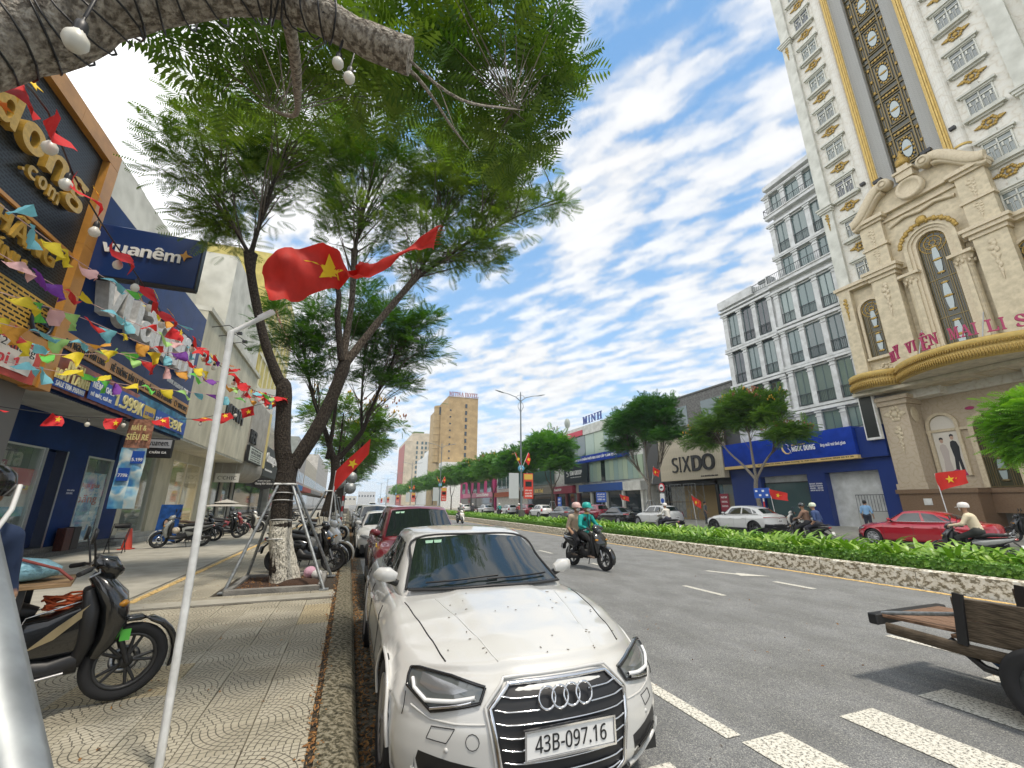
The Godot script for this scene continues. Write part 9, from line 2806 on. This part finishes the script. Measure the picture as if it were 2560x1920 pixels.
	put("panel", S().cbox(v3(0, 0.35, -0.22), v3(0.26, 0.7, 0.4), 0.01).mesh(), mats["black_plastic"], sp)
	var cn := thing("traffic_cone", "small orange cone behind the folding chair", "cone", v3(-7.2, PAVE, -19.6))
	put("cone", S().lathe([[0.16, 0.03], [0.05, 0.7], [0.0, 0.7]], 14).mesh(), mat("cone_red", lin(0.6, 0.06, 0.03), 0.6), cn)
	put("base", S().cbox(v3(0, 0.015, 0), v3(0.38, 0.03, 0.38), 0.008).mesh(), mats["cone_red"], cn)
	var af := thing("poster_stand", "blue poster stand with a woman's picture behind the silver scooter", "poster stand", v3(-6.67, PAVE, -21.3), 0.0)
	put("board", S().box(v3(0, 0.82, 0), v3(0.72, 1.4, 0.03), Basis(v3(1, 0, 0), -0.12)).mesh(), mat("poster_blue", lin(0.03, 0.13, 0.45), 0.4, 0, "mottle", 0.7), af)
	put("printed_figure", S().prism(poly2([-0.2, 0.1, -0.22, 0.35, -0.1, 0.5, 0.0, 0.72, 0.1, 0.5, 0.24, 0.3, 0.22, 0.1]), 0.004, v3(-0.05, 0.05, 0.1), Basis(v3(1, 0, 0), -0.12)).mesh(), mat("print_ice", lin(0.5, 0.62, 0.7), 0.5), af)
	put("printed_hair", S().prism(oval(0.1, 0.15), 0.004, v3(-0.06, 0.82, 0.03), Basis(v3(1, 0, 0), -0.12)).mesh(), mats["black_letter"], af)
	put("printed_face", S().prism(oval(0.055, 0.085), 0.004, v3(-0.06, 0.83, 0.036), Basis(v3(1, 0, 0), -0.12)).mesh(), mats["print_skin"], af)
	put("leg", S().cyl(v3(-0.3, 0, -0.25), v3(-0.3, 1.3, -0.1), 0.012, -1, 6).cyl(v3(0.3, 0, -0.25), v3(0.3, 1.3, -0.1), 0.012, -1, 6).mesh(), mats["steel"], af)
	var um := thing("parasol", "grey double layered parasol over the scooters", "parasol", v3(-6.3, PAVE, -28.0))
	put("pole", S().cyl(Vector3.ZERO, v3(0, 1.85, 0), 0.022, -1, 8).mesh(), mats["steel"], um)
	for q in [[1.15, 1.42, 1.62], [0.62, 1.6, 1.78]]: put("canopy", S().flat().lathe([[q[0], q[1]], [0.02, q[2]]], 8).mesh(), mat("canvas_grey", lin(0.42, 0.4, 0.36), 0.8), um)
	for k in 2:
		var mn := thing("mannequin", ["white mannequin in a cream blouse and maroon skirt in the boutique window", "white mannequin in black in the boutique window"][k], "mannequin", v3(-9.5 + 0.2 * k, 0.5, -28.2 + 0.75 * k), 1.4)
		var cc := Color(0.7, 0.66, 0.58)
		var top := Color(0.68, 0.6, 0.48) if k == 0 else Color(0.02, 0.02, 0.02)
		var hd := standing(mn, top, Color(0.16, 0.015, 0.04) if k == 0 else Color(0.02, 0.02, 0.02), cc)
	var rb2 := thing("rubbish_bag", "pink and white plastic bags heaped at the foot of the forked tree", "bag", v3(-0.62, PAVE, -10.5))
	for q in [[0.0, 0.16, 0.0, 0.13, "bag_pink"], [0.14, 0.12, 0.1, 0.11, "bag_white"], [0.02, 0.1, -0.2, 0.12, "bag_white"]]: put("bag", S().ball(v3(q[0], q[1], q[2]), v3(q[3], q[3] * 0.9, q[3])).mesh(), mat(q[4], lin(0.62, 0.36, 0.46) if q[4] == "bag_pink" else lin(0.66, 0.66, 0.64), 0.5, 0, "", 6.0, "n_cloth", 3.0), rb2)
	tag(put("soil_heap", S().ball(v3(-0.75, PAVE, -10.0), v3(0.42, 0.12, 0.36)).mesh(), mats["soil"]), "heap of dry brown soil and leaves in the first tree bed", "soil", "", "stuff")

# ---------------------------------------------------------------- bunting
func string_of(label: String, path: Array, gap: float, cols: Array, size: float, bulbs: float, seed_n: int) -> void:
	var t := thing("bunting", label, "bunting", Vector3.ZERO, 0.0, "strings of bunting over the left pavement")
	var r := RandomNumberGenerator.new()
	r.seed = seed_n
	var c := Curve3D.new()
	for p in path: c.add_point(p)
	var pts := []
	var n := int(c.get_baked_length() / 0.25)
	for k in n + 1: pts.append(c.sample_baked(c.get_baked_length() * k / n))
	put("cord", S().tube(pts, [0.006 if bulbs > 0 else 0.004], 5).mesh(), mats["black_plastic"] if bulbs > 0 else mat("cord_pink", lin(0.6, 0.4, 0.38), 0.8), t)
	var d := gap * 0.4
	while d < c.get_baked_length():
		var p := c.sample_baked(d)
		var q := c.sample_baked(minf(d + size, c.get_baked_length()))
		var along := (q - p).normalized()
		var wind := v3(r.randf_range(0.0, 0.7), -0.8 + r.randf_range(-0.2, 0.9), r.randf_range(-0.4, 0.4)).normalized()
		var rows := []
		for i in 5:
			var u := i / 4.0
			var row := PackedVector3Array()
			for j in 4:
				var v := j / 3.0
				row.append(p + along * size * (u if cols.size() == 1 else lerpf(u, 0.5, v * 0.8)) + wind * size * v * 0.85 + along.cross(wind) * 0.22 * size * sin(u * 4 + v * 3 + d * 9))
			rows.append(row)
		var col: Color = cols[r.randi() % cols.size()]
		put("pennant", S().smooth().grid(rows).mesh(), cloth_mat(col), t)
		if cols.size() == 1 and r.randf() < 0.8:
			var nn := along.cross(wind).normalized()
			for sg in [-1.0, 1.0]: put("star", star_mesh(size * 0.24, 0.002), mats["yellow_cloth"], t, p + along * size * 0.5 + wind * size * 0.42 + nn * sg * size * 0.24, Basis(along, -wind, nn))
		d += gap * r.randf_range(0.85, 1.15) * (1.0 if bulbs == 0 else clampf(1.9 - 1.3 * d / c.get_baked_length(), 0.6, 1.9))
	if bulbs > 0:
		d = bulbs * 3.0
		while d < c.get_baked_length():
			bulb(t, c.sample_baked(d) - v3(0, 0.05, 0), 0.036)
			d += bulbs

func cloth_mat(col: Color) -> StandardMaterial3D:
	var m := mat("cloth_" + col.to_html(), col, 0.7)
	m.backlight_enabled = true
	m.backlight = Color(col.r * 0.8, col.g * 0.8, col.b * 0.8)
	return m

func bulb(t: Node3D, p: Vector3, r: float) -> void:
	var b := put("lamp_bulb", S().lathe([[0.0, -r * 3.0], [r * 0.62, -r * 2.75], [r * 0.95, -r * 2.1], [r * 0.9, -r * 1.5], [r * 0.5, -r * 0.9], [r * 0.45, -r * 0.6]], 14, p).mesh(), mat("bulb_white", lin(0.66, 0.64, 0.56), 0.35), t)
	put("socket", S().lathe([[r * 0.5, -r * 0.9], [r * 0.55, -r * 0.3], [r * 0.45, r * 0.3], [r * 0.12, r * 0.7], [r * 0.1, r * 1.4]], 10, p).mesh(), mats["black_plastic"], b)

func build_bunting() -> void:
	var red := lin(0.58, 0.015, 0.02)
	var many := [lin(0.6, 0.03, 0.03), lin(0.12, 0.5, 0.08), lin(0.75, 0.6, 0.03), lin(0.18, 0.5, 0.6), lin(0.7, 0.42, 0.42), lin(0.16, 0.03, 0.3), lin(0.62, 0.3, 0.04), lin(0.35, 0.62, 0.2)]
	string_of("string of red star flags and bulbs from the near limb to the forked tree", [v3(-1.2, 2.95, -1.45), v3(-1.35, 3.3, -1.85), v3(-1.66, 3.66, -2.46), v3(-1.93, 3.8, -3.2), v3(-1.95, 3.72, -3.7), v3(-2.08, 3.77, -4.59), v3(-2.2, 3.78, -5.53), v3(-2.2, 3.84, -6.62), v3(-2.2, 3.9, -8.17), v3(-2.0, 3.9, -9.6), v3(-1.6, 4.0, -10.4)], 0.46, [red], 0.26, 0.5, 4)
	string_of("low string of red flags and bulbs across the blue store", [v3(-4.6, 2.9, -6.9), v3(-4.19, 3.0, -8.39), v3(-3.82, 3.16, -9.32), v3(-3.0, 3.35, -10.06), v3(-1.7, 3.97, -10.5)], 0.5, [red], 0.24, 0.62, 5)
	var k := 0
	for q in [[v3(-2.5, 3.72, -3.55), v3(-2.73, 3.98, -4.76), v3(-2.3, 4.0, -6.6)], [v3(-2.66, 3.52, -3.95), v3(-2.85, 3.75, -5.2), v3(-2.3, 3.95, -7.6)], [v3(-2.8, 3.34, -4.3), v3(-2.85, 3.6, -5.4), v3(-2.45, 3.85, -8.2)], [v3(-2.95, 3.18, -4.6), v3(-2.95, 3.5, -6.2), v3(-1.7, 3.95, -10.4)], [v3(-3.2, 3.0, -5.2), v3(-3.2, 3.35, -7.4), v3(-1.7, 3.9, -10.45)], [v3(-3.0, 3.3, -4.6), v3(-3.4, 3.3, -6.0), v3(-2.3, 3.9, -7.2)]]:
		string_of(["top", "second", "third", "fourth", "lowest", "rising crosswise"][k] + " string of many coloured pennants before the shop signs", q, 0.3, many, 0.2, 0.0, 10 + k)
		k += 1
	var w := thing("limb_wire", "dark wires wound around the limb overhead", "wire")
	var path := [v3(-1.32, 2.93, -1.45), v3(-1.05, 3.19, -1.46), v3(-0.88, 3.34, -1.41), v3(-0.55, 3.51, -1.36), v3(-0.37, 3.54, -1.36), v3(-0.2, 3.5, -1.36)]
	for i in 22:
		var u := i / 22.0 * 4.99
		var a: Vector3 = path[int(u)]
		var b: Vector3 = path[int(u) + 1]
		var p := a.lerp(b, u - int(u))
		var d := (b - a).normalized()
		var s := d.cross(v3(0, 0, 1)).normalized()
		var o := d.cross(s)
		var rr := lerpf(0.121, 0.072, u / 5.0)
		var ring := []
		for j in 13: ring.append(p + (s * cos(TAU * j / 12) + o * sin(TAU * j / 12)) * rr + d * 0.03 * sin(TAU * j / 12 + i))
		put("wire_loop", S().tube(ring, [0.0035], 4, [], false).mesh(), mats["black_plastic"], w)
	for q in [[v3(-0.76, 2.88, -1.12), 0.028, "large dusty bulb hanging from the limb at the upper left"], [v3(-0.2, 3.36, -1.36), 0.022, "dusty bulb under the middle of the limb"], [v3(-0.25, 4.3, -2.2), 0.036, "dusty bulb hanging among the leaves"]]:
		var bt := thing("hanging_bulb", q[2], "light bulb", Vector3.ZERO, 0.0, "bulbs hung in the near tree")
		bulb(bt, q[0], q[1])
		put("cable", S().tube([q[0] + v3(0, 0.03, 0), q[0] + v3(0.01, 0.14, 0), q[0] + v3(0.0, 0.3, -0.1)], [0.005], 4).mesh(), mats["black_plastic"], bt)

func build_litter() -> void:
	var r := RandomNumberGenerator.new()
	r.seed = 31
	var xf := []
	var cols := []
	for k in 9000:
		var z := -1.0 - pow(r.randf(), 1.6) * 40.0
		var a := r.randf()
		var p := v3(0.24 + absf(r.randfn()) * 0.09, 0.008, z)
		if a < 0.3: p = v3(-0.075 + r.randfn() * 0.03, PAVE + 0.004, z)
		elif a < 0.34: p = v3(-r.randf() * 3.2, PAVE + 0.004, z)
		elif a < 0.42: p = v3(-0.3 - r.randf() * 1.6, PAVE + 0.03, -9.4 - r.randf() * 1.8)
		elif a < 0.46: p = v3(0.5 + r.randf() * 9, 0.006, z)
		xf.append(Transform3D(Basis.from_euler(v3(r.randfn() * 0.4, r.randf() * TAU, r.randfn() * 0.4)).scaled(Vector3.ONE * r.randf_range(0.5, 1.3)), p))
		var g := r.randf()
		cols.append(Color(0.2 + 0.16 * g, 0.09 + 0.1 * g, 0.03 + 0.03 * g))
	var m := S().smooth()
	m.quad(v3(-0.006, 0, -0.016), v3(0.006, 0.003, -0.008), v3(0.005, 0, 0.016), v3(-0.006, 0.004, 0.008))
	tag(multi("dry_leaf_litter", m.mesh(), leaf_mat("litter", Color.WHITE, lin(0.1, 0.05, 0.02), 0.9), xf, cols), "small dry brown leaf litter along the kerb and gutter", "leaf litter", "", "stuff")
